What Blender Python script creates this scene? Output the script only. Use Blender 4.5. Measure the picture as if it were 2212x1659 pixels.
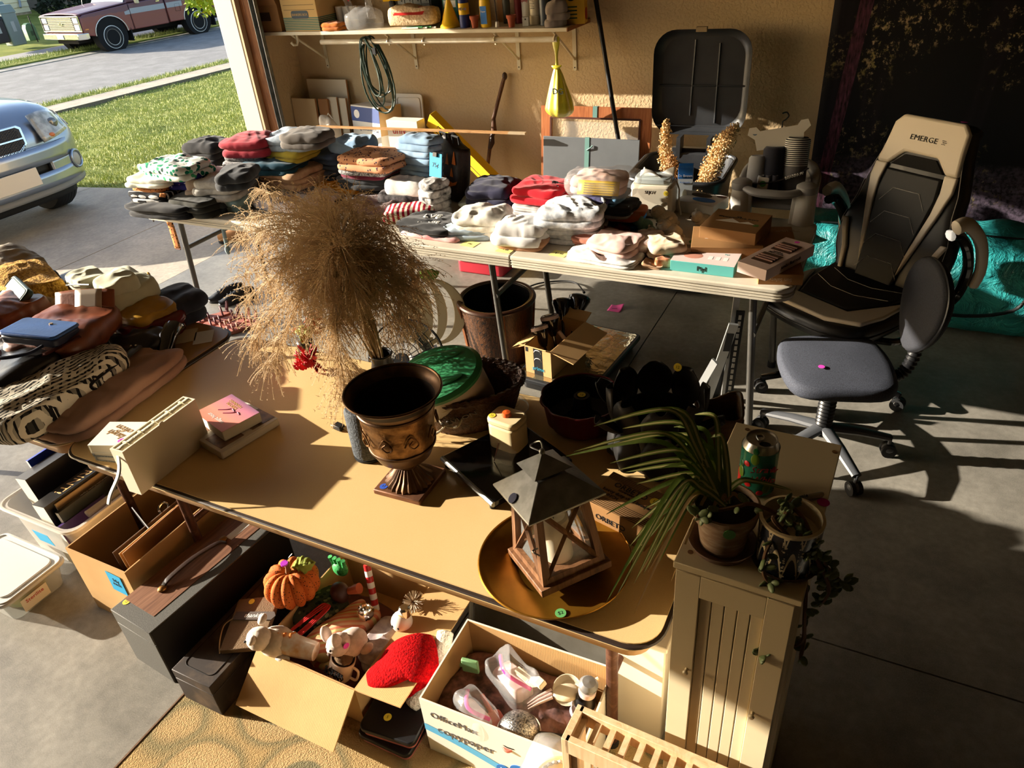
import bpy,bmesh,math,random
from mathutils import Vector,Matrix,noise,Euler
for _o in list(bpy.data.objects):bpy.data.objects.remove(_o)
SC=bpy.context.scene
COL=SC.collection
# camera
FPX,PPX,PPY=1584.5,1106.0,829.5
CAMPOS=Vector((0,0,2.02))
_p,_r,_y=0.57149,-0.08847,math.radians(28.9125)
_right=Vector((math.cos(_y),math.sin(_y),0))
FWD=Vector((-math.sin(_y)*math.cos(_p),math.cos(_y)*math.cos(_p),-math.sin(_p)))
_up=_right.cross(FWD)
AXR=_right*math.cos(_r)+_up*math.sin(_r)
AXU=-_right*math.sin(_r)+_up*math.cos(_r)
cam=bpy.data.cameras.new('camera')
cam.sensor_width=36;cam.lens=FPX/2212*36;cam.clip_start=.02;cam.clip_end=300
camo=bpy.data.objects.new('camera',cam);COL.objects.link(camo)
_m=Matrix((AXR,AXU,-FWD)).transposed().to_4x4();_m.translation=CAMPOS
camo.matrix_world=_m
SC.camera=camo
# light
SUNV=Vector((.45,.12,-.137)).normalized()
sun=bpy.data.lights.new('sun','SUN');sun.energy=15.5;sun.angle=.009;sun.color=(1,.90,.75)
suno=bpy.data.objects.new('sun',sun);COL.objects.link(suno)
suno.rotation_euler=SUNV.to_track_quat('-Z','Y').to_euler()
wd=bpy.data.worlds.new('world');SC.world=wd;wd.use_nodes=True
_nt=wd.node_tree;_nt.nodes.clear()
_bg=_nt.nodes.new('ShaderNodeBackground');_ow=_nt.nodes.new('ShaderNodeOutputWorld')
_sk=_nt.nodes.new('ShaderNodeTexSky');_sk.sky_type='NISHITA';_sk.sun_disc=False
_sk.sun_elevation=math.asin(-SUNV.z);_sk.sun_rotation=math.atan2(-SUNV.x,-SUNV.y)
_sk.air_density=1.0;_sk.dust_density=1.5
_bg.inputs['Strength'].default_value=.40
_nt.links.new(_sk.outputs[0],_bg.inputs[0]);_nt.links.new(_bg.outputs[0],_ow.inputs[0])
SC.view_settings.view_transform='Standard';SC.view_settings.look='None'
SC.view_settings.gamma=1;SC.view_settings.use_curve_mapping=False
SC.view_settings.exposure=0.05
_cy=SC.cycles;_cy.max_bounces=6;_cy.use_adaptive_sampling=True;_cy.adaptive_threshold=.06;_cy.adaptive_min_samples=16;_cy.diffuse_bounces=3;_cy.glossy_bounces=2;_cy.transmission_bounces=4;_cy.transparent_max_bounces=6;_cy.caustics_reflective=False;_cy.caustics_refractive=False
# helpers
def ray(px,py):
 return AXR*((px-PPX)/FPX)-AXU*((py-PPY)/FPX)+FWD
def W(px,py,z):
 d=ray(px,py);return CAMPOS+d*((z-CAMPOS.z)/d.z)
def WY(px,py,y):
 d=ray(px,py);return CAMPOS+d*(y/d.y)
def WX(px,py,x):
 d=ray(px,py);return CAMPOS+d*(x/d.x)
def lin(c):
 if max(c)>1.001:c=[k/255 for k in c]
 return tuple([(k/12.92 if k<=.04045 else((k+.055)/1.055)**2.4)for k in c[:3]])+(1,)
MATS={}
class NT:
 def __init__(s,name):
  s.m=bpy.data.materials.new(name);s.m.use_nodes=True;s.t=s.m.node_tree
  s.p=s.t.nodes['Principled BSDF'];s.o=s.t.nodes['Material Output'];s._c=None
 def n(s,ty,ins=None,**kw):
  nd=s.t.nodes.new(ty)
  for k,v in kw.items():setattr(nd,k,v)
  for k,v in(ins or{}).items():
   if isinstance(v,tuple)and len(v)==2 and hasattr(v[0],'outputs'):s.t.links.new(v[0].outputs[v[1]],nd.inputs[k])
   elif hasattr(v,'outputs'):s.t.links.new(v.outputs[0],nd.inputs[k])
   else:nd.inputs[k].default_value=v
  return nd
 def co(s,scale=(1,1,1),rot=(0,0,0),loc=(0,0,0)):
  if not s._c:s._c=s.n('ShaderNodeTexCoord')
  return s.n('ShaderNodeMapping',{'Vector':(s._c,'Object'),'Scale':scale,'Rotation':rot,'Location':loc})
 def noi(s,scale,detail=3,vec=None,rough=.55,dist=0):
  return s.n('ShaderNodeTexNoise',{'Vector':vec or s.co(),'Scale':scale,'Detail':detail,'Roughness':rough,'Distortion':dist})
 def ramp(s,fac,stops,interp='LINEAR'):
  r=s.n('ShaderNodeValToRGB',{'Fac':fac});r.color_ramp.interpolation=interp
  e=r.color_ramp.elements
  while len(e)<len(stops):e.new(.5)
  for k,(p,c)in enumerate(stops):e[k].position=p;e[k].color=lin(c)
  return r
 def mix(s,fac,a,b,mode='MIX'):
  nd=s.n('ShaderNodeMix',data_type='RGBA',blend_type=mode)
  for k,v in((0,fac),(6,a),(7,b)):
   if hasattr(v,'outputs'):s.t.links.new(v.outputs[0],nd.inputs[k])
   elif isinstance(v,tuple)and hasattr(v[0],'outputs'):s.t.links.new(v[0].outputs[v[1]],nd.inputs[k])
   else:nd.inputs[k].default_value=v
  class O:pass
  nd2=nd;return(nd,2)
 def math(s,op,a,b=0.,c=0.):
  nd=s.n('ShaderNodeMath',operation=op)
  for k,v in enumerate((a,b,c)):
   if hasattr(v,'outputs'):s.t.links.new(v.outputs[0],nd.inputs[k])
   elif isinstance(v,tuple):s.t.links.new(v[0].outputs[v[1]],nd.inputs[k])
   else:nd.inputs[k].default_value=v
  return nd
 def base(s,v):
  if isinstance(v,tuple)and hasattr(v[0],'outputs'):s.t.links.new(v[0].outputs[v[1]],s.p.inputs['Base Color'])
  elif hasattr(v,'outputs'):s.t.links.new(v.outputs[0],s.p.inputs['Base Color'])
  else:s.p.inputs['Base Color'].default_value=v
 def bump(s,h,strength,dist=.002):
  b=s.n('ShaderNodeBump',{'Height':h,'Strength':strength,'Distance':dist})
  s.t.links.new(b.outputs[0],s.p.inputs['Normal'])
 def set(s,rough=.6,metal=0,spec=.5,trans=0,alpha=1,coat=0,sheen=0,ior=1.45,sss=0):
  i=s.p.inputs
  i['Roughness'].default_value=rough;i['Metallic'].default_value=metal
  i['Specular IOR Level'].default_value=spec;i['Transmission Weight'].default_value=trans
  i['Alpha'].default_value=alpha;i['Coat Weight'].default_value=coat;i['Sheen Weight'].default_value=sheen
  i['IOR'].default_value=ior
  return s.m
def M(name,col,r=.6,met=0,n=None,b=None,spec=.5,trans=0,alpha=1,coat=0,sheen=0,ior=1.45,st=(1,1,1)):
 """n=(scale, colour2, lo, hi) second colour by noise; b=(scale, strength, distance) relief"""
 if name in MATS:return MATS[name]
 t=NT(name)
 v=t.co(st)
 if n:
  nz=t.noi(n[0],4,v)
  t.base(t.ramp(nz,[(n[2]if len(n)>2 else.35,col),(n[3]if len(n)>3 else.65,n[1])]))
 else:t.base(lin(col))
 if b:t.bump(t.noi(b[0],3,v),b[1],b[2]if len(b)>2 else.002)
 MATS[name]=t.set(r,met,spec,trans,alpha,coat,sheen,ior)
 return MATS[name]
def RZ(a):return Matrix.Rotation(math.radians(a),4,'Z')
def RX(a):return Matrix.Rotation(math.radians(a),4,'X')
def RY(a):return Matrix.Rotation(math.radians(a),4,'Y')
def TR(x,y=0,z=0):
 return Matrix.Translation(Vector(x)if hasattr(x,'__len__')else Vector((x,y,z)))
def catmull(pts,k=6,closed=False):
 pts=[Vector(p)for p in pts];n=len(pts);out=[]
 rng=n if closed else n-1
 for i in range(rng):
  p0=pts[i-1]if(i>0 or closed)else pts[0]
  p1=pts[i];p2=pts[(i+1)%n];p3=pts[(i+2)%n]if(i+2<n or closed)else pts[-1]
  for j in range(k):
   t=j/k
   out.append(.5*((2*p1)+(p2-p0)*t+(2*p0-5*p1+4*p2-p3)*t*t+(3*p1-p0-3*p2+p3)*t**3))
 if not closed:out.append(pts[-1])
 return out
class MB:
 def __init__(s):s.v=[];s.f=[]
 def add(s,vs,fs,m=None):
  o=len(s.v)
  s.v+=[(m@Vector(p))if m else Vector(p)for p in vs]
  s.f+=[[i+o for i in f]for f in fs];return s
 def box(s,x0,x1,y0,y1,z0,z1,m=None):
  return s.add([(x0,y0,z0),(x1,y0,z0),(x1,y1,z0),(x0,y1,z0),(x0,y0,z1),(x1,y0,z1),(x1,y1,z1),(x0,y1,z1)],[(3,2,1,0),(4,5,6,7),(0,1,5,4),(1,2,6,5),(2,3,7,6),(3,0,4,7)],m)
 def cbox(s,c,d,m=None):
  return s.box(c[0]-d[0]/2,c[0]+d[0]/2,c[1]-d[1]/2,c[1]+d[1]/2,c[2]-d[2]/2,c[2]+d[2]/2,m)
 def hexa(s,b4,t4,m=None):
  return s.add(list(b4)+list(t4),[(3,2,1,0),(4,5,6,7),(0,1,5,4),(1,2,6,5),(2,3,7,6),(3,0,4,7)],m)
 def tube(s,pts,r,n=8,m=None,closed=False,flat=1.0,caps=True):
  pts=[Vector(p)for p in pts];L=len(pts)
  rr=r if hasattr(r,'__len__')else[r]*L
  vs=[];fs=[];prev=None
  for i,p in enumerate(pts):
   a=pts[i-1]if(i or closed)else p;c=pts[(i+1)%L]if(i<L-1 or closed)else p
   t=(c-a);t=t.normalized()if t.length>1e-9 else Vector((0,0,1))
   if prev is None:
    u=t.orthogonal().normalized()
    if abs(t.z)<.99:u=t.cross(Vector((0,0,1))).normalized()
   else:
    u=prev-t*prev.dot(t);u=u.normalized()if u.length>1e-6 else t.orthogonal().normalized()
   prev=u;w=t.cross(u)
   for k in range(n):
    an=2*math.pi*k/n
    vs.append(p+u*(rr[i]*math.cos(an))+w*(rr[i]*flat*math.sin(an)))
  for i in range(L if closed else L-1):
   j=(i+1)%L
   for k in range(n):
    k2=(k+1)%n;fs.append((i*n+k,i*n+k2,j*n+k2,j*n+k))
  if not closed and caps:
   fs.append(tuple(range(n-1,-1,-1)));fs.append(tuple((L-1)*n+k for k in range(n)))
  return s.add(vs,fs,m)
 def cyl(s,p0,p1,r0,r1=None,n=20,m=None,caps=True):
  return s.tube([p0,p1],[r0,r0 if r1 is None else r1],n,m,caps=caps)
 def lathe(s,prof,n=32,m=None,rf=None,a0=0,a1=360):
  vs=[];fs=[];full=abs(a1-a0-360)<1e-6;c=n if full else n+1
  for(r,z)in prof:
   for k in range(c):
    an=math.radians(a0+(a1-a0)*k/n);q=r*(rf(an,z)if rf else 1)
    vs.append((q*math.cos(an),q*math.sin(an),z))
  for i in range(len(prof)-1):
   for k in range(n):
    k2=(k+1)%c;fs.append((i*c+k,i*c+k2,(i+1)*c+k2,(i+1)*c+k))
  return s.add(vs,fs,m)
 def prism(s,poly,z0,z1,m=None):
  n=len(poly)
  a=sum(poly[i][0]*poly[(i+1)%n][1]-poly[(i+1)%n][0]*poly[i][1]for i in range(n))
  if a<0:poly=list(reversed(poly))
  vs=[(x,y,z0)for x,y in poly]+[(x,y,z1)for x,y in poly]
  fs=[tuple(range(n-1,-1,-1)),tuple(range(n,2*n))]+[(i,(i+1)%n,n+(i+1)%n,n+i)for i in range(n)]
  return s.add(vs,fs,m)
 def sheet(s,fn,nu,nv,m=None,wrapu=False):
  vs=[];fs=[];c=nu if wrapu else nu+1
  for j in range(nv+1):
   for i in range(c):vs.append(fn(i/nu,j/nv))
  for j in range(nv):
   for i in range(nu):
    i2=(i+1)%c;fs.append((j*c+i,j*c+i2,(j+1)*c+i2,(j+1)*c+i))
  return s.add(vs,fs,m)
 def ell(s,c,r,nu=16,nv=10,m=None,fn=None):
  def f(u,v):
   a=2*math.pi*u;b=math.pi*(v-.5)
   p=Vector((math.cos(a)*math.cos(b),math.sin(a)*math.cos(b),math.sin(b)))
   k=fn(p)if fn else 1
   return Vector((c[0]+p.x*r[0]*k,c[1]+p.y*r[1]*k,c[2]+p.z*r[2]*k))
  return s.sheet(f,nu,nv,m,True)
 def build(s,name,mat,parent=None,sm=35,bev=0,bs=2,solid=0,sub=0,m=None,mesh_only=False):
  me=bpy.data.meshes.new(name)
  me.from_pydata([tuple((m@p)if m else p)for p in s.v],[],s.f)
  if sm:
   me.shade_smooth()
   if sm<180:me.set_sharp_from_angle(angle=math.radians(sm))
  for k in(mat if isinstance(mat,(list,tuple))else[mat]):me.materials.append(k)
  me.update()
  o=bpy.data.objects.new(name,me);COL.objects.link(o)
  if parent is not None:o.parent=parent
  if solid:
   md=o.modifiers.new('solid','SOLIDIFY');md.thickness=solid;md.offset=0
  if bev:
   md=o.modifiers.new('bevel','BEVEL');md.width=bev;md.segments=bs;md.limit_method='ANGLE';md.angle_limit=math.radians(40)
  if sub:
   md=o.modifiers.new('sub','SUBSURF');md.levels=sub;md.render_levels=sub
  return o
def tag(o,label,cat,group=None,kind=None):
 if label:o['label']=label
 if cat:o['category']=cat
 if group:o['group']=group
 if kind:o['kind']=kind
 return o
def thing(name,label,cat,loc=(0,0,0),rz=0,group=None,rot=None):
 o=bpy.data.objects.new(name,None);COL.objects.link(o);o.empty_display_size=.05
 o.location=loc;o.rotation_euler=rot if rot is not None else(0,0,math.radians(rz))
 return tag(o,label,cat,group)
def struct(o):o['kind']='structure';return o
def at(o,loc,rz=0,rot=None):
 o.location=loc;o.rotation_euler=rot if rot is not None else(0,0,math.radians(rz));return o
def dup(o,loc=None,rz=None,label=None,parent=None):
 def cp(q,par):
  c=q.copy();COL.objects.link(c);c.parent=par
  for ch in list(q.children):cp(ch,c)
  return c
 c=cp(o,parent)
 if loc is not None:c.location=loc
 if rz is not None:c.rotation_euler=(0,0,math.radians(rz))
 if label:c['label']=label
 return c
def txt(s,size,mat,parent,m,name='lettering',ext=.0004,shear=0,sx=1,align='CENTER',wob=0):
 """flat lettering in the xy plane of m, reading along +x"""
 cu=bpy.data.curves.new('t','FONT');cu.body=s;cu.size=size;cu.extrude=ext;cu.shear=shear
 cu.align_x=align;cu.align_y='CENTER';cu.resolution_u=2;cu.space_line=.8
 ob=bpy.data.objects.new('t',cu);COL.objects.link(ob)
 dg=bpy.context.evaluated_depsgraph_get()
 me=bpy.data.meshes.new_from_object(ob.evaluated_get(dg))
 bpy.data.objects.remove(ob);bpy.data.curves.remove(cu)
 mm=m@Matrix.Diagonal((sx,1,1,1))
 me.transform(mm);me.materials.clear();me.materials.append(mat);me.name=name
 o=bpy.data.objects.new(name,me);COL.objects.link(o);o.parent=parent
 return o
def frame(o,x,y):
 """matrix: origin o, x axis, y axis, z = x cross y"""
 x=Vector(x).normalized();z=x.cross(Vector(y)).normalized();y=z.cross(x)
 m=Matrix((x,y,z)).transposed().to_4x4();m.translation=Vector(o);return m
def sticker(parent,o,x,y,r,mat,text=None,tm=None,name='price_sticker'):
 m=frame(o,x,y)
 b=MB().cyl((0,0,0),(0,0,.0006),r,n=20,m=m)
 st=b.build(name,mat,parent)
 if text:txt(text,r*1.0,tm or INK,st,m@TR(0,0,.0007),name='lettering',ext=.0001)
 return st
def rrect(w,d,r,n=5):
 pts=[]
 for cx,cy,a in((w/2-r,d/2-r,0),(-w/2+r,d/2-r,90),(-w/2+r,-d/2+r,180),(w/2-r,-d/2+r,270)):
  for k in range(n+1):
   an=math.radians(a+90*k/n);pts.append((cx+r*math.cos(an),cy+r*math.sin(an)))
 return pts
def nz(p,s,seed=0):return noise.noise(Vector(p)*s+Vector((seed*7.3,seed*3.1,seed*1.7)))
def card_box(name,label,cat,w,d,h,mat,inner,loc,rz,flaps=None,th=.005,group=None):
 """open cardboard box: base, four walls and flaps; flaps: {side: (angle, length)}"""
 t=thing(name,label,cat,loc,rz,group)
 MB().box(-w/2,w/2,-d/2,d/2,0,th).build('base',mat,t)
 for nm,a in(('wall_panel',(-w/2,w/2,-d/2,-d/2+th,th,h)),('wall_panel',(-w/2,w/2,d/2-th,d/2,th,h)),('wall_panel',(-w/2,-w/2+th,-d/2+th,d/2-th,th,h)),('wall_panel',(w/2-th,w/2,-d/2+th,d/2-th,th,h))):
  MB().box(*a).build(nm,mat,t)
 if inner is not mat:
  for a in((-w/2+th,w/2-th,-d/2+th,-d/2+th+.001,th,h-.001),(-w/2+th,w/2-th,d/2-th-.001,d/2-th,th,h-.001),(-w/2+th,-w/2+th+.001,-d/2+th,d/2-th,th,h-.001),(w/2-th-.001,w/2-th,-d/2+th,d/2-th,th,h-.001)):MB().box(*a).build('inner_face',inner,t)
 for sd,(ang,ln)in(flaps or{}).items():
  hw={'f':w,'b':w,'l':d,'r':d}[sd]
  m={'f':TR(0,-d/2,h)@RZ(0),'b':TR(0,d/2,h)@RZ(180),'l':TR(-w/2,0,h)@RZ(-90),'r':TR(w/2,0,h)@RZ(90)}[sd]
  m=m@RX(ang)
  MB().box(-hw/2,hw/2,-ln,0,-th/2,th/2,m).build('flap',mat,t)
 return t
random.seed(7)
INK=M('ink black',(18,18,20),.7)
WHITEP=M('white paint print',(235,233,228),.6)
# setting: garage shell
def m_concrete(name,c1,c2,c3,r=.75):
 t=NT(name)
 a=t.noi(2.2,4,rough=.7);b=t.noi(38,2);c=t.noi(240,2)
 k=t.ramp(a,[(.3,c1),(.52,c2),(.72,c3)])
 k2=t.mix(t.math('MULTIPLY',t.ramp(b,[(.35,(255,255,255)),(.75,(0,0,0))]),.35),k,lin([q*.62 for q in c2]))
 k3=t.mix(t.math('MULTIPLY',t.ramp(c,[(.4,(0,0,0)),(.7,(255,255,255))]),.25),k2,lin(c3))
 t.base(k3);t.bump(c,.25,.001)
 return t.set(r,0,.4)
CONC=m_concrete('garage concrete',(104,100,92),(142,137,127),(168,162,150),.42)
DRIVE=m_concrete('driveway concrete',(150,142,130),(176,166,150),(196,184,166),.8)
_t=NT('tan wall paint');_n=_t.noi(55,3,rough=.5)
_t.base(_t.ramp(_t.noi(1.1,3),[(.3,(198,170,130)),(.7,(210,184,144))]));_t.bump(_t.ramp(_n,[(.45,(0,0,0)),(.62,(255,255,255))]),.35,.004);WALL=_t.set(.85,0,.25)
DWALL=M('darkened plaster',(112,96,74),.9)  # for the unseen walls, colour darkened to cut bounced light
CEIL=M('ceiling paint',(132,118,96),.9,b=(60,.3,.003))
CREAM=M('cream trim paint',(214,204,182),.55,b=(6,.08,.003))
def m_wood(name,c1,c2,c3,st=(1,14,14),sc=5,r=.55,bump=.15):
 t=NT(name);v=t.co(st);a=t.noi(sc,5,v,.6,1.2);t.base(t.ramp(a,[(.3,c1),(.5,c2),(.7,c3)]));t.bump(a,bump,.002)
 MATS[name]=t.set(r,0,.4);return MATS[name]
STUD=m_wood('raw stud wood',(96,54,24),(140,84,40),(170,110,60),(14,14,1))
GALV=M('galvanized steel',(150,152,150),.35,1,n=(18,(120,122,122)),b=(30,.05))
BLKRUB=M('black rubber',(22,22,23),.75)
XW,YW,XR,YB,ZC=-4.28,4.78,3.2,-1.6,2.62
XO=-4.45
fl=struct(MB().box(XO,XR,YB,YW,-.12,-.012).build('floor',CONC))
_sl=[]
for(x0,x1)in((XO,-1.02),(-1.02,2.05),(2.05,XR)):
 for(y0,y1)in((YB,1.73),(1.73,YW)):
  g=.003
  MB().box(x0+(g if x0>XO else 0),x1-g,y0+(g if y0>YB else 0),y1-g,-.012,0).build('slab',CONC,fl)
struct(MB().box(XO,XR+.15,YW,YW+.15,-.12,ZC).build('wall_back',WALL))
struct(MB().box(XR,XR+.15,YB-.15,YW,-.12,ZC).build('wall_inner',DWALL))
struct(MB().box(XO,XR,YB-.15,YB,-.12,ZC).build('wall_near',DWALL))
struct(MB().box(XO,XW,4.30,YW,-.12,ZC).build('wall_street',WALL))
struct(MB().box(XO,XW,YB,-.75,-.12,ZC).build('wall_street_near',WALL))
struct(MB().hexa([(XO,-.75,2.07),(XW,-.75,2.07),(XW,4.3,1.95),(XO,4.3,1.95)],[(XO,-.75,ZC),(XW,-.75,ZC),(XW,4.3,ZC),(XO,4.3,ZC)]).build('wall_street_header',WALL))  # unseen header, lower edge slanted to fit where the sunlight ends
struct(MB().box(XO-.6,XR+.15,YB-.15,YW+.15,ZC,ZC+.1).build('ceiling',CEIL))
struct(MB().box(-4.47,-4.30,4.255,4.30,0,2.10).build('trim_1',CREAM,bev=.004))
struct(MB().box(-4.30,-4.275,4.258,4.31,0,2.10).build('trim_2',M('tan edge board',(206,176,138),.7),bev=.002))
struct(MB().box(-4.275,-4.18,4.30,4.345,0,2.45).build('trim_3',STUD,bev=.002))
tk=thing('door_track','galvanized steel garage door track standing beside the brown stud','door track',(-4.16,4.32,0))
MB().box(-.02,.03,-.002,.002,.02,2.2).box(-.02,-.016,-.03,0,.02,2.2).box(.026,.03,-.03,0,.02,2.2).build('rail',GALV,tk)
for _z in(.3,1.2,1.9):MB().box(-.02,-.012,-.004,.03,_z,_z+.06).build('mounting_clip',GALV,tk)
# outside
def sl(x):return 0 if x>-4.5 else max(-.5,(x+4.5)*.062)
def ramp_sheet(x0,x1,y0,y1,dz,nx=40,ny=2,jit=0):
 def f(u,v):
  x=x0+(x1-x0)*u;y=y0+(y1-y0)*v
  return Vector((x,y,sl(x)+dz+(nz((x,y,0),1.3)*jit if jit else 0)))
 return MB().sheet(f,nx,ny)
dv=struct(ramp_sheet(-14.2,XO,-6,5.1,-.03,30).build('driveway_bed',M('driveway joint',(70,66,60),.9)))
xs=[XO-.002,-5.7,-7.9,-10.1,-12.3,-14.1]
for i in range(5):
 for(y0,y1)in((-6,-1.2),(-1.2,2.0),(2.0,5.08)):
  x0,x1=xs[i+1]+.006,xs[i]-.006
  z0,z1=sl(x0),sl(x1)
  MB().hexa([(x0,y0+.006,z0-.03),(x1,y0+.006,z1-.03),(x1,y1-.006,z1-.03),(x0,y1-.006,z0-.03)],[(x0,y0+.006,z0-.002),(x1,y0+.006,z1-.002),(x1,y1-.006,z1-.002),(x0,y1-.006,z0-.002)]).build('driveway_slab',DRIVE,dv)
_t=NT('lawn grass');_a=_t.noi(1.2,4);_b=_t.noi(90,3)
_c=_t.ramp(_a,[(.3,(126,134,62)),(.5,(150,156,78)),(.7,(166,164,92))])
_t.base(_t.mix(_t.ramp(_b,[(.35,(0,0,0)),(.65,(255,255,255))]),_c,_t.ramp(_a,[(.3,(70,88,28)),(.7,(108,116,48))])));_t.bump(_b,.8,.02)
LAWN=_t.set(.9,0,.2)
ASPH=m_concrete('road asphalt',(118,116,114),(136,134,132),(156,154,150),.9)
SIDE=m_concrete('sidewalk concrete',(168,156,138),(186,174,154),(198,186,166),.85)
lw=struct(ramp_sheet(-15,XO,5.08,46,-.02,60,90,.05).build('lawn',LAWN))
SM=TR(-14.0,8.9,-.5)@RZ(-5)
def street(name,x0,x1,z,mat,y0=-30,y1=60,th=.12,parent=None):
 return struct(MB().box(x0,x1,y0,y1,z-th,z,SM).build(name,mat,parent))
sw=street('sidewalk',-.68,0,.03,M('sidewalk joint',(110,100,88),.9),th=.2)
for k in range(-18,34):MB().box(-.68,0,k*1.5+.01,k*1.5+1.49,.02,.035,SM).build('sidewalk_slab',SIDE,sw)
street('verge_strip',-1.1,-.68,.03,LAWN)
street('street_road',-7.2,-1.1,0,ASPH)
street('far_gutter',-7.75,-7.2,.015,M('gutter concrete',(150,146,138),.85,n=(4,(120,118,110))))
street('far_verge',-8.9,-7.75,.05,LAWN)
street('far_sidewalk',-10.1,-8.9,.06,M('far sidewalk concrete',(150,146,142),.85))
def farlawn(u,v):
 x=-10.1-22*u;y=-20+70*v;return SM@Vector((x,y,.06+max(0,u-.06)*.62+nz((x,y,0),.4)*.04))
struct(MB().sheet(farlawn,30,40).build('far_lawn',LAWN))
def blades(name,label,n,fn,hmin,hmax,seed,mat):
 rnd=random.Random(seed);b=MB()
 for _ in range(n):
  p=fn(rnd);a=rnd.uniform(0,6.28);h=rnd.uniform(hmin,hmax);w=.006
  d=Vector((math.cos(a),math.sin(a),0));k=Vector((rnd.uniform(-1,1),rnd.uniform(-1,1),0))*h*.6
  i=len(b.v);b.v+=[p-d*w,p+d*w,p+k+Vector((0,0,h))];b.f.append((i,i+1,i+2))
 return tag(b.build(name,mat,sm=0),label,'grass',kind='stuff')
_t=NT('grass blade green');_t.base(_t.ramp(_t.noi(6,3),[(.3,(134,148,70)),(.5,(164,172,92)),(.7,(190,188,120))]));GBL=_t.set(.6,0,.3)
def _lf(r):
 while True:
  q=r.random()**1.6;x=-5.2-8.7*q;y=5.12+r.random()*9
  if y<5.2+(-4.6-x)*1.05+2:return Vector((x,y,sl(x)-.02+nz((x,y,0),1.3)*.05))
blades('lawn_grass','short sunlit green grass covering the front lawn',70000,_lf,.02,.05,3,GBL)
blades('verge_grass','thin strip of grass between sidewalk and road',7000,lambda r:SM@Vector((-1.12+r.random()*.46,-4+r.random()*14,.03)),.03,.08,4,GBL)
blades('kerb_weeds','rough weeds growing along the far kerb under the truck',9000,lambda r:SM@Vector((-7.9-r.random()*1.1,-2+r.random()*16,.04)),.04,.12,5,GBL)
# vehicles and street things
CHROME=M('chrome',(235,235,232),.12,1)
GLASSC=M('car glass',(150,170,180),.05,0,spec=.8,coat=1)
TIRE=M('tire rubber',(26,26,27),.8,b=(60,.3))
def loft(stations,mat,name,parent,sub=1,sm=60):
 """stations: (x, [(y,z)...]) half sections from bottom centre to top centre, mirrored"""
 b=MB();n=None
 vs=[];fs=[]
 for x,sec in stations:
  ring=[(x,y,z)for y,z in sec]+[(x,-y,z)for y,z in reversed(sec[1:-1])]
  n=len(ring);vs+=ring
 for i in range(len(stations)-1):
  for k in range(n):
   k2=(k+1)%n;fs.append((i*n+k,(i+1)*n+k,(i+1)*n+k2,i*n+k2))
 fs.append(tuple(range(n)));fs.append(tuple((len(stations)-1)*n+k for k in range(n-1,-1,-1)))
 b.add(vs,fs)
 return b.build(name,mat,parent,sm=sm,sub=sub)
def wheel(parent,c,r,w,rim,side=1,white=False):
 """axis along local y"""
 m=TR(c)@RX(-90*side)
 tw=MB().lathe([(r*.62,-w/2),(r*.80,-w/2),(r*.95,-w*.44),(r,-w*.3),(r,w*.3),(r*.95,w*.44),(r*.80,w/2),(r*.62,w/2),(r*.62,-w/2)],40,m)
 t=tw.build('tire',TIRE,parent)
 for k in range(-2,3):
  MB().lathe([(r*1.002,k*w*.13-.006),(r*1.002,k*w*.13+.006)],40,m).build('tread_groove',M('tread dark',(8,8,8),.9),t)
 if white:
  MB().lathe([(r*.82,w/2+.002),(r*.86,w/2-.003)],40,m).build('white_lettering_ring',M('white tire print',(220,220,215),.6),t)
 rm=MB().lathe([(r*.62,w*.48),(r*.57,w*.46),(r*.55,w*.2),(r*.40,w*.16),(r*.36,w*.30),(r*.2,w*.36),(r*.18,w*.45),(0,w*.46)],32,m).build('rim',rim,parent)
 for k in range(6):
  a=k*math.pi/3;MB().cyl((r*.28*math.cos(a),r*.28*math.sin(a),w*.3),(r*.28*math.cos(a),r*.28*math.sin(a),w*.4),.012,n=8,m=m).build('lug_nut',M('dark nut',(40,38,36),.5,.6),rm)
 return t
_t=NT('silver car paint');_t.base(lin((140,150,164)));SILV=_t.set(.28,.75,.5,coat=.8)
SX,SY=-7.62,3.66
suv=thing('suv_car','silver SUV parked on the driveway with its front toward the garage','car',(SX,SY,sl(SX)-.002),0)
suv.rotation_euler=(0,-math.atan(.062),0)
def sec(w,zb,zs,zt,wt,cr=.03):
 return[(0,zb),(w*.8,zb),(w*.97,zb+.09),(w,zb+.22),(w,(zb+zs)/2+.08),(w*.985,zs-.05),(wt+(w-wt)*.55,zs+(zt-zs)*.45),(wt,zt),(wt*.5,zt+cr*.8),(0,zt+cr)]
st=[(-3.55,.70,.50,1.0,1.05,.62),(-3.45,.86,.44,1.05,1.13,.74),(-2.6,.94,.40,1.07,1.15,.80),(-1.4,.94,.38,1.06,1.13,.80),(-.5,.94,.38,1.05,1.13,.80),(.0,.94,.42,1.0,1.10,.78),(.35,.93,.42,.96,1.07,.74),(.55,.91,.42,.93,1.04,.68),(.68,.86,.42,.84,.95,.62),(.76,.74,.43,.76,.86,.54),(.80,.56,.44,.70,.78,.44)]
loft([(x,sec(w,zb,zs,zt,wt))for x,w,zb,zs,zt,wt in st],SILV,'body',suv,1)
gh=[(-3.5,[(0,1.07),(.70,1.07),(.60,1.3),(.40,1.34),(0,1.35)]),(-3.3,[(0,1.02),(.78,1.02),(.66,1.62),(.45,1.68),(0,1.69)]),(-2.2,[(0,1.02),(.80,1.04),(.66,1.68),(.45,1.74),(0,1.75)]),(-1.2,[(0,1.02),(.80,1.04),(.64,1.66),(.45,1.71),(0,1.72)]),(-.75,[(0,1.02),(.79,1.03),(.66,1.42),(.45,1.46),(0,1.47)]),(-.15,[(0,1.0),(.76,1.02),(.72,1.05),(.45,1.06),(0,1.07)])]
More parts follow.
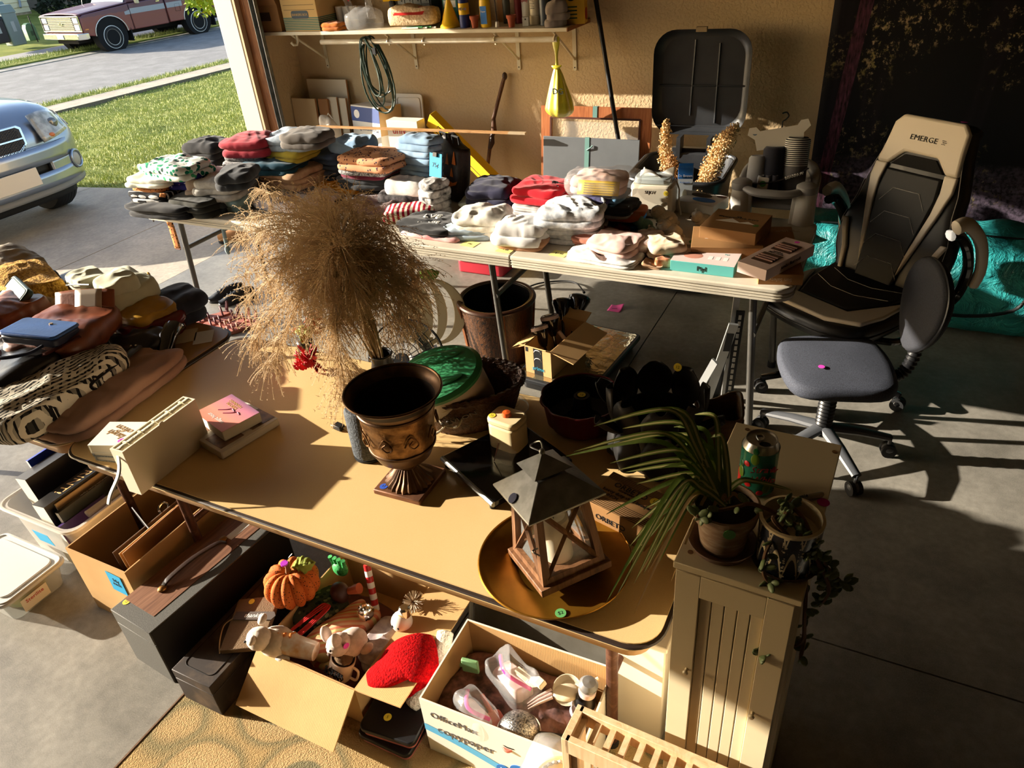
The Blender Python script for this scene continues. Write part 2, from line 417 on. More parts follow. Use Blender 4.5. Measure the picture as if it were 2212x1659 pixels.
loft(gh,M('suv cabin glass',(40,48,54),.08,coat=1),'cabin',suv,1)
def bump_line(z0,z1,off,hw=.90,n=24,y0=-1,y1=1):
 def f(u,v):
  y=(y0+(y1-y0)*u);a=abs(y)
  x=.88-.30*a**4-.06*a*a
  return Vector((x+off,y*hw,z0+(z1-z0)*v))
 return f
def strip(name,z0,z1,off,mat,y0=-1,y1=1,hw=.9,th=.05,n=24):
 return MB().sheet(bump_line(z0,z1,off,hw,n,y0,y1),n,3).build(name,mat,suv,solid=th,sm=60)
strip('bumper_lower',.37,.50,.0,SILV);strip('bumper_upper',.57,.72,.0,SILV)
strip('bumper_side',.46,.60,-.004,SILV,.46,1.0);strip('bumper_side',.46,.60,-.004,SILV,-1,-.48)
strip('air_intake',.49,.585,-.06,M('intake black',(20,21,23),.6),-.5,.5)
strip('lip_trim',.31,.375,-.03,M('grey lower trim',(120,122,124),.5))
strip('underguard',.24,.35,-.12,M('underbody black',(14,14,15),.8),-.75,.75)
MB().prism([(-.26,-.075),(.26,-.075),(.26,.075),(-.26,.075)],0,.012,frame((.905,-.02,.50),(0,1,0),(0,0,1))).build('plate_panel',M('cream plate',(214,206,190),.5),suv,bev=.004)
gm=frame((.845,-.02,.81),(0,1,.0),(-.25,0,1))
gp=[(-.33,.09),(-.31,-.05),(-.23,-.10),(.23,-.10),(.31,-.05),(.33,.09),(.30,.115),(-.30,.115)]
MB().prism(gp,-.02,.02,gm).build('grille_frame',CHROME,suv,bev=.006)
gi=[(x*.92,y*.86)for x,y in gp]
gr=MB().prism(gi,.0,.024,gm).build('grille_mesh',M('grille black',(16,16,17),.5),suv)
for r_ in range(-3,4):
 for c_ in range(-10,11):
  y_=c_*.033+(r_%2)*.016;z_=r_*.028
  if abs(y_)<.27 and-.085<z_<.1:MB().tube([(y_+.012*math.cos(a*math.pi/3),z_+.012*math.sin(a*math.pi/3),.025)for a in range(6)],.0025,4,gm,True).build('mesh_cell',M('grille cell',(34,34,36),.4),gr)
MB().box(-.30,.30,-.004,.008,.02,.034,gm).build('grille_bar',CHROME,suv)
for s in(1,-1):
 hp=[]
 def hl(u,v,s=s):
  y=.45+.47*u;x=.80-.03*u-.27*u**2.2
  zt=.965+.03*math.sin(u*2.6)-.10*u*u;zb=.735+.05*u
  z=zb+(zt-zb)*v
  return Vector((x-.11*v+.05,y*s,z))
 h=MB().sheet(hl,10,6).build('headlight',M('headlight lens',(176,180,176),.12,.0,coat=1,n=(14,(120,124,120))),suv,solid=.016,sm=60)
 MB().ell((.745,.66*s,.86),(.03,.05,.045)).build('lamp_bowl',M('lamp bowl grey',(120,124,124),.2,.6),h)
 MB().ell((.825,.56*s,.775),(.015,.03,.02)).build('indicator_lamp',M('amber lamp',(190,110,60),.3),h)
 fm=frame((.735,.73*s,.515),(-.45*s,.89,0),(0,0,1))if s>0 else frame((.735,-.73,.515),(.45,.89,0),(0,0,1))
 fo=MB().tube([(.075*math.cos(a),.075*math.sin(a),.02)for a in[k*math.pi/12 for k in range(24)]],.012,8,fm,True).build('fog_light_ring',SILV,suv)
 MB().ell((0,0,.012),(.066,.066,.02),20,10,fm).build('fog_light_lens',M('fog lens grey',(150,152,150),.35),fo)
 for xx in(0,-2.70):wheel(suv,(xx,.80*s,.36),.36,.25,M('alloy grey',(130,132,134),.35,.8),s)
MAR=NT('maroon truck paint');_v=MAR.n('ShaderNodeTexCoord');_sp=MAR.n('ShaderNodeSeparateXYZ',{0:(_v,'Object')})
_w=MAR.noi(5,4);_f=MAR.math('ADD',(_sp,2),MAR.math('MULTIPLY',_w,.12))
MAR.base(MAR.ramp(_f,[(.80,(128,66,56)),(1.02,(122,68,66)),(1.10,(98,62,74))]));MARP=MAR.set(.45,0,.5,coat=.25)
_tw=Vector((-21.41,15.56,-.5))
trk=thing('pickup_truck','old maroon pickup truck with silver side stripe parked across the street','truck',_tw,0)
trk.rotation_euler=(0,0,math.radians(-5-90))
trk.location=(_tw.x,_tw.y,-.5)
def arch(cx,r,z0,n=12):return[(cx+r*math.cos(math.pi*k/n),z0+r*math.sin(math.pi*k/n)*1.0)for k in range(n+1)]
HW=.98
def sideprof(pts,y0,y1,name,mat,parent,bev=.02):
 m=Matrix(((1,0,0,0),(0,0,1,0),(0,1,0,0),(0,0,0,1)))
 b=MB().prism(pts,y0,y1,m)
 b.f=[list(reversed(f))for f in b.f]
 return b.build(name,mat,parent,bev=bev,sm=40)
za=.42
front=[(.82,.52)]+[(.78,.98),(.74,1.02),(-.70,1.12),(-.70,.44),(-.52,.44)]+arch(0,.50,za)[::-1][:]
front=[(.82,.52),(.80,.95),(.70,1.00),(-.72,1.10),(-.72,.44),(-.50,.44)]+[(-.5*math.cos(math.pi*k/12),.44+.44*math.sin(math.pi*k/12))for k in range(1,12)]+[(.50,.44),(.82,.50)]
sideprof(front,-HW,HW,'front_fender',MARP,trk)
sideprof([(-.735,.44),(-.735,1.10),(-1.92,1.13),(-1.92,.44)],-HW,HW,'cab_lower',MARP,trk)
bed=[(-1.96,.46),(-1.96,1.10),(-4.25,1.12),(-4.25,.60),(-3.48,.50)]+[(-2.98-.5*math.cos(math.pi*k/12),.46+.44*math.sin(math.pi*k/12))for k in range(1,12)]+[(-2.48,.46)]
sideprof(bed,-HW,HW,'cargo_bed',MARP,trk)
MB().sheet(lambda u,v:Vector((.82-1.55*u,-HW*.96+2*HW*.96*v,1.0+.13*u**.8+.025*math.sin(v*math.pi)+(.012 if.12<v<.88 else 0))),12,16).build('hood',MARP,trk,solid=.02)
cabp=[(-.74,1.11),(-1.16,1.70),(-1.85,1.74),(-1.92,1.12)]
sideprof(cabp,-HW*.86,HW*.86,'cab_upper',MARP,trk,.04)
MB().hexa([(-.74,-.78,1.135),(-.74,.78,1.135),(-.72,.78,1.14),(-.72,-.78,1.14)],[(-1.135,-.70,1.66),(-1.135,.70,1.66),(-1.11,.70,1.67),(-1.11,-.70,1.67)]).build('windshield',GLASSC,trk)
for s in(1,-1):
 sideprof([(-.98,1.18),(-1.22,1.62),(-1.72,1.64),(-1.76,1.18)],s*HW*.86-.004,s*HW*.86+.006,'side_window',GLASSC,trk,0)
 sideprof([(-.74,.98),(-.74,.84),(-1.90,.84),(-1.90,.98)],s*HW-.005,s*HW+.006,'side_stripe',M('silver stripe',(150,152,156),.4),trk,0)
 sideprof([(-1.97,.84),(-1.97,.98),(-2.52,.98),(-2.52,.84)],s*HW-.005,s*HW+.006,'side_stripe',M('silver stripe',(150,152,156),.4),trk,0)
 sideprof([(-.55,.92),(-.55,.84),(-.72,.84),(-.72,.95)],s*HW-.005,s*HW+.006,'side_stripe',M('silver stripe',(150,152,156),.4),trk,0)
 for cx,zz in((0,.44),(-2.98,.46)):
  MB().tube([(cx+.505*math.cos(math.pi*k/14),s*HW,zz+.445*math.sin(math.pi*k/14))for k in range(15)],.016,6).build('arch_trim',M('arch chrome',(180,176,172),.3,.8),trk)
  MB().cyl((cx,s*(HW-.3),zz-.04),(cx,s*(HW-.02),zz-.04),.47,n=24).build('wheel_well',M('well black',(10,10,10),.9),trk)
  wheel(trk,(cx,s*.84,.345),.345,.26,M('steel rim',(150,144,134),.4,.7),s,True)
  MB().box(cx-.60,cx-.585,s*.84-.15,s*.84+.15,.16,.5).build('mud_flap',BLKRUB,trk)
 MB().cbox((.72,s*HW*1.0,.64),(.10,.02,.03)).build('marker_lamp',M('orange marker',(210,130,60),.4),trk)
 MB().cbox((-1.70,s*(HW+.012),1.06),(.12,.02,.025)).build('door_handle',CHROME,trk)
 MB().cbox((-1.05,s*(HW+.16),1.30),(.03,.16,.18)).cbox((-1.0,s*(HW+.05),1.14),(.09,.12,.12)).build('wing_mirror',M('mirror cream',(206,190,150),.4),trk,bev=.015)
 MB().box(-.725,-.715,s*HW-.002,s*HW+.003,.45,1.1).box(-1.9,-1.89,s*HW-.002,s*HW+.003,.45,1.12).build('door_seam',M('seam dark',(40,20,20),.7),trk)
MB().tube([(-2.25,HW+.004,.72),(-2.42,HW+.004,.72),(-2.42,HW+.004,.92),(-2.25,HW+.004,.92)],.005,4,closed=True).build('fuel_flap',M('seam dark',(40,20,20),.7),trk)
gmx=MB().box(.80,.835,-.92,.92,.60,.97).build('grille',M('grille dark grey',(60,60,62),.5),trk)
for k in range(8):
 MB().box(.83,.85,-.60,.60,.625+k*.043,.645+k*.043).build('grille_bar',CHROME,trk)
MB().tube([(.845,-.93,.60),(.845,.93,.60),(.845,.93,.975),(.845,-.93,.975)],.016,6,closed=True).build('grille_surround',CHROME,trk)
MB().box(.845,.86,-.10,.10,.765,.81).box(.845,.86,-.06,.06,.75,.825).build('front_emblem',CHROME,trk)
for s in(1,-1):
 for zz in(.70,.87):MB().box(.83,.848,s*.64,s*.88,zz-.065,zz+.065).build('headlamp',M('headlamp glass',(196,200,200),.1,coat=1),trk,bev=.01)
MB().add([(x,y,z)for y in(-1.0,-.86,.86,1.0)for x,z in(((.80 if abs(y)>.9 else.97),.40),((.80 if abs(y)>.9 else.97),.56),((.70 if abs(y)>.9 else.86),.56),((.70 if abs(y)>.9 else.86),.40))],[(i*4+k,i*4+(k+1)%4,i*4+4+(k+1)%4,i*4+4+k)for i in range(3)for k in range(4)]+[(3,2,1,0),(12,13,14,15)]).build('front_bumper',CHROME,trk,bev=.02)
MB().box(.972,.985,-.16,.16,.42,.53).build('number_plate',M('bare plate',(196,184,160),.5),trk)
MB().box(-.2,.8,-.5,.5,.28,.42).box(-4.2,-.3,-.4,.4,.30,.46).build('chassis',M('chassis dark',(24,20,18),.9),trk)
MB().cyl((-.45,-.80,1.10),(-.62,-.80,1.75),.004,n=6).build('antenna',CHROME,trk)
for yy in(-.35,.25):MB().cbox((0,0,0),(.02,.38,.015),TR(-.80,yy,1.20)@RX(14)@RY(-50)).build('wiper',M('wiper silver',(190,188,180),.4,.5),trk)
SID=M('cream siding',(232,216,176),.6)
hs=thing("neighbour_house","cream clapboard house corner with stone footing across the street","house")
_hb=WX(68,27,-34.5)
hs.location=(_hb.x,_hb.y,_hb.z)
hs.rotation_euler=(0,0,math.radians(-5))
MB().box(-6,-.05,-9,-.05,-.4,4).build('core',M('house core',(200,186,150),.8),hs)
for k in range(16):
 MB().hexa([(-.06,-9,.05+k*.2),(.0,-9,.05+k*.2),(.0,0,.05+k*.2),(-.06,0,.05+k*.2)],[(-.06,-9,.26+k*.2),(-.035,-9,.26+k*.2),(-.035,0,.26+k*.2),(-.06,0,.26+k*.2)]).build('siding_board',SID,hs)
MB().box(-.1,.015,-9,.0,-.5,.04).build('footing',M('stone footing',(190,170,140),.9,n=(6,(150,130,104))),hs)
MB().box(.0,.02,-2.1,-1.5,-.35,-.08).build('vent_grille',M('vent grey',(90,90,88),.7),hs)
MB().tube([(.05,-.35,3),(.05,-.35,.45),(.14,-.45,.25)],.05,8).build('downspout',M('downspout grey',(150,156,164),.5),hs)
hb=thing('brick_house','dark brick house wall behind the pickup truck','house',(_hb.x-1.2,_hb.y+.35,_hb.z-.3))
hb.rotation_euler=(0,0,math.radians(-5))
_t=NT('brown brick');_b=_t.n('ShaderNodeTexBrick',{'Vector':_t.co((1,1,1),(math.radians(90),0,math.radians(90))),'Color1':lin((92,76,66)),'Color2':lin((74,62,56)),'Mortar':lin((110,98,88)),'Scale':4.0});_t.base(_b);BRK=_t.set(.9)  # dark brown bricks with paler mortar
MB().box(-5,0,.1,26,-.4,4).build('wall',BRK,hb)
def leafy(name,label,cat,centers,n,size,mat,seed,stem=None,group=None,loc=(0,0,0)):
 t=thing(name,label,cat,loc,0,group);rnd=random.Random(seed);b=MB();L=Vector(loc)
 for _ in range(n):
  c,r=rnd.choice(centers)
  d=Vector((rnd.gauss(0,1),rnd.gauss(0,1),rnd.gauss(0,1))).normalized()*r*rnd.uniform(.55,1)
  p=Vector(c)-L+d;a=Vector((rnd.uniform(-1,1),rnd.uniform(-1,1),rnd.uniform(-1,.4))).normalized();w=a.orthogonal().normalized()
  s=size*rnd.uniform(.6,1.2);i=len(b.v)
  b.v+=[p,p+a*s*.5+w*s*.22,p+a*s,p+a*s*.5-w*s*.22];b.f.append((i,i+1,i+2,i+3))
 b.build('foliage',mat,t,sm=0)
 if stem:MB().tube([Vector(q)-L for q in stem[0]],stem[1],8).build('stem',M('bark',(84,66,48),.9,n=(9,(60,46,34))),t)
 return t
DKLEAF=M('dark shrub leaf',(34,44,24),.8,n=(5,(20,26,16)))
_c=WX(150,8,-33.0)
leafy('dark_shrub','dark shrub against the brick house','shrub',[((_c.x,_c.y,_c.z+.2),.9),((_c.x,_c.y+1.3,_c.z+.4),1.0),((_c.x,_c.y-.9,_c.z),.6)],1500,.22,DKLEAF,11,([(_c.x,_c.y,_c.z-1.2),(_c.x,_c.y,_c.z+.3)],[.08,.05]),loc=(_c.x,_c.y,_c.z-1.2))
UTG=M('utility box green-grey',(112,128,124),.5)
def ubox(px,py,w,d,h,label,mat,X=-24.4):
 p=WX(px,py,X);t=thing('utility_box',label,'utility box',(p.x,p.y,p.z-.02),-5)
 MB().box(-d/2,d/2,-w/2,w/2,0,h*.82).build('cabinet',mat,t,bev=.03)
 MB().hexa([(-d/2-.02,-w/2-.02,h*.8),(d/2+.02,-w/2-.02,h*.8),(d/2+.02,w/2+.02,h*.8),(-d/2-.02,w/2+.02,h*.8)],[(-d/2+.03,-w/2+.02,h),(d/2-.06,-w/2+.02,h),(d/2-.06,w/2-.02,h),(-d/2+.03,w/2-.02,h)]).build('lid',mat,t,bev=.02)
 MB().box(d/2,d/2+.008,-w*.12,w*.12,h*.35,h*.6).build('warning_label',M('faint label',(150,160,158),.6),t)
 return t
ubox(37,96,.42,.42,1.08,'grey-green utility pedestal nearer the kerb with a sloped lid',UTG,-24.2)
ubox(22,91,.40,.42,1.12,'grey-green utility pedestal standing behind the other one',UTG,-25.0)
ubox(2,92,.40,.4,.75,'dark utility box cut by the left edge of the picture',M('dark box',(36,38,40),.6),-24.2)
p=WX(72,86,-25.2)
t=thing('cable_pedestal','small rounded green cable pedestal beside the thin stake','pedestal',(p.x,p.y,p.z-.02),-5)
MB().prism([(-.16,0),(.16,0),(.16,.36),(.12,.46),(.05,.5),(-.05,.5),(-.12,.46),(-.16,.36)],-.12,.12,frame((0,0,0),(0,1,0),(0,0,1))).build('cover',M('pedestal green',(86,120,84),.5),t,bev=.02)
MB().box(.12,.13,-.05,.05,.15,.28).build('latch_plate',M('pedestal dark',(60,84,60),.5),t)
p=WX(81,87,-25.0);q=WX(60,34,-25.0)
t=thing('marker_stake','thin dark metal stake leaning in the far lawn','stake',p);MB().tube([(0,0,-.05),tuple(q-p)],.016,6).build('rod',M('stake dark',(40,34,30),.6),t);MB().tube([(0,0,.02),(0,0,.05)],.03,6).build('collar',M('stake dark',(40,34,30),.6),t)
_t=NT('yellow-green leaf');_t.base(_t.ramp(_t.noi(8,3),[(.3,(120,150,30)),(.55,(160,176,50)),(.75,(176,150,40))]));_t.p.inputs['Subsurface Weight'].default_value=0;LEAF=_t.set(.5)  # yellow-green leaf colours varied by noise
_c=WX(432,2,-8.6);_d=WX(440,-30,-8.4)
leafy('tree_branch','green leafy tree branch hanging in beside the cream door casing','branch',[((_c.x,_c.y,_c.z),.20),((_c.x+.02,_c.y+.16,_c.z-.02),.14),((_d.x,_d.y,_d.z),.26),((_c.x,_c.y-.12,_c.z+.08),.13)],520,.085,LEAF,5,([(_c.x,_c.y+.2,_c.z-.1),(_c.x,_c.y,_c.z+.1),(_d.x,_d.y,_d.z+.2),(_d.x+.2,_d.y+.6,_d.z+.7)],[.004,.008,.012,.02]),loc=tuple(_c))
# wall shelf and what stands on it
SHW=M('shelf white paint',(226,214,186),.5,n=(5,(212,198,168)))
CARD=NT('cardboard');_n=CARD.noi(3,3);CARD.base(CARD.ramp(_n,[(.3,(186,146,96)),(.7,(204,166,114))]))
_w=CARD.n('ShaderNodeTexWave',{'Vector':CARD.co((1,1,0)),'Scale':60.,'Distortion':.3});CARD.bump(_w,.12,.001);CARD=CARD.set(.85,0,.2)
CARD2=M('brown cardboard',(150,108,68),.85,n=(4,(166,122,78)),spec=.2)
BLACKP=M('black plastic',(20,20,22),.42)
DKGREY=M('dark grey plastic',(52,54,58),.5)
WHITE=M('white plastic',(232,230,224),.4)
YEL=M('yellow plastic',(236,190,26),.4)
ORNG=M('orange',(214,120,40),.6)
REDP=M('red plastic',(186,34,34),.45)
TERRA=M('terracotta',(176,92,62),.85,n=(12,(160,80,54)))
NAVY=M('navy blue',(28,46,110),.5)
BLUEP=M('blue print',(34,110,190),.5)
TEAL=M('teal plastic',(40,130,128),.5)
GREENP=M('green print',(36,120,56),.5)
CLEAR=M('clear plastic film',(240,240,240),.12,alpha=.17,spec=.8)
STY=M('yellow sticker',(232,206,60),.6);STP=M('pink sticker',(226,70,190),.6);STG=M('green sticker',(92,160,90),.6);STB=M('blue sticker',(44,84,190),.6)
ZS=1.418
sh=thing('wall_shelf','long white wooden shelf on brackets along the tan wall','shelf',(-3.06,4.78,1.395))
MB().box(-1.205,1.205,-.374,-.002,0,.022).build('board',SHW,sh,bev=.002)
MB().box(1.205,1.21,-.374,-.002,0,.022).build('end_face',M('raw board end',(150,96,56),.8),sh)
for bxp in(-3.996,-3.188,-2.366,-1.96):
 x=bxp+3.06
 br=MB().prism(rrect(.026,.285,.012,4),0,.006,frame((x,-.002,-.1425),(1,0,0),(0,0,1))).build('bracket',SHW,sh)
 MB().box(x-.013,x+.013,-.34,-.004,-.006,0).build('top_flange',SHW,br)
 MB().tube([(x,-.33,-.006),(x,-.008,-.215)],.008,6).build('brace',SHW,br)
 MB().cyl((x,-.012,-.265),(x,-.007,-.265),.004,n=8).build('screw',M('screw dark',(70,60,50),.5,.8),br)
MB().cyl((-.70,-.31,-.055),(1.115,-.31,-.05),.0165,n=16).build('rod',M('worn closet rod',(206,190,160),.5,n=(9,(226,216,196)),b=(40,.2)),sh)
for x in(-.42+.3,.16,.69,1.10):MB().tube([(x,-.31+.021*math.sin(a),-.053+.021*math.cos(a))for a in[k*.42 for k in range(-4,9)]],.006,6).build('rod_hook',SHW,sh)
MB().tube([(-.92,-.30,0),(-.92,-.30,-.05),(-.925,-.31,-.072),(-.935,-.335,-.07),(-.945,-.345,-.05)],.009,8).build('coat_hook',SHW,sh)
def SP(px,dy=.33,z=ZS):return WY(px,64,4.78-dy).x
t=card_box('carton','small brown carton with a red thing inside at the shelf\'s street end','box',.22,.20,.17,CARD2,CARD2,(-4.16,4.52,ZS),0,{'f':(-70,.06),'r':(-100,.07)})
MB().box(-.09,.03,-.102,-.1005,.07,.125).build('logo_panel',M('carton print',(60,44,34),.8),t)
r=thing('red_folder','red folder sticking out of the small carton on the shelf','folder',(-4.17,4.52,ZS+.02));MB().box(-.09,.08,-.01,.01,0,.24,RY(-14)).build('cover',REDP,r);MB().box(-.085,.075,-.006,.006,.24,.245,RY(-14)).build('pages',WHITEP,r)
bb=thing('records_box','kraft records storage box with green stripes and lid on the shelf','box',(-3.855,4.60,ZS))
KR=M('kraft board',(206,170,112),.8,spec=.2)
MB().box(-.155,.155,-.185,.165,0,.245).build('body',KR,bb,bev=.002)
MB().box(-.163,.163,-.193,.173,.215,.27).build('lid',KR,bb,bev=.002)
for k in range(8):MB().box(-.155,.155,-.1858,-.1852,.008+k*.0105,.0145+k*.0105).build('printed_stripe',M('teal green print',(52,110,100),.7),bb)
for k in range(8):MB().box(.1552,.1558,-.185,.165,.008+k*.0105,.0145+k*.0105).build('printed_stripe',M('teal green print',(52,110,100),.7),bb)
MB().prism(rrect(.15,.05,.015),0,.0012,frame((.0,-.1855,.105),(1,0,0),(0,0,1))).build('label_plate',M('label grey',(70,82,90),.7),bb)
txt('BANKERS BOX',.021,KR,bb,frame((0,-.1872,.105),(1,0,0),(0,0,1)),ext=.0003)
for zz in(.135,.165,.2):MB().box(-.135,.135,-.1858,-.1852,zz,zz+.0018).build('ruled_line',INK,bb)
MB().prism(rrect(.10,.028,.012),0,.002,frame((0,-.1935,.242),(1,0,0),(0,0,1))).build('hand_hole',M('hole dark',(30,22,16),.9),bb)
def lump(w,d,h,seed=0,layers=1,p=3.0,wr=.12,nseg=64,flat=.75,foot=None,drop=0,ny=14):
 """folded cloth: stacked rounded slabs with wobbly outlines, the top one wrinkled; base on z=0"""
 b=MB();rnd=random.Random(seed*31+5);n=nseg;p=max(p*1.9,4)if layers else p
 hl=h/layers*.94;amp=.006+.030*wr;an0=rnd.uniform(0,3.1);ca,sa=math.cos(an0),math.sin(an0)
 def out(c,s_,k,L):
  rr=(abs(c)**p+abs(s_)**p)**(-1/p)
  q=1+.10*noise.noise(Vector((c*1.3+seed*3.7,s_*1.3,L*2.1)))+.035*noise.noise(Vector((c*5+seed,s_*5,L*4.1)))
  return rr*c*k*q*w/2,rr*s_*k*q*d/2
 for L in range(layers):
  top=L==layers-1;z0=h/layers*L*.97;ox,oy=rnd.uniform(-.012,.012),rnd.uniform(-.010,.010);sc=rnd.uniform(.93,1.0)
  rings=[]
  for j in range(6):
   a=math.pi*(j/5-.5);rings.append((sc*(1-min(.09,hl*.5/min(w,d)*1.2)*(1-math.cos(a))),z0+hl*(math.sin(a)*.5+.5)))
  base=rings[-1][0]
  for j in range(1,(ny if top else 2)+1):
   t=j/(ny if top else 2);rings.append((base*(1-t),z0+hl))
  vs=[]
  for j,(k,z)in enumerate(rings):
   for a in range(n):
    an=2*math.pi*a/n;x,y=out(math.cos(an),math.sin(an),k,L)
    x+=ox;y+=oy;zz=z
    u,v=(x*ca+y*sa),(-x*sa+y*ca)
    e=noise.noise(Vector((u*5,v*13,seed*1.3)));r1=(1-abs(e)*2.4);r2=1-abs(noise.noise(Vector((u*22+seed,v*15,7.))))*2
    wv=amp*(r1*.75+r2*.35-.2)+.25*hl*noise.noise(Vector((x*6,y*6,seed+.5)))
    if j>=3:zz+=wv*(min(1,(j-2)/4)if top else.25)
    else:zz+=hl*.22*noise.noise(Vector((x*12+seed,y*12,L*1.7)))*(j>0 or L>0)
    if top and j>5:zz+=h*(1-flat)*.5*(1-(k/base)**2)
    vs.append((x,y,max(zz,.0005*(j+1))if not drop else zz))
  fs=[(j*n+a,j*n+(a+1)%n,(j+1)*n+(a+1)%n,(j+1)*n+a)for j in range(len(rings)-1)for a in range(n)]
  fs.append(tuple(range(n-1,-1,-1)))
  b.add(vs,fs)
 return b
def cloth(name,label,cat,loc,size,mat,rz=0,seed=0,layers=2,wr=.14,p=3.2,flat=.75,tilt=(0,0),group=None,lm=None):
 b=lump(size[0],size[1],size[2],seed,max(layers,int(size[2]/.032)),p,wr,flat=flat)
 o=b.build(name,mat,None,sm=180)
 o.location=loc;o.rotation_euler=(math.radians(tilt[0]),math.radians(tilt[1]),math.radians(rz))
 return tag(o,label,cat,group)
FAB={}
def fab(col,col2=None,sc=6,rough=.9,weave=260):
 key='fabric %d %d %d %s'%(col[0],col[1],col[2],str(col2))
 if key in MATS:return MATS[key]
 t=NT(key);c2=col2 or tuple(int(k*.82)for k in col)
 t.base(t.ramp(t.noi(sc,3),[(.35,col),(.65,c2)]))
 MATS[key]=t.set(rough,0,.2,sheen=.15);return MATS[key]
def fab_stripe(cols,scale,axis=(1,0,0),rot=0,dist=0.):
 t=NT('striped fabric');w=t.n('ShaderNodeTexWave',{'Vector':t.co((1,1,1),(0,0,math.radians(rot))),'Scale':scale,'Distortion':dist},bands_direction='XYZ'[[abs(a)for a in axis].index(1)]if True else 'X',wave_profile='SAW')
 n=len(cols);t.base(t.ramp(w,[(i/n,c)for i,c in enumerate(cols)],'CONSTANT'));return t.set(.9,0,.2)
def fab_print(bg,cols,scale=40,thr=.35,kind='F1'):
 t=NT('printed fabric');v=t.n('ShaderNodeTexVoronoi',{'Vector':t.co(),'Scale':scale})
 k=None;n=len(cols)
 mask=t.math('LESS_THAN',(v,0),thr)
 sep=t.n('ShaderNodeSeparateColor',{0:(v,1)})
 colr=t.ramp((sep,0),[(i/n,c)for i,c in enumerate(cols)],'CONSTANT')
 t.base(t.mix(mask,lin(bg),colr));return t.set(.9,0,.2)
cloth('orange_cloth','folded orange cloth on the shelf beside the records box','cloth',(-3.61,4.45,ZS),(.17,.10,.045),fab((206,116,40)),0,3,2)
t=thing('paper_rolls','pack of white paper rolls above the orange cloth on the shelf','paper',(-3.60,4.61,ZS));
for k in range(3):MB().cyl((-.06+k*.06,0,0),(-.06+k*.06,0,.13),.028,n=16).build('roll',WHITE,t)
def film_bag(name,label,loc,w,d,h,seed,mat=None,rz=0,parts=True):
 t=thing(name,label,'plastic bag',loc,rz)
 lump(w,d,h,seed,1,2.2,.5,40,.5).build('film',mat or CLEAR,t,sm=180)
 return t
fb=film_bag('clear_bag','crumpled clear plastic bag standing on the shelf',(-3.38,4.50,ZS),.26,.18,.10,4)
for k,(dx,hh)in enumerate(((-.09,.20),(.05,.16))):
 MB().sheet(lambda u,v:Vector((dx+(u-.5)*.10*(1-v*.6)-.05*v*(1 if k==0 else-.3),.02*math.sin(u*9+v*3),.06+hh*v)),8,8).build('film_peak',CLEAR,fb)
MB().tube([(-.16,.0,.255),(-.10,0,.17)],.004,6).build('red_seal',REDP,fb)
t=thing('cordless_drill','yellow and black cordless drill standing on its battery on the shelf','drill',(SP(826),4.63,ZS),20)
MB().box(-.045,.045,-.035,.035,0,.035).build('battery',YEL,t,bev=.008);MB().box(-.04,.04,-.032,.032,.03,.05).build('battery_clip',BLACKP,t,bev=.005)
MB().tube([(.0,0,.045),(-.006,0,.11),(-.012,0,.16)],[.022,.019,.022],12).build('handle',BLACKP,t);MB().tube([(-.07,0,.18),(.05,0,.18),(.07,0,.18)],[.032,.033,.028],14).build('motor_housing',YEL,t);MB().cyl((.07,0,.18),(.125,0,.18),.02,.012).build('chuck',BLACKP,t);MB().cbox((.02,0,.14),(.012,.014,.03)).build('trigger',BLACKP,t)
t=thing('filling_bag','bag of off-white filling with a red label lying on the shelf','bag',(SP(903,.25),4.50,ZS+.022),3)
lump(.37,.16,.10,8,1,2.6,.25).build('sack',M('popcorn filling',(222,198,160),.8,n=(70,(186,154,112)),b=(75,.8,.006)),t,sm=180)
MB().sheet(lambda u,v:Vector((-.10+.22*u,-.095+.10*v,.062+.038*math.sin(v*1.5)+.003)),8,6).build('red_label',REDP,t)
t2=thing('marker_pile','small pile of white and green pens under the filling bag','pens',(SP(900,.33),4.46,ZS))
for k in range(5):MB().cyl((-.10+.03*k,-.03+.012*k,.006+.004*(k%2)),(.02+.03*k,-.02+.006*k,.006+.004*(k%2)),.005,n=8).build('pen',[WHITE,GREENP][k%2],t2)
t=thing('parts_organizer','grey small-parts drawer organizer at the back of the shelf','organizer',(SP(905,.07),4.70,ZS))
MB().box(-.17,.17,-.06,.06,0,.25).build('frame',M('organizer grey',(70,72,76),.5),t,bev=.003)
for r_ in range(4):
 for c_ in range(5):
  dr=MB().box(-.162+c_*.065,-.103+c_*.065,-.066,-.058,.012+r_*.058,.064+r_*.058).build('drawer',M('smoked drawer',(120,124,126),.25),t);MB().cbox((-.132+c_*.065,-.069,.03+r_*.058),(.02,.006,.008)).build('pull',M('smoked drawer',(120,124,126),.25),dr)
t=thing('teal_box','teal and white product box behind the yellow funnel','box',(SP(982,.12),4.68,ZS),-8);MB().box(-.06,.06,-.04,.04,0,.26).build('carton',TEAL,t,bev=.002);MB().box(-.05,.05,-.0412,-.0405,.10,.14).build('white_band',WHITEP,t)
t=thing('yellow_funnel','yellow plastic funnel standing on the shelf beside a blue spray can','funnel',(SP(978,.26),4.50,ZS));MB().lathe([(.065,0),(.066,.012),(.058,.02),(.015,.15),(.010,.22),(.007,.22),(.012,.15),(.054,.02),(.06,.0)],28).build('cone',YEL,t);MB().tube([(.064*math.cos(a),.064*math.sin(a),.006)for a in[k*.314 for k in range(20)]],.004,6,closed=True).build('rim',YEL,t)
def bottle(name,label,px,dy,prof,cap=None,n=24,cat='bottle',flat=None):
 t=thing(name,label,cat,(SP(px,dy),4.78-dy,ZS))
 m=Matrix.Diagonal((1,flat,1,1))if flat else None
 for nm,pr,mt in prof:MB().lathe(pr,n,m).build(nm,mt,t)
 return t
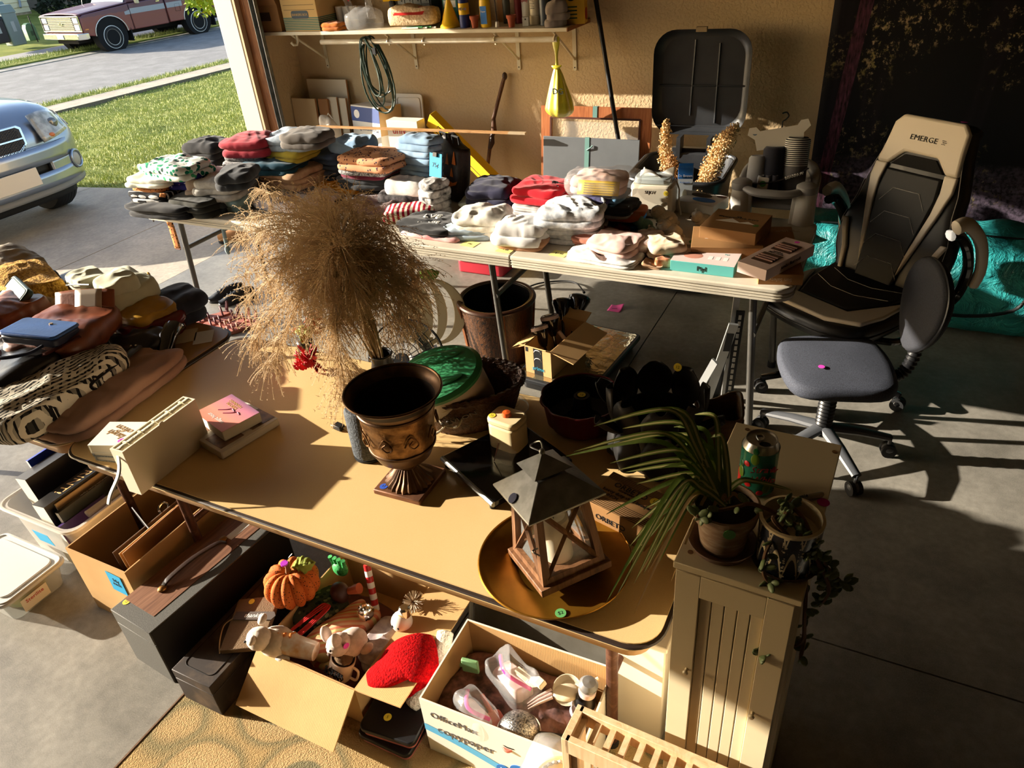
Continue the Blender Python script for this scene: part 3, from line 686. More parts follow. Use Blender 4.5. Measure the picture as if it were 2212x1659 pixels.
t=bottle('spray_can','blue and yellow lubricant spray can with red cap',1006,.30,[('can',[(0,0),(.032,0),(.033,.004),(.033,.185),(.024,.20)],NAVY),('label_band',[(.0334,.075),(.0334,.14)],YEL),('cap',[(.024,.2),(.024,.25),(.02,.255),(0,.255)],REDP)],None,cat='spray can')
txt('WD-40',.022,NAVY,t,frame((.004,-.0345,.108),(1,0,0),(0,0,1)),ext=.0008)
for px,lb in((1027,'small terracotta pot beside the blue spray can on the shelf'),(1106,'small terracotta pot in front of the dark bottles on the shelf')):
 t=thing('terracotta_pot',lb,'pot',(SP(px,.32),4.46,ZS),0,'terracotta pots on the shelf');MB().lathe([(0,0),(.018,0),(.025,.05),(.03,.05),(.031,.068),(.027,.068),(.024,.05),(.016,.01),(0,.01)],24).build('body',TERRA,t);MB().lathe([(.0,.045),(.024,.047)],16).build('soil',M('dark soil',(40,30,24),.95),t)
t=bottle('cleaner_bottle','yellow cleaner bottle with blue label and black cap',1051,.30,[('body',[(0,0),(.034,0),(.036,.01),(.036,.14),(.03,.17),(.014,.19),(.014,.2)],YEL),('cap',[(.015,.195),(.015,.235),(0,.237)],BLACKP)],flat=.7)
MB().box(-.022,.022,-.0262,-.0258,.02,.12).build('label',BLUEP,t);txt('Super',.014,WHITEP,t,frame((0,-.0268,.09),(1,0,0),(0,0,1)))
t=thing('foam_brush','small white-footed brush with a thin dark handle on the shelf','brush',(SP(1075,.3),4.48,ZS));MB().cyl((0,0,0),(0,0,.03),.013,.01).build('head',WHITE,t);MB().cyl((0,0,.03),(-.012,0,.24),.004,.003,8).build('handle',M('dark red handle',(40,22,22),.5),t)
t=thing('wood_panel_scrap','small tan board leaning at the back of the shelf','board',(SP(1086,.1),4.70,ZS));MB().box(-.035,.035,-.006,.006,0,.24).build('panel',CARD2,t);MB().box(-.035,.035,-.007,-.006,.2,.22).build('edge_band',KR,t)
t=bottle('dark_tube','dark grey squeeze bottle with black cap on the shelf',1097,.16,[('body',[(0,0),(.024,0),(.026,.12),(.02,.17),(.012,.18)],M('grey green plastic',(82,84,74),.4)),('cap',[(.014,.178),(.016,.215),(0,.217)],BLACKP)],flat=.6)
t=bottle('red_can','dark red spray can at the back of the shelf',1124,.15,[('can',[(0,0),(.03,0),(.03,.19),(.022,.2)],M('dark red metal',(110,24,28),.4,.3)),('cap',[(.022,.2),(.024,.25),(0,.25)],REDP)],cat='spray can')
t=bottle('power_spray','white spray bottle with red lettering on the shelf',1140,.17,[('body',[(0,0),(.03,0),(.031,.16),(.02,.2),(.013,.22)],WHITE),('cap',[(.015,.215),(.015,.25),(0,.25)],TEAL)]);txt('Power\nSpray',.022,REDP,t,frame((0,-.0318,.14),(1,0,0),(0,0,1)),ext=.001)
t=bottle('cream_bottle','tall cream bottle with small printed text on the shelf',1158,.22,[('body',[(0,0),(.034,0),(.036,.01),(.036,.05),(.032,.055),(.033,.17),(.02,.2),(.012,.215)],M('cream plastic',(226,216,190),.45)),('cap',[(.014,.21),(.014,.25),(0,.25)],WHITE)])
for k in range(7):MB().box(-.018,.012-.004*(k%3),-.0343,-.0338,.09+k*.009,.094+k*.009).build('text_line',M('grey print',(120,112,100),.7),t)
t=thing('sample_box','tiny white box in front of the cream bottle on the shelf','box',(SP(1137,.28),4.50,ZS),10);MB().box(-.02,.02,-.012,.012,0,.05).build('carton',WHITE,t,bev=.001);MB().box(-.004,.004,-.0128,-.012,.034,.042).build('punched_hole',INK,t)
t=bottle('grey_bottle','slate grey bottle beside the dark jug on the shelf',1177,.26,[('body',[(0,0),(.026,0),(.027,.17),(.018,.2)],M('slate plastic',(84,92,104),.4)),('cap',[(.018,.2),(.018,.25),(0,.25)],BLACKP)])
t=bottle('dark_jug','dark textured jug on the shelf behind the rag',1192,.18,[('body',[(0,0),(.05,0),(.052,.18),(.03,.22)],M('dark jug',(34,38,36),.5,n=(60,(58,62,56)))),('cap',[(.03,.22),(.03,.25),(0,.25)],BLACKP)])
cloth('grey_rag','crumpled grey rag hanging over the shelf\'s inner end','rag',(SP(1203,.33),4.46,ZS),(.14,.12,.11),fab((150,136,126)),20,12,1,.9,2.6,.55)
t=thing('plant_food_box','green and yellow plant food box at the end of the shelf','box',(SP(1232,.26)+.0,4.58,ZS),12)
MB().box(-.075,.075,-.05,.05,0,.14).build('carton_lower',M('plant food yellow',(224,176,40),.5),t);MB().box(-.075,.075,-.05,.05,.14,.26).build('carton_upper',M('plant food green',(22,104,52),.5),t)
MB().cyl((-.005,-.052,.155),(-.005,-.05,.155),.03,n=20).build('round_emblem',INK,t)
for k in range(4):MB().box(-.05,.03,-.0512,-.0505,.03+k*.02,.037+k*.02).build('text_line',M('dark green print',(30,70,36),.6),t)
MB().cyl((.0765,.0,.05),(.075,.0,.05),.035,n=14).build('fruit_picture',REDP,t)
# hanging and leaning on the wall
CORDG=M('dark green cord',(40,62,50),.5)
ck=thing('extension_cord','coiled dark green extension cord hanging from the closet rod','cord',(-3.37,4.47,1.35))
rnd=random.Random(4)
for k in range(9):
 w=.05+.10*rnd.random();h=.36+.17*rnd.random();o=rnd.uniform(-.03,.03);dy=-.03+.008*k
 pts=[(o+w*math.sin(a)*(.55+.45*(1-math.cos(a))/2)+.05*(1-math.cos(a))/2,dy+.01*math.sin(2*a+k),.02-h*(1-math.cos(a))/2)for a in[2*math.pi*q/28 for q in range(28)]]
 MB().tube(pts,.0055,6,closed=True).build('loop',CORDG,ck)
MB().tube([(.03,-.05,.02),(.06,-.05,-.03),(.09,-.05,-.05),(.10,-.05,-.09)],.006,6).build('loose_end',CORDG,ck);MB().cbox((.095,-.05,-.06),(.025,.02,.04)).build('plug',BLKRUB,ck)
_t=NT('yellow shopping bag');_t.base(_t.ramp(_t.noi(14,3,_t.co((1,1,.2))),[(.35,(240,226,60)),(.7,(206,196,50))]));YB_=_t.set(.35,0,.5,trans=.25)
yb=thing('yellow_bag','knotted yellow plastic bag hanging from the rod\'s inner end','bag',(-1.955,4.47,1.33))
def ybf(u,v):
 a=2*math.pi*u;z=-.14-.305*v
 r=.012+.082*min(1,(v*1.25)**.8)if v<.8 else.094*math.sqrt(max(0,1-((v-.8)/.2)**2))
 r*=1+.05*math.sin(9*a+2*v)+.06*noise.noise(Vector((math.cos(a)*2,math.sin(a)*2,v*4)))
 return Vector((r*math.cos(a)+.012*v,r*.8*math.sin(a),z))
MB().sheet(ybf,48,26,None,True).build('sack',YB_,yb,sm=180)
MB().sheet(lambda u,v:Vector((.018*(1+.3*math.sin(v*7))*math.cos(6.283*u)*(1.2-.7*v),.008*math.sin(6.283*u),.03-.17*v)),14,12,None,True).build('twisted_neck',YB_,yb,sm=180)
MB().tube([(-.03,-.01,-.135),(-.012,-.014,-.14),(.012,-.014,-.142),(.035,-.01,-.132)],[.004,.012,.012,.004],8).build('knot',YB_,yb)
txt('DG',.05,M('bag black print',(30,34,20),.6),yb,frame((.035,-.078,-.27),(1,0,0),(0,-.12,1)),ext=.003)
MB().ell((.012,0,-.395),(.06,.05,.045),fn=lambda p:1+.12*noise.noise(p*3)).build('dark_contents',M('bag contents',(70,70,30),.8),yb)
PW=M('white melamine panel',(224,208,180),.5);PE=M('panel raw edge',(170,122,78),.8)
def panel(label,x0,w,h,y,th,mat,lean=4,edge=True):
 t=thing('leaning_panel',label,'panel',(x0+w/2,y,0),0,None,(math.radians(-lean),0,0))
 MB().box(-w/2,w/2,0,th,0.0,h).build('board',mat,t,bev=.001)
 if edge:MB().box(w/2,w/2+.001,0,th,0,h).build('raw_edge',PE,t)
 return t
panel('tall white melamine panel leaning in the corner behind the others',-4.20,.38,1.04,4.66,.016,PW)
panel('short cream panel at the front of the corner stack',-4.27,.23,.925,4.53,.016,M('cream panel',(226,200,158),.6))
panel('narrow brown board in the middle of the corner stack',-4.03,.09,.92,4.555,.018,PE,edge=False)
panel('thin white panel second from the paper cartons',-3.96,.09,.93,4.58,.014,PW)
panel('thin white panel nearest the paper cartons',-3.87,.07,.92,4.60,.014,PW)
pc=thing('paper_carton','white and blue copy paper carton standing upside down by the wall','carton',(-3.50,4.53,0),-12,None,(math.radians(-5),0,math.radians(-12)))
MB().box(-.15,.15,-.11,.11,0,.90).build('carton_body',M('carton white',(220,216,206),.7),pc,bev=.002)
MB().box(-.151,.151,-.1115,-.11,.79,.89).build('blue_band',M('blue band',(64,84,140),.7),pc);MB().box(.15,.1515,-.11,.11,.70,.9).build('side_label',M('tan label',(196,160,110),.7),pc)
txt('Multipurpose Paper',.032,M('grey blue print',(92,104,130),.7),pc,frame((0,-.1125,.735),(-1,0,0),(0,0,-1)))
MB().cyl((-.09,-.1125,.84),(-.09,-.111,.84),.03,n=20).build('round_logo',WHITEP,pc)
MB().tube([(.1*math.cos(a),-.112,.60+.1*math.sin(a))for a in[k*.2618 for k in range(24)]],.003,5,closed=True).build('printed_ring',M('grey blue print',(92,104,130),.7),pc)
txt('ALWAYS MADE WITH PRIDE',.016,M('grey blue print',(92,104,130),.7),pc,frame((0,-.1125,.665),(1,0,0),(0,0,1)))
MB().box(-.06,.06,-.1125,-.1115,.60,.615).box(-.06,.06,-.1125,-.1115,.57,.585).build('red_print',M('red print',(190,80,76),.7),pc)
ld=thing('white_board','flat white rimmed panel leaning on the wall beside the paper carton','panel',(-3.27,4.66,0),0,None,(math.radians(-5),0,0));MB().prism(rrect(.24,.95,.02),0,.012,frame((0,0,.475),(1,0,0),(0,0,1))).build('panel',M('lid white',(214,206,194),.6),ld);MB().tube([(x,-.014,z+.475)for x,z in rrect(.20,.90,.02)],.004,5,closed=True).build('raised_rim',M('lid white',(214,206,194),.6),ld)
wb_=thing('wastepaper_bag','crumpled white bag tucked beside the paper carton','bag',(-3.80,4.44,0));lump(.14,.12,.84,5,1,2.2,.04,40,.8).build('sack',M('white bag',(214,204,186),.6,b=(12,.6,.02)),wb_,sm=180);MB().tube([(-.03,0,.82),(0,0,.86),(.03,0,.82)],.006,6).build('handle',M('white bag',(214,204,186),.6),wb_)
ub=thing('universal_box','white box with red lettering standing behind the denim pile','box',(-3.13,4.45,0),0);MB().box(-.13,.13,-.05,.05,0,.84).build('carton',M('white carton',(232,224,208),.6),ub,bev=.002);txt('univ',.07,REDP,ub,frame((-.03,-.0515,.77),(1,0,0),(0,0,1)))
p0=Vector((-2.93,4.50,.83));p1=Vector((-2.42,4.46,.40));dd=(p1-p0).normalized()
yl=thing('yellow_carton','long yellow carton leaning across the wall behind the tote bag','carton',p0)
ym=frame((0,0,0),dd,(0,-.25,1));L=.98
MB().box(-.02,L,-.06,.06,-.03,.03,ym).build('carton_body',M('yellow carton paint',(236,186,22),.5),yl,bev=.002)
MB().tube([(.07,-.032,.031),(.30,-.032,.031),(.30,.032,.031),(.07,.032,.031)],.003,4,ym,True).build('printed_frame',INK,yl);MB().box(.12,.2,-.02,.02,.03,.0315,ym).build('printed_mark',INK,yl);MB().box(.36,.62,-.03,-.024,.03,.0312,ym).build('printed_line',INK,yl)
a,b_=WY(684,273,4.355),WY(1135,288,4.40)
la=thing('wooden_lath','thin wooden lath resting level across the cartons and the walking stick','lath',a);q=b_-a;MB().box(0,q.length,-.006,.006,-.014,.014,frame((0,0,0),q,(0,1,0))@RX(90)).build('strip',m_wood('lath wood',(150,104,60),(186,140,90),(200,160,110),(1,14,14),6),la);MB().box(q.length-.12,q.length+.002,-.0065,.0065,-.0145,.0145,frame((0,0,0),q,(0,1,0))@RX(90)).build('taped_end',M('tape clear',(190,170,140),.3),la)
ws=thing('walking_stick','gnarled dark wooden walking stick leaning on the tan wall','walking stick',(-2.72,4.66,0))
MB().tube([(0,-.12,0),(.05,-.05,.25),(.10,.02,.50),(.13,.04,.66),(.155,.05,.72),(.16,.05,.80),(.19,.07,.90),(.235,.085,1.03),(.25,.09,1.07)],[.011,.012,.013,.015,.020,.014,.013,.014,.012],10).build('shaft',m_wood('stick wood',(54,30,16),(92,56,30),(120,78,44),(10,10,2)),ws);MB().ell((.252,.09,1.075),(.018,.018,.026),12,8).build('knob',M('stick knob',(60,36,22),.5),ws);MB().tube([(.12,.03,.60),(.14,.03,.64),(.15,.035,.70)],[.016,.022,.012],8).build('burl',M('stick knob',(60,36,22),.5),ws)
FRW=m_wood('orange frame wood',(142,78,40),(174,102,56),(192,122,74),(14,14,1),4)
pf=thing('picture_frame','large orange-brown wooden picture frame leaning against the wall','picture frame',(-1.765,4.50,0),0,None,(math.radians(-7.5),0,math.radians(1)))
w,h,bw=.75,.93,.07
MB().add([(-w/2,0,h),(w/2,0,h),(w/2-bw,0,h-bw),(-w/2+bw,0,h-bw),(-w/2,.03,h),(w/2,.03,h),(w/2-bw,.03,h-bw),(-w/2+bw,.03,h-bw)],[(0,3,2,1),(0,1,5,4),(2,3,7,6),(4,5,6,7),(0,4,7,3),(1,2,6,5)]).build('top_rail',FRW,pf)
MB().add([(-w/2,0,0),(w/2,0,0),(w/2-bw,0,bw),(-w/2+bw,0,bw),(-w/2,.03,0),(w/2,.03,0),(w/2-bw,.03,bw),(-w/2+bw,.03,bw)],[(1,2,3,0),(4,5,1,0),(6,7,3,2),(7,6,5,4),(3,7,4,0),(5,6,2,1)]).build('bottom_rail',FRW,pf)
for s in(-1,1):
 MB().hexa([(s*w/2,0,0),(s*(w/2-bw),0,bw),(s*(w/2-bw),.03,bw),(s*w/2,.03,0)],[(s*w/2,0,h),(s*(w/2-bw),0,h-bw),(s*(w/2-bw),.03,h-bw),(s*w/2,.03,h)]).build('side_rail',FRW,pf)
 MB().box(s*(w/2-bw)-.006,s*(w/2-bw)+.006,-.006,.004,bw,h-bw).build('inner_bead',M('dark bead',(84,40,22),.5),pf)
MB().box(-w/2+bw,w/2-bw,-.006,.004,h-bw-.006,h-bw+.006).build('inner_bead',M('dark bead',(84,40,22),.5),pf)
MB().box(-w/2+bw-.01,w/2-bw+.01,.012,.015,bw-.01,h-bw+.01).build('glass_pane',M('frame glass',(235,240,240),.03,alpha=.10,spec=.6),pf)
TEALT=M('teal ribbon',(110,152,146),.5)
MB().box(-.012,.018,-.003,.033,h-bw-.004,h+.003).build('tied_ribbon',TEALT,pf)
gb=thing('grey_board','flat grey board tied with a teal ribbon leaning before the picture frame','board',(-1.74,4.36,0),0,None,(math.radians(-8),0,math.radians(1)))
MB().box(-.325,.325,0,.012,0,.775).build('panel',M('slate grey board',(104,108,112),.6,n=(4,(94,98,102))),gb,bev=.002)
MB().box(-.035,-.005,-.003,.015,.25,.778).build('ribbon',TEALT,gb);MB().tube([(-.02,-.004,.70),(.005,-.010,.715),(.02,-.006,.73)],.004,6).build('ribbon_knot',TEALT,gb)
po=thing('black_pole','long black pole leaning on the wall beside the shelf end','pole',(-1.40,4.42,0));tp=Vector((-.44,.33,1.75));MB().tube([(0,0,.0),tuple(tp)],.014,12).build('shaft',BLACKP,po);MB().tube([tuple(tp*.88),tuple(tp*.93)],.02,12).build('grip_collar',BLACKP,po)
# tapestry
t=NT('forest tapestry print');g=t.n('ShaderNodeTexCoord');sp=t.n('ShaderNodeSeparateXYZ',{0:(g,'Object')})
tr=t.noi(2.1,3,t.co((1.6,1,.10),(0,math.radians(-6),0)),.5,.4)
trunk=t.ramp(tr,[(.44,(9,8,12)),(.50,(22,17,24)),(.54,(11,10,14))])
fo=t.noi(26,6,t.co((1,1,.8)),.75);big=t.noi(2.4,3)
fm=t.math('MULTIPLY',t.ramp(fo,[(.55,(0,0,0)),(.63,(255,255,255))]),t.ramp(big,[(.50,(0,0,0)),(.62,(255,255,255))]))
c1=t.mix(fm,trunk,t.ramp(t.noi(30,2),[(.4,(140,126,76)),(.6,(190,164,130))]))
lowf=t.math('MULTIPLY',t.ramp(t.math('ADD',(sp,2),t.math('MULTIPLY',t.noi(5,5,t.co((.5,1,2))),.22)),[(.36,(255,255,255)),(.50,(0,0,0))]),t.ramp(t.noi(60,4),[(.35,(90,90,90)),(.6,(255,255,255))]))
c2=t.mix(lowf,c1,lin((92,80,96)))
xx=t.math('ADD',(sp,0),t.math('MULTIPLY',(sp,2),-.085));xd=t.math('ABSOLUTE',t.math('ADD',xx,-.06))
pt=t.math('LESS_THAN',xd,.034)
bark=t.ramp(t.noi(60,4,t.co((1.5,1,.3))),[(.35,(26,12,20)),(.65,(92,50,68))])
t.base(t.mix(pt,c2,bark));TAPM=t.set(.8,0,.3)
tp_=thing('forest_tapestry','large dark forest print tapestry hanging on the tan wall','tapestry',(-.43,4.765,.28))
MB().sheet(lambda u,v:Vector((-.0+2.9*u,-.012+.010*math.sin(u*22)*(1-.6*v)-.02*(1-v),2.25*v-.02*u)),70,20).build('cloth_panel',TAPM,tp_,solid=.002,sm=180)
MB().tube([(0,-.012,2.25),(2.9,-.012,2.23)],.008,8).build('top_hem',M('tapestry hem',(14,12,16),.9),tp_)
MB().sheet(lambda u,v:Vector((2.9*u,-.037+.010*math.sin(u*22),-.05+.05*v-.02*u)),70,2).build('lower_hem',M('tapestry hem',(14,12,16),.9),tp_,solid=.002)
# trash bin with open lid
BINM=M('bin charcoal plastic',(40,42,46),.38,n=(8,(50,52,55)),b=(90,.1));BIND=M('bin dusty inside',(70,68,62),.6,n=(3,(96,90,78)))
tb=thing('trash_bin','black wheeled trash bin with its lid open against the wall','trash bin',(-1.07,4.20,0),2)
def ring(w,d,r,z):return[Vector((x,y,z))for x,y in rrect(w,d,r,6)]
def shell(rings,mat,name,parent,closed_bottom=True,rev=False):
 b=MB();n=len(rings[0]);vs=[v for r in rings for v in r]
 fs=[(i*n+k,i*n+(k+1)%n,(i+1)*n+(k+1)%n,(i+1)*n+k)for i in range(len(rings)-1)for k in range(n)]
 if closed_bottom:fs.append(tuple(range(n-1,-1,-1)))
 if rev:fs=[tuple(reversed(f))for f in fs]
 return b.add(vs,fs).build(name,mat,parent,sm=50)
shell([ring(.44,.44,.07,.02),ring(.455,.455,.07,.3),ring(.50,.50,.09,.60),ring(.52,.52,.10,.66),ring(.53,.54,.10,.70),ring(.50,.51,.09,.70),ring(.48,.48,.09,.60),ring(.42,.42,.07,.05)],BINM,'bin_body',tb,True)
MB().prism(rrect(.42,.42,.07),.045,.05).build('bin_floor',BINM,tb)
rim=MB().tube([(x,y,.70)for x,y in rrect(.535,.545,.10,6)],.013,8,closed=True).build('rim',BINM,tb)
lm=TR(0,.33,.80)@RX(88)
def lidring(w,d,r,z):return[lm@Vector((x,y+.29,z))for x,y in rrect(w,d,r,7)]
lid=shell([lidring(.56,.58,.13,.0),lidring(.555,.575,.13,-.02),lidring(.50,.52,.12,-.055),lidring(.47,.49,.11,-.062)],BINM,'lid',tb,False)
lb=MB();n=len(lidring(.47,.49,.11,-.062));lb.add(lidring(.47,.49,.11,-.0615),[tuple(range(n))]);lb.build('lid_panel',BINM,lid)
for a in([(-.06,.10,-.058),(-.05,.52,-.058)],[(-.26,.27,-.058),(.26,.27,-.058)],[(.09,.06,-.058),(.09,.50,-.058)]):MB().tube(a,.006,5,lm).build('lid_rib',BINM,lid)
MB().tube([(-.28,.05,.0),(.28,.05,.0)],.001,4,lm).build('seam',BINM,lid)
for s in(-1,1):MB().box(s*.09-.012,s*.09+.012,.25,.345,.68,.80).build('hinge_arm',BINM,tb)
MB().box(-.14,.14,.31,.35,.70,.725).build('hinge_bar',BINM,tb);MB().cbox((0,.31,1.385),(.06,.03,.025)).build('lid_tab',M('tab tan',(150,128,96),.7),tb)
for s in(-1,1):MB().cyl((s*.19,.21,.07),(s*.24,.21,.07),.07,n=20).build('wheel',BLKRUB,tb)
def plume(label,base,tip,wmax,seed,col,n=1500,droop=(0,0,0)):
 t=thing('dried_plume',label,'plume',base,0,'dried plumes in the trash bin');rnd=random.Random(seed);B0=Vector((0,0,0));T1=Vector(tip)-Vector(base)
 ctrl=[B0,T1*.5+Vector((0,0,.06)),T1];path=catmull(ctrl,10)
 MB().tube(path,.004,5).build('stem',M('straw stem',(176,140,90),.8),t)
 b=MB()
 for _ in range(n):
  s=rnd.uniform(.28,1);i=min(len(path)-2,int(s*(len(path)-1)));p=path[i].lerp(path[i+1],rnd.random());w=wmax*(math.sin(math.pi*min(1,(s-.2)/.85))**.7)
  d=Vector((rnd.gauss(0,1),rnd.gauss(0,1),rnd.gauss(0,1))).normalized()*w*rnd.random()**.6
  q=p+d;r_=rnd.uniform(.003,.007);u=Vector((rnd.uniform(-1,1),rnd.uniform(-1,1),rnd.uniform(-1,1))).normalized();v=u.orthogonal().normalized();w2=u.cross(v)
  k=len(b.v);b.v+=[q+u*r_*1.6,q+v*r_,q-v*r_,q+w2*r_,q-u*r_];b.f+=[(k,k+1,k+3),(k,k+3,k+2),(k,k+2,k+1),(k+4,k+3,k+1),(k+4,k+2,k+3),(k+4,k+1,k+2)]
 b.build('seed_head',col,t,sm=0)['kind']='stuff'
 return t
PLM=M('plume straw',(232,204,156),.9,n=(40,(206,168,116)));PLM2=M('plume brown',(170,130,88),.9,n=(40,(200,162,116)))
plume('straw plume standing upright at the left in the trash bin',(-1.17,4.20,.30),(-1.20,4.27,.94),.045,1,PLM)
plume('brown plume half hidden low in the trash bin',(-1.12,4.17,.40),(-1.14,4.19,.76),.05,9,PLM2,900)
plume('broad straw plume bending right out of the trash bin',(-1.0,4.15,.45),(-.80,4.24,.93),.065,2,PLM,1900)
plume('straw plume at the right end of the trash bin',(-.98,4.12,.45),(-.83,4.05,.80),.06,3,PLM,1600)
plume('straw plume drooping down over the front of the trash bin',(-.93,4.0,.70),(-.88,3.90,.43),.035,4,PLM,1000)
# far folding tables
PLT=M('white table plastic',(206,198,180),.5,n=(7,(190,182,164)),b=(160,.15,.001))
LEGM=M('grey table leg',(92,90,86),.4,.6);LEGB=M('black table leg',(30,30,32),.4,.5)
def rr4(w,d,rl,rr,n=6):
 pts=[]
 for cx,cy,a,r in((w/2-rr,d/2-rr,0,rr),(-w/2+rl,d/2-rl,90,rl),(-w/2+rl,-d/2+rl,180,rl),(w/2-rr,-d/2+rr,270,rr)):
  for k in range(n+1):pts.append((cx+r*math.cos(math.radians(a+90*k/n)),cy+r*math.sin(math.radians(a+90*k/n))))
 return pts
def folding_table(label,x0,x1,y0,y1,z,legm,legs=(True,True),rl=.05,rr=.05):
 t=thing('folding_table',label,'table',((x0+x1)/2,(y0+y1)/2,0));w,d=x1-x0,y1-y0
 MB().prism(rr4(w,d,rl,rr),z-.022,z).build('table_top',PLT,t,bev=.006)
 sk=MB();a=rr4(w-.006,d-.006,rl,rr);b=rr4(w-.03,d-.03,rl*.9,rr*.9);n=len(a)
 sk.add([(x,y,z-.02)for x,y in a]+[(x,y,z-.055)for x,y in a]+[(x,y,z-.055)for x,y in b],[(k,(k+1)%n,n+(k+1)%n,n+k)for k in range(n)]+[(n+k,n+(k+1)%n,2*n+(k+1)%n,2*n+k)for k in range(n)])
 sk.f=[list(reversed(f))for f in sk.f]
 sk.build('apron',PLT,t)
 for k in(0,1):MB().tube([(x,y,z-.028-.012*k)for x,y in rr4(w-.002,d-.002,rl,rr)],.002,4,closed=True).build('moulded_line',M('table line',(176,168,150),.6),t)
 for s,on in((-1,legs[0]),(1,legs[1])):
  if not on:continue
  lx=s*(w/2-.16)
  for yy in(-d/2+.09,d/2-.09):
   lg=MB().tube([(lx,yy*.93,z-.05),(lx+s*.05,yy,.02)],.016,12).build('leg',legm,t)
   MB().cyl((lx+s*.05,yy,0),(lx+s*.05,yy,.03),.02,n=12).build('foot_cap',BLKRUB,lg)
  MB().tube([(lx+s*.02,-d/2+.09,.48),(lx+s*.02,d/2-.09,.48)],.013,10).build('cross_bar',legm,t)
  MB().tube([(lx+s*.012,0,.52),(lx-s*.24,0,z-.06)],.011,8).build('folding_brace',legm,t)
  MB().tube([(lx-s*.2,.02*math.cos(q),z-.085+.02*math.sin(q))for q in[k*.5236 for k in range(12)]],.003,5,closed=True).build('locking_ring',GALV,t)
 return t
TZ=.74
folding_table('long white plastic folding table covered with clothes',-3.80,-1.434,2.675,3.43,TZ,LEGM,rr=.006)
folding_table('short white plastic folding table at the end holding the boxes',-1.432,-.24,2.675,3.43,TZ,LEGM,(False,True),.006,.07)
ss=thing('steel_stand','folded slotted steel stand leaning under the white table end','stand',W(1570,880,0))
def flatbar(p0,p1,w,th,mat,name,parent,holes=0):
 p0,p1=Vector(p0),Vector(p1);L=(p1-p0).length;m=frame(p0,p1-p0,(0,-.2,1)if abs((p1-p0).normalized().z)<.9 else(1,.3,0))
 o=MB().box(0,L,-w/2,w/2,-th/2,th/2,m).build(name,mat,parent)
 for k in range(holes):
  x=L*(k+.7)/(holes+.6);MB().prism([(x-.011,-.006),(x+.011,-.006),(x+.011,.006),(x-.011,.006)],-th/2-.001,th/2+.001,m).build('slot',M('slot light',(190,188,180),.5),o)
 return o
STL=M('light steel bar',(170,172,172),.4,.5);STB_=M('black steel bar',(24,24,25),.4,.4)
b0=ss.location.copy()
P=lambda px,py,z:W(px,py,z)-b0
flatbar((0,0,0),P(1600,672,.52),.035,.012,STB_,'slotted_upright',ss,16)
flatbar((-.02,.0,0),P(1592,640,.58),.026,.02,STL,'upright',ss)
flatbar((-.10,.03,0),P(1585,700,.47),.04,.012,STL,'diagonal_bar',ss);flatbar((-.16,.05,.0),P(1545,780,.28),.035,.01,STL,'short_bar',ss);flatbar((-.07,.05,.0),P(1578,720,.42),.03,.012,STB_,'dark_bar',ss)
# clothes
def pc(name,label,cat,cx,cy,base,size,mat,rz=0,seed=0,layers=2,wr=.14,p=3.2,flat=.75,tilt=(0,0),group='clothes on the white tables'):
 q=W(cx,cy,base+size[2]/2)
 return cloth(name,label,cat,(q.x,q.y,base),size,mat,rz,seed,layers,wr,p,flat,tilt,group)
GREENPR=fab_print((232,236,226),[(30,140,100),(20,110,84),(70,170,120),(16,60,50)],34,.42)
NAVYPR=fab_print((40,38,104),[(210,200,220),(120,60,140),(40,38,104),(220,160,190),(40,38,104)],60,.30)
LEOP=fab_print((196,128,76),[(30,20,16),(40,24,18)],75,.30)
PEACHPR=fab_print((206,150,112),[(90,40,40),(206,150,112),(60,60,80),(206,150,112)],70,.34)
MARL=fab((170,168,166),(90,90,92),90)
BLK=fab((26,26,29));CHAR=fab((52,54,58));WHT=fab((232,230,226),(214,212,210));CRM=fab((220,208,186))
DENL=fab((150,176,200),(116,146,176),9);DEND=fab((52,66,92),(84,104,132),5)
pc('folded_pants','black folded pants at the bottom of the table\'s street end','pants',375,440,TZ,(.46,.34,.07),BLK,4,1,3)
pc('folded_pants','dark olive folded pants showing under the striped one','pants',445,432,TZ,(.30,.34,.10),fab((52,52,44)),0,2,3)
pc('folded_shirt','black shirt with thin white stripes, folded near the leopard belt','shirt',352,412,TZ+.07,(.30,.30,.05),fab_stripe([(24,24,26),(24,24,26),(24,24,26),(210,208,204)],9,(0,1,0)),6,3,2)
pc('leopard_blouse','tan leopard print blouse folded above the striped shirt','blouse',345,394,TZ+.12,(.24,.24,.035),LEOP,0,4,2)
pc('folded_dress','white folded garment with pale yellow edge under the green print','dress',345,382,TZ+.15,(.30,.26,.05),fab((220,222,190),(236,236,230),7),8,5,2)
pc('printed_dress','green and white leaf print dress heaped at the table\'s street end','dress',382,362,TZ+.19,(.40,.26,.07),GREENPR,-6,6,1,.35)
pc('printed_blouse','navy purple flower print blouse beside the green print dress','blouse',418,380,TZ+.12,(.24,.22,.10),NAVYPR,15,7,1,.3)
pc('black_jacket','black jacket heaped behind the green print dress','jacket',463,345,TZ,(.30,.24,.22),BLK,0,8,1,.35)
pc('beige_garment','soft beige garment tucked beside the navy print','garment',438,402,TZ+.08,(.16,.18,.09),fab((186,164,142)),30,9,1,.3)
bl=thing('leopard_belt','leopard print strap hanging over the front of the long table','belt',W(352,420,TZ+.10))
o0=bl.location.copy();pts=[W(352,418,TZ+.15)-o0,W(350,440,.77)-o0,W(358,462,.70)-o0,W(370,490,.62)-o0,W(384,536,.50)-o0]
pp=catmull(pts,6)
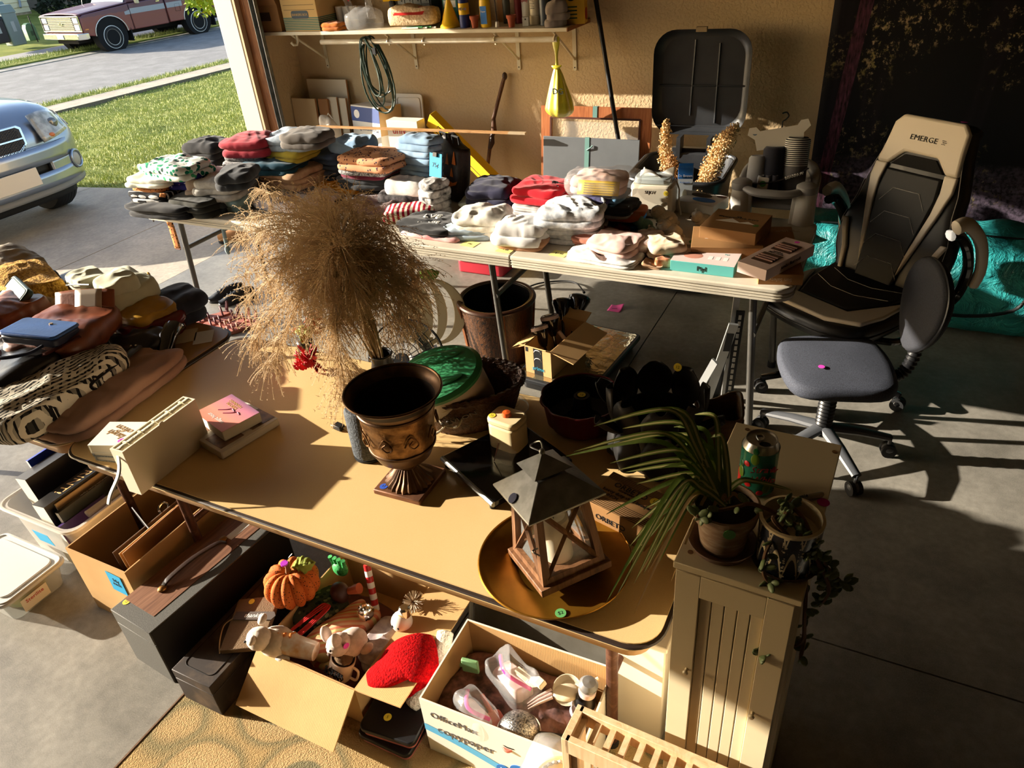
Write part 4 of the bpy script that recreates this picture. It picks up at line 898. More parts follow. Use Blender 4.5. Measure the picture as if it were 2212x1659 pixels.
MB().sheet(lambda u,v:pp[min(len(pp)-1,int(v*(len(pp)-1)))]+Vector((.030*(u-.5)*2*.7,.006*(u-.5),0)),3,len(pp)-1).build('strap',LEOP,bl,solid=.004);MB().tube([pp[-1]+Vector((-.02,0,-.005)),pp[-1]+Vector((.02,0,-.005))],.004,6).build('stitched_tip',M('strap tip',(120,70,40),.8),bl)
def strap(label,pts,r,mat,cat='strap'):
 a=Vector(pts[0]);t=thing('hanging_strap',label,cat,a);q=catmull([Vector(p)-a for p in pts],6)
 MB().tube(q,r,6,flat=.4).build('band',mat,t);MB().ell(tuple(q[-1]),(r*1.5,r*1.5,r*2.5),8,6).build('tip',mat,t);return t
strap('thin grey drawstring hanging at the long table\'s street corner',[W(310,408,.86),W(318,430,.80),W(325,455,.72),W(331,476,.66)],.004,fab((150,146,140)))
strap('taupe cord hanging beside the leopard belt',[W(388,412,.86),W(375,425,.80),W(377,450,.73),W(386,472,.67)],.005,fab((140,120,110)))
strap('mauve cord curling on the long table edge',[W(402,410,.84),W(410,430,.80),W(425,452,.77),W(436,457,.75)],.005,fab((150,128,122)))
strap('pale blue ribbon hanging from the fleece over the table edge',[W(476,440,.76),W(477,460,.72),W(483,500,.62),W(492,540,.52)],.011,fab((150,170,174)))
pc('fleece_jacket','cream fleece jacket rolled with a dark lining showing','jacket',488,402,TZ+.03,(.28,.34,.15),fab((206,202,194),(180,176,168),40),20,11,2,.3)
pc('rolled_sweater','charcoal sweater rolled into the cream fleece','sweater',512,385,TZ+.16,(.20,.24,.08),CHAR,25,12,2,.25)
pc('mint_shirt','pale mint shirt hanging at the front of the fleece pile','shirt',512,437,TZ,(.18,.16,.07),fab((160,188,184)),0,13,2)
pc('slate_shirt','slate grey shirt tucked beneath the cream fleece','shirt',480,440,TZ,(.16,.16,.06),fab((70,80,86)),0,14,2)
pc('marl_sweater','black and white marl sweater folded under the crimson one','sweater',545,338,TZ+.17,(.28,.24,.08),MARL,10,15,2,.2)
pc('crimson_sweater','crimson red sweater folded on the marl grey sweater','sweater',545,312,TZ+.24,(.30,.24,.09),fab((176,52,66),(150,40,54)),14,16,1,.25)
pc('pants_stack','dark folded pants between the marl and the yellow shirts','pants',580,350,TZ+.10,(.40,.34,.10),fab((36,36,44)),0,17,4)
pc('yellow_shirt','folded yellow shirt under the waffle knit sweater','shirt',628,328,TZ+.20,(.30,.26,.06),fab((206,186,74),(190,168,60)),-4,18,2)
pc('waffle_sweater','pale blue waffle knit sweater on top of the yellow shirt','sweater',636,302,TZ+.26,(.32,.26,.07),fab((176,188,200),(150,164,180),60),8,19,1,.3)
pc('taupe_sweater','taupe grey sweater folded over the waffle knit','sweater',665,300,TZ+.31,(.28,.20,.07),fab((104,98,92),(84,78,74)),6,20,2,.2)
pc('teal_pants','dark teal pants folded in front of the yellow shirt','pants',597,355,TZ+.15,(.34,.24,.07),fab((36,84,104),(26,66,84)),12,21,2)
pc('ruffle_blouse','beige ruffled blouse folded below the teal pants','blouse',632,377,TZ+.07,(.34,.26,.09),fab((206,170,136),(186,148,116),30),-4,22,3,.3)
pc('shag_scarf','cream shaggy knit scarf showing under the ruffled blouse','scarf',600,398,TZ,(.40,.30,.08),fab((222,206,176),(190,172,140),70),0,23,2,.5)
pc('maroon_pants','maroon folded pants behind the taupe sweater','pants',690,335,TZ+.08,(.26,.26,.10),fab((84,30,40)),0,24,3)
pc('mustard_shirt','mustard orange shirt lying in front of the black pants','shirt',718,402,TZ+.02,(.46,.16,.05),fab((222,150,30),(196,126,20)),-3,25,1,.5)
pc('white_blouse','white patterned blouse spread behind the dried grass','blouse',640,430,TZ,(.50,.34,.05),fab((220,214,214),(190,170,176),26),0,26,1,.4)
pc('grey_pants','dark grey pants folded at the middle of the long table','pants',720,418,TZ,(.50,.30,.03),fab((60,56,58)),0,27,2)
pc('dark_jeans','dark blue jeans folded beside the maroon pants','jeans',735,345,TZ+.06,(.28,.34,.16),DEND,-12,28,3,.2)
pc('light_shorts','pale denim shorts crumpled on top of the dark jeans','shorts',762,312,TZ+.22,(.26,.20,.06),DENL,-6,29,1,.4)
pc('black_shirt','black shirt at the bottom of the paisley stack','shirt',800,400,TZ,(.36,.30,.07),BLK,0,30,3)
pc('charcoal_shirt','charcoal shirt in the middle of the paisley stack','shirt',803,384,TZ+.07,(.34,.28,.06),CHAR,3,31,2)
pc('maroon_shirt','wine red shirt second from the top of the paisley stack','shirt',805,368,TZ+.13,(.32,.26,.03),fab((120,30,56)),0,32,1)
pc('speckled_shirt','black and white speckled shirt just under the paisley blouse','shirt',806,360,TZ+.16,(.33,.26,.035),fab((40,40,42),(190,188,186),120),2,33,1)
pc('paisley_blouse','peach paisley blouse folded on top of the dark stack','blouse',808,344,TZ+.195,(.35,.25,.07),PEACHPR,-2,34,2,.2)
pc('taupe_dress','mauve taupe dress lying in front of the paisley stack','dress',820,440,TZ,(.28,.22,.05),fab((124,98,94)),10,35,1,.3)
pc('knit_leggings','red and white striped knit leggings lying by the black tee','leggings',885,460,TZ,(.28,.16,.06),fab_stripe([(150,20,44),(224,216,196)],12,(1,0,0)),25,36,2,.2)
pc('wine_shirt','dark wine shirt between the leggings and the tote bag','shirt',910,452,TZ,(.18,.22,.05),fab((110,14,64)),10,37,2)
pc('feather_top','grey feathery lace top below the white fluffy top','top',875,428,TZ,(.26,.22,.08),fab((96,90,92),(30,26,28),40),8,38,2,.5)
pc('fluffy_top','white fluffy top lying above the feathery lace top','top',885,400,TZ+.08,(.25,.18,.06),fab((236,234,230),(216,214,212),50),4,39,1,.5)
pc('light_jeans','pale blue jeans folded upright behind the tote bag','jeans',905,345,TZ+.10,(.24,.14,.24),DENL,-8,40,3,.15,3,.9,(-8,0))
pc('band_tee','black tee with white lettering lying at the front table edge','shirt',935,485,TZ,(.34,.24,.05),BLK,-6,41,2,.25)
q=W(925,478,TZ+.052);tt=thing('tee_print','white lettering printed on the black tee','print',q)if False else None
o=[k for k in bpy.data.objects if k.name.startswith('band_tee')][0]
txt('LVE',.06,WHITEP,o,frame((-.02,.03,.053),(1,.25,0),(-.2,1,0)),ext=.003);txt('HOUSE',.035,WHITEP,o,frame((.01,-.04,.053),(1,.25,0),(-.2,1,0)),ext=.003)
pc('white_pillowcase','white and red edged cloth lying under the black tee','cloth',930,508,TZ,(.34,.10,.015),fab((226,216,212),(196,90,90),4),-4,42,1)
q=W(967,438,TZ);tb2=thing('halloween_tote','black tote bag with an orange jack-o-lantern face standing on the table','tote bag',(q.x,q.y+.08,TZ),-28,None,(math.radians(-10),0,math.radians(-28)))
lump(.22,.10,.30,51,1,4,.05,48,.92).build('sack',M('black tote fabric',(28,22,22),.6,n=(60,(52,36,30))),tb2,sm=180)
OJ=M('tote orange print',(206,110,34),.6);fmx=frame((.03,-.054,.16),(1,0,0),(0,0,1))
for pts in([(-.05,.02),(-.02,.02),(-.035,.075)],[(.015,.03),(.05,.03),(.03,.095)],[(.0,-.035),(.03,-.035),(.012,.01)],[(-.05,-.075),(.0,-.09),(.06,-.07),(.07,-.05),(.03,-.065),(-.02,-.06),(-.055,-.04)]):
 MB().prism(pts,0,.003,fmx).build('printed_shape',OJ,tb2)
for s in(-1,1):MB().tube([(s*.06-.03,-.04,.29),(s*.06-.03,-.05,.33),(s*.06+.03,-.05,.33),(s*.06+.03,-.04,.29)],.006,6).build('handle',BLK,tb2)
pc('skeleton_leggings','black leggings with white bone print beside the tote bag','leggings',940,425,TZ,(.12,.14,.18),fab((226,222,218),(30,30,32),22),-20,52,1,.2,3,.9)
q=W(941,357,TZ+.28);bn=thing('blue_note','blue paper price note clipped to the jeans beside the tote bag','note',q,-20,None,(math.radians(78),0,math.radians(-12)));MB().prism([(-.04,-.055),(.04,-.055),(.04,.055),(-.04,.055)],0,.001).build('paper',M('blue sticky paper',(40,160,210),.7),bn);txt('75¢',.03,INK,bn,TR(0,0,.0015),wob=1);MB().cbox((0,.05,.003),(.025,.02,.012)).build('binder_clip',BLACKP,bn)
pc('navy_hoodie','navy hoodie folded beside the red tee','hoodie',1070,415,TZ+.05,(.27,.26,.09),fab((30,30,50),(40,40,64)),6,53,2,.25)
pc('mint_baby_shirt','pale mint baby clothes under the navy hoodie','baby clothes',1050,440,TZ,(.24,.22,.06),fab((206,212,192)),4,54,3)
pc('plum_shirt','plum coloured shirt behind the navy hoodie','shirt',1120,430,TZ,(.10,.20,.12),fab((86,50,60)),0,55,2)
pc('grey_tee_stack','grey and white shirts folded under the red tee','shirt',1158,452,TZ,(.22,.22,.08),fab_stripe([(170,166,164),(206,202,198)],26,(0,0,1)),0,56,4)
rt=pc('red_tee','red tee with a black letter on the chest, draped on the grey shirts','shirt',1172,412,TZ+.09,(.28,.24,.07),fab((206,20,40),(180,14,30)),-4,57,1,.25)
txt('R',.075,INK,rt,frame((.07,.0,.072),(1,.2,-.1),(-.2,1,.1)),ext=.006);txt('R',.082,WHITEP,rt,frame((.07,.0,.070),(1,.2,-.1),(-.2,1,.1)),ext=.006)
pc('white_sleepers','white baby sleepers with tan dots piled at the front','baby clothes',1042,478,TZ,(.28,.22,.11),fab((226,222,210),(196,190,178),34),10,58,3,.35)
pc('blue_sleeper','pale blue baby sleeper under the dotted white ones','baby clothes',1020,495,TZ,(.26,.18,.05),fab((176,192,206)),14,59,2)
pc('white_onesies','bright white baby onesies heaped above the tan collar','baby clothes',1128,498,TZ+.02,(.25,.20,.09),WHT,8,60,2,.4)
pc('tan_jacket','tan baby jacket collar sticking out under the white onesies','jacket',1130,522,TZ,(.22,.12,.04),fab((190,140,104)),4,61,2,.3)
pc('star_sleepers','grey-white star print baby sleepers stacked high','baby clothes',1238,487,TZ,(.30,.26,.10),fab((206,206,204),(180,182,184),60),5,62,4,.2)
pc('spotted_sleeper','white grey-spotted sleeper draped on the star print stack','baby clothes',1235,460,TZ+.10,(.30,.22,.07),fab((222,224,226),(170,176,184),44),10,63,1,.45)
cols=[((40,120,190),1330,473,TZ,.03,'bright blue folded baby pants at the bottom of the colour stack'),((30,60,110),1325,464,TZ+.03,.03,'navy folded baby pants low in the colour stack'),((226,120,60),1335,457,TZ+.06,.025,'orange trimmed white shirt in the colour stack'),((200,200,200),1315,452,TZ+.085,.025,'light grey lettered shirt in the colour stack'),((28,28,30),1320,442,TZ+.11,.03,'black folded shirt in the colour stack'),((74,74,140),1285,430,TZ+.14,.035,'purple-blue fleece near the top of the colour stack'),((110,160,200),1320,425,TZ+.14,.03,'sky blue shirt near the top of the colour stack')]
for k,(c,x,y,zb,hh,lb)in enumerate(cols):pc('folded_shirt',lb,'shirt',x,y,zb,(.26 if k<5 else.15,.20,hh),fab(c),3-k,70+k,1 if hh<.03 else 2)
bgx=W(1300,392,TZ+.215);pk=thing('bagged_clothes','pale peach clothes in a clear bag with a yellow label on the colour stack','bag',(bgx.x,bgx.y,TZ+.178),4)
lump(.26,.18,.07,81,2,3,.25).build('peach_garment',fab((222,190,176),(206,170,158),14),pk,sm=180);lump(.34,.24,.085,82,1,3,.35).build('film',CLEAR,pk,sm=180)
MB().sheet(lambda u,v:Vector((-.08+.19*u,-.122+.03*v,.015+.055*v)),6,3).build('yellow_label',M('yellow label',(226,186,20),.5),pk,solid=.001)
for k in range(5):MB().box(-.05,.09,-.1235+.0045*k,-.1225+.0045*k,.024+.009*k,.027+.009*k).build('text_line',M('label ink',(90,70,10),.7),pk)
# boxes, toys and baby gear on the short table
q=W(1402,470,TZ);t=thing('bottle_warmer','cream bottle warmer with control panel under a clear bag','appliance',(q.x,q.y+.07,TZ),3)
CRP=M('cream appliance plastic',(222,212,190),.35)
MB().prism(rrect(.20,.15,.03),0,.155).build('housing',CRP,t,bev=.012);MB().prism(rrect(.17,.12,.03),.155,.185).build('lid_well',M('smoked lid',(190,200,200),.2,alpha=.7),t,bev=.006)
MB().prism(rrect(.17,.12,.012),0,.002,frame((0,-.0755,.08),(1,0,0),(0,0,1))).build('control_panel',M('panel cream',(214,206,186),.2),t)
txt('SEJOY',.02,INK,t,frame((0,-.078,.125),(1,0,0),(0,0,1)),ext=.0003)
for k in range(4):
 MB().tube([(-.06+.04*k+.004*math.cos(a),-.0785,.035+.004*math.sin(a))for a in[j*.785 for j in range(8)]],.0007,4,closed=True).build('button_icon',INK,t)
 MB().box(-.066+.04*k,-.054+.04*k,-.0783,-.0776,.055,.057).build('button_text',M('panel text',(120,112,100),.6),t)
sticker(t,(.075,-.078,.125),(1,0,0),(0,0,1),.012,STY,'12')
MB().sheet(lambda u,v:Vector((-.06+.15*u,-.04+.09*v,.188+.02*math.sin(u*5+v*3)+.01*math.sin(v*9))),12,8).build('crumpled_paper',M('white tissue',(226,222,214),.8),t,solid=.001);MB().tube([(.10,.03,.15),(.12,.0,.12),(.125,-.02,.06),(.14,-.03,.01)],.004,6).build('power_cord',M('beige cord',(196,186,166),.6),t)
q=W(1478,440,TZ);t=thing('bottle_box','tall blue and white baby bottle carton','carton',(q.x,q.y,TZ),12);MB().box(-.035,.035,-.035,.035,0,.135).build('carton_lower',M('pale carton',(206,214,220),.5),t);MB().box(-.035,.035,-.035,.035,.135,.19).build('carton_upper',M('carton blue',(36,110,190),.5),t,bev=.001);MB().box(-.03,.03,-.002,.002,.19,.20).build('top_tab',M('carton blue',(36,110,190),.5),t)
txt('Dr Brown',.016,WHITEP,t,frame((0,-.0362,.15),(1,0,0),(0,0,1)));txt('Anti-colic',.013,BLUEP,t,frame((0,-.0362,.118),(1,0,0),(0,0,1)))
MB().lathe([(.0,0),(.012,0),(.012,.04),(.009,.045),(.011,.05),(.004,.06),(0,.066)],16,TR(0,-.036,.02)@Matrix.Diagonal((1,.15,1,1))).build('bottle_picture',M('bottle print',(226,226,210),.5),t);sticker(t,(.01,.01,.1905),(1,0,0),(0,1,0),.011,STG)
q=W(1515,452,TZ);t=thing('steamer_box','white carton with black and blue round pictures lying flat','carton',(q.x,q.y,TZ),-14);MB().box(-.10,.10,-.08,.08,0,.055).build('carton_body',M('white carton face',(216,212,206),.5),t,bev=.002)
for a,m_,r_ in(((-.02,.035),M('pot black',(24,24,26),.4),.042),((.02,-.02),BLUEP,.045),((.075,.055),M('brown print',(110,70,60),.5),.02)):MB().lathe([(0,.0565),(r_,.0562),(r_,.055)],24,TR(a[0],a[1],0)@Matrix.Diagonal((1.3,.6,1,1))).build('printed_disc',m_,t)
txt('STEAMER',.016,M('dark red print',(70,40,40),.6),t,frame((0,.068,.056),(1,0,0),(0,1,0)))
GRS=M('grey seat plastic',(150,148,146),.4);WHS=M('white seat plastic',(222,216,204),.4)
q=W(1672,478,TZ);bs=thing('booster_seat','grey and white baby floor seat on the short table','baby seat',(q.x-.02,q.y+.13,TZ),0)
def bsf(u,v):
 a=math.radians(-62+304*u);w=.165+.01*v;k=(abs(math.cos(a))**3+abs(math.sin(a))**3)**(-1/3)
 h=.13+.08*max(0,math.sin(a))**1.0
 return Vector((w*k*math.cos(a),.15*k*math.sin(a),.0+h*v))
MB().sheet(bsf,44,6).build('shell',WHS,bs,solid=.012,sm=60)
def bsin(u,v):
 a=math.radians(-62+304*u);k=(abs(math.cos(a))**3+abs(math.sin(a))**3)**(-1/3);h=.135+.08*max(0,math.sin(a))
 return Vector(((.176-.035*v)*k*math.cos(a),(.16-.035*v)*k*math.sin(a),h+.004-.06*max(0,v-.5)))
MB().sheet(bsin,44,4).build('seat_rim',GRS,bs,solid=.008,sm=60)
MB().prism(rrect(.28,.24,.07),.05,.075).build('seat_pan',GRS,bs,bev=.01)
for s,z1 in((-1,.15),(1,.15)):
 MB().lathe([(.05,0),(.045,.1),(.04,z1)],20,TR(s*.14,-.12,0)).build('front_post',WHS,bs);MB().lathe([(.0,.03),(.03,.03),(.045,.02),(.045,-.01),(0,-.01)],20,TR(s*.14,-.12,z1)).build('post_cap',GRS,bs)
MB().tube(catmull([(-.14,-.12,.155),(-.08,-.175,.145),(0,-.19,.145),(.08,-.175,.145),(.14,-.12,.155)],6),[.018+.008*math.sin(k*math.pi/24)for k in range(25)],12,flat=.7).build('front_tray',GRS,bs)
tw=thing('towel_set','bear themed set of rolled grey towels on a hanger card','towel set',(bs.location.x-.01,bs.location.y-.005,TZ+.085),8,None,(math.radians(-10),0,math.radians(8)))
def roll(x,y,r,h,mat,nm='towel_roll',seed=0,z=0):
 return MB().lathe([(0,0),(r*.8,.0),(r,.012),(r*1.02,h*.5),(r*.98,h-.012),(r*.8,h),(0,h-.004)],24,TR(x,y,z),rf=lambda a,z_:1+.05*noise.noise(Vector((math.cos(a)*2,math.sin(a)*2,z_*14+seed)))).build(nm,mat,tw,sm=60)
roll(-.085,.0,.045,.17,fab((150,150,154)),seed=1);roll(-.02,.0,.05,.21,fab((40,42,54)),seed=2)
roll(.075,.0,.052,.25,fab((110,108,110)),seed=3)
MB().lathe([(.0535,.13),(.054,.24),(.04,.252)],24,TR(.075,0,0)).build('striped_wrap',fab_stripe([(206,204,200),(30,30,34)],36,(0,0,1)),tw)
for k,(x,zz)in enumerate(((-.065,.0),(-.035,.0),(-.005,0))):roll(x,-.055,.016,.09,fab((130-30*k,130-30*k,136-28*k)),'washcloth_roll',k)
MB().tube([(-.13,-.045,.05),(-.06,-.075,.055),(.0,-.072,.065),(.06,-.056,.085),(.13,-.03,.12)],.016,8,flat=.25).build('ribbon_band',M('dark ribbon',(34,28,30),.6),tw)
txt('BEARPAW',.018,WHITEP,tw,frame((.075,-.0705,.092),(1,.28,.3),(-.3,0,1)),ext=.004)
cp=[(-.10,.0),(.10,.0),(.105,.05),(.135,.075),(.125,.105),(.095,.105),(.08,.085),(-.08,.085),(-.095,.105),(-.125,.105),(-.135,.075),(-.105,.05)]
MB().prism(cp,0,.003,frame((.0,.02,.205),(1,0,.03),(-.03,-.1,1))@RZ(8)).build('hanger_card',M('white card',(226,222,214),.6),tw);txt('BEARPAW',.028,M('card print',(40,44,60),.6),tw,frame((.0,.0145,.25),(1,0,.16),(-.16,-.1,1)),ext=.0005)
for s in(-1,1):MB().cyl((s*.108-.006,.014,.285+.018*s),(s*.108-.006,.011,.285+.018*s),.012,n=12).build('ear_print',M('card grey blue',(110,130,146),.6),tw)
MB().tube(catmull([(0,.02,.29),(.0,.02,.315),(.012,.02,.325),(.022,.02,.34),(.012,.02,.355),(-.006,.02,.35)],5),.003,6).build('hanger_hook',BLACKP,tw)
tgm=frame((-.055,-.082,.055),(1,0,-.1),(.1,-.2,1));MB().prism(rrect(.045,.06,.006),0,.001,tgm).build('hang_tag',M('cream tag',(214,206,190),.6),tw);MB().cyl((0,0,.001),(0,0,.002),.014,n=14,m=tgm).build('tag_dot',STG,tw)
def flatbox(name,label,corners,h,base,mat,cat='box',group=None):
 """corners: front-left, front-right, back-right pixel corners of the top face"""
 a,b,c=[W(x,y,base+h)for x,y in corners];x=(b-a);x.z=0;w=x.length;d=(c-b).length;ang=math.degrees(math.atan2(x.y,x.x))
 o=(a+c)/2;t=thing(name,label,cat,(o.x,o.y,base),ang,group)
 MB().box(-w/2,w/2,-d/2,d/2,0,h).build('carton_body',mat,t,bev=.0015)
 return t,w,d
KRB=M('kraft carton',(150,112,70),.8,n=(3,(138,100,62)),spec=.2)
t,w,d=flatbox('crib_sheet_box','kraft crib sheet carton in front with a mountain shaped window',[(1478,532),(1634,536),(1660,492)],.07,TZ,KRB)
MB().prism([(-.09,-.005),(-.02,.035),(.02,.005),(.05,.02),(.085,-.005)],0,.001,TR(0,-.02,.0702)).build('window_cutout',M('sheet white',(226,216,200),.7),t);txt('Isla Fitted\nCrib Sheets',.018,INK,t,frame((-.05,.035,.0705),(1,0,0),(0,1,0)));sticker(t,(-.07,.01,.0705),(1,0,0),(0,1,0),.011,STY)
MB().cyl((.1,-.03,.0702),(.1,-.03,.071),.013,n=16).build('green_seal',M('seal green',(90,120,40),.6),t)
t,w,d=flatbox('crib_sheet_box','kraft waterproof crib sheet carton raised behind the other one',[(1518,489),(1640,506),(1662,464)],.07,TZ+.05,KRB)
MB().prism([(-.08,-.005),(-.02,.035),(.02,.0),(.05,.02),(.085,-.005)],0,.001,TR(0,-.02,.0702)).build('window_cutout',M('sheet white',(226,216,200),.7),t);txt('Isla\nWaterproof Crib Sheets',.017,INK,t,frame((0,.035,.0705),(1,0,0),(0,1,0)));MB().box(-w/2,w/2,-d/2+.0,d/2,-.048,-.002).build('lower_carton',KRB,t);MB().cyl((.09,-.03,.0702),(.09,-.03,.071),.013,n=16).build('green_seal',M('seal green',(90,120,40),.6),t)
t,w,d=flatbox('sun_shade_box','large flat brown carton with upside-down text at the table end',[(1598,588),(1694,590),(1748,492)],.045,TZ,CARD2)
txt('Sun Safety',.02,M('pale print',(196,170,140),.7),t,frame((.0,-d/2-.001,.022),(-1,0,0),(0,0,-1)));txt('Universal Stroller\nSun Shade',.014,M('pale print',(196,170,140),.7),t,frame((.06,d/2-.05,.0455),(-1,0,0),(0,-1,0)))
sticker(t,(-.08,.08,.0455),(1,0,0),(0,1,0),.011,STY)
t,w,d=flatbox('hair_rod_box','pale pink carton with two windows lying on the flat brown carton',[(1597,565),(1660,585),(1757,528)],.045,TZ+.046,M('pale pink carton',(222,196,186),.5))
PW_=M('rod window',(60,36,28),.3)
for s in(-1,1):
 wn=MB().prism(rrect(w*.66,d*.28,.004),0,.001,TR(0,s*d*.2,.0452)).build('display_window',PW_,t)
 for k in range(3):MB().tube([(-w*.3,s*d*.2-.02+.018*k,.0466),(w*.3,s*d*.2-.02+.018*k,.0466)],.005,6).build('hair_rod',M('rod brown',(110,70,54),.5),wn)
txt('jumbo flexi rods',.02,INK,t,frame((w/2+.0008,0,.022),(0,1,0),(0,0,1)),shear=.2);txt('jumbo\nflexi rods',.017,INK,t,frame((-.0,0.0,.0458),(0,1,0),(-1,0,0))@RZ(-90),shear=.2);sticker(t,(0,d*.43,.0455),(1,0,0),(0,1,0),.010,STP)
t,w,d=flatbox('hair_clip_box','teal and pink carton lying at the front edge of the short table',[(1452,562),(1590,578),(1598,548)],.045,TZ,M('carton teal',(86,168,164),.5))
MB().box(-w/2,w/2,-d/2,d/2,.045,.0456).build('top_print',M('carton top print',(214,196,190),.5),t);txt('Piyl',.028,INK,t,frame((0,-d/2-.001,.021),(1,0,0),(0,0,1)),ext=.0006);txt('Piyl',.014,M('carton teal',(86,168,164),.5),t,frame((w*.3,d*.3,.0458),(1,0,0),(0,1,0)))
MB().ell((-w*.2,.0,.0456),(.04,.03,.001),16,6).build('portrait_picture',M('portrait print',(190,130,110),.6),t);MB().ell((-w*.2,.022,.0458),(.03,.012,.001),16,6).build('hair_picture',M('portrait hair',(80,50,44),.6),t)
for k in range(3):MB().prism(rrect(.018,.03,.003),.0456,.0462,TR(w*.08+.03*k,-.005,0)).build('clip_picture',M('clip print',(226,220,214),.5),t)
def toy(label,px,py,col,s,seed,ears=None,name='plush_toy'):
 q=W(px,py,TZ+.03);t=thing(name,label,'plush toy',(q.x,q.y,TZ),random.Random(seed).uniform(-40,40),'plush toys on the short table')
 f=fab(col,tuple(int(k*.9)for k in col),60);lf=lambda p:1+.06*noise.noise(p*3+Vector((seed,0,0)))
 MB().ell((0,0,.032*s),(.042*s,.036*s,.032*s),18,12,None,lf).build('body',f,t,sm=180);MB().ell((-.03*s,-.012*s,.055*s),(.03*s,.027*s,.026*s),16,10,None,lf).build('head',f,t,sm=180)
 for k in(-1,1):
  MB().ell((-.035*s+.0,k*.028*s,.072*s),(.010*s,.016*s,.008*s)if ears is None else ears,10,6).build('ear',f,t,sm=180);MB().ell((.02*s,k*.03*s,.012*s),(.018*s,.012*s,.012*s),10,6).build('paw',f,t,sm=180)
  MB().ell((-.056*s,-.018*s+k*.009*s,.062*s),(.003*s,.003*s,.003*s),8,6).build('eye',INK,t)
 MB().ell((-.06*s,-.018*s,.052*s),(.004*s,.006*s,.004*s),8,6).build('nose',M('plush nose',(90,70,60),.8),t)
 return t
toy('white plush lamb with a drowsy face lying by the cartons',1440,478,(224,220,208),1.25,3);toy('cream plush elephant with grey inked marks in the middle',1452,505,(220,214,200),1.15,4);toy('small white plush mouse nearest the crib sheet cartons',1520,478,(226,224,216),1.0,5)
toy('small grey plush paw toy at the front of the soft toys',1418,505,(206,202,196),.8,6)
t=toy('mint green plush bird with a yellow beak',1393,487,(150,206,196),.95,7);MB().tube([(-.05,-.01,.055),(-.075,-.015,.05)],[.008,.001],8).build('beak',YEL,t)
pc('red_berries','red knitted berry toy beside the mint bird','plush toy',1340,495,TZ,(.08,.06,.03),fab((150,24,30),(110,10,20),60),0,90,1,.4)
pc('yellow_bootie','yellow rimmed bootie behind the mint bird','bootie',1368,478,TZ,(.06,.05,.02),fab((226,186,50)),0,91,1,.3)
t=thing('tag_card','white toy tag card lying before the soft toys','card',W(1478,520,TZ+.03),-8,None,(math.radians(8),0,math.radians(-8)));MB().prism(rrect(.11,.05,.004),0,.0012).build('card_panel',WHITEP,t);sticker(t,(.035,.0,.0013),(1,0,0),(0,1,0),.013,STG)
pc('white_gown','white dotted baby gown spread along the table edge','baby clothes',1312,552,TZ,(.32,.16,.03),fab((228,226,222),(206,200,196),60),-6,92,2,.4)
pc('brown_pants','dusty brown baby pants folded under the pink shirt','pants',1292,516,TZ+.01,(.16,.20,.05),fab((166,104,84)),-18,93,3,.15)
pc('pink_pants','pale pink baby pants folded on the dotted gown','pants',1332,526,TZ+.03,(.22,.20,.05),fab((226,190,180),(214,176,166)),-14,94,2,.25)
pc('dotted_romper','cream pink-dotted romper beside the pink pants','baby clothes',1398,530,TZ,(.12,.20,.06),fab((226,214,204),(206,170,160),50),10,95,2,.3)
pc('cream_romper','cream romper with orange fox trim at the front edge','baby clothes',1440,538,TZ,(.16,.18,.07),fab((224,206,176),(206,180,146),30),25,96,3,.3)
pc('orange_sock','orange and white baby sock under the cream romper','sock',1428,566,TZ,(.07,.05,.03),fab((196,96,46),(220,180,140),40),20,97,1,.3)
pc('fawn_shirt','fawn ribbed baby shirt at the table edge by the teal carton','shirt',1405,570,TZ,(.09,.07,.02),fab((200,158,120)),0,98,2,.3)
for px,py,lb,tx in((1015,527,'yellow price note on the table edge below the dotted sleepers','75¢'),(1092,540,'yellow price note on the table edge under the tan collar','1.00'),(1208,548,'yellow price note on the table edge below the star sleepers','$1.00')):
 n_=thing('price_note',lb,'note',W(px,py,TZ+.001),-6,'yellow price notes on the white tables');MB().prism([(-.038,-.03),(.038,-.03),(.038,.03),(-.038,.03)],0,.0008).build('paper',M('yellow paper',(226,214,130),.8),n_);txt(tx,.018,INK,n_,TR(0,0,.001))
# chairs
LEA=M('black leather',(22,22,24),.38,b=(120,.12,.001));LEW=M('off white leather',(206,196,180),.45,b=(90,.12,.001));GLB=M('gloss black',(14,14,15),.12,coat=.6)
STI=M('white stitching',(196,192,186),.7);FBK=M('black seat fabric',(46,50,60),.85,n=(300,(70,74,86)),b=(300,.5,.001))
def star_base(t,r,z,mat,ang0,n=5,hub=.035,cr=.03):
 for k in range(n):
  a=math.radians(ang0+72*k);c,s=math.cos(a),math.sin(a)
  lg=MB().tube([(c*hub*.5,s*hub*.5,z+.045),(c*r*.5,s*r*.5,z+.03),(c*r,s*r,z)],[.030,.026,.020],10,flat=.62).build('base_leg',mat,t)
  x,y=c*r,s*r;w2=Vector((-s,c,0))
  for sg in(-1,1):MB().cyl(Vector((x,y,cr))+w2*sg*.006,Vector((x,y,cr))+w2*sg*.022,cr,n=16).build('caster_wheel',BLKRUB,lg)
  MB().cyl((x,y,cr),(x,y,z+.005),.008,n=8).build('caster_stem',mat,lg);MB().ell((x,y,cr*1.25),(cr*.9,cr*.9,cr*.75),12,8).build('caster_hood',mat,lg)
gc=thing('gaming_chair','black and white high-back gaming chair beside the tapestry','chair',(-.075,3.22,0),-33)
star_base(gc,.31,.075,GLB,20);MB().cyl((0,0,.1),(0,0,.40),.028,n=16).build('gas_lift',GLB,gc);MB().box(-.10,.10,-.13,.13,.385,.42).build('tilt_plate',BLACKP,gc,bev=.01)
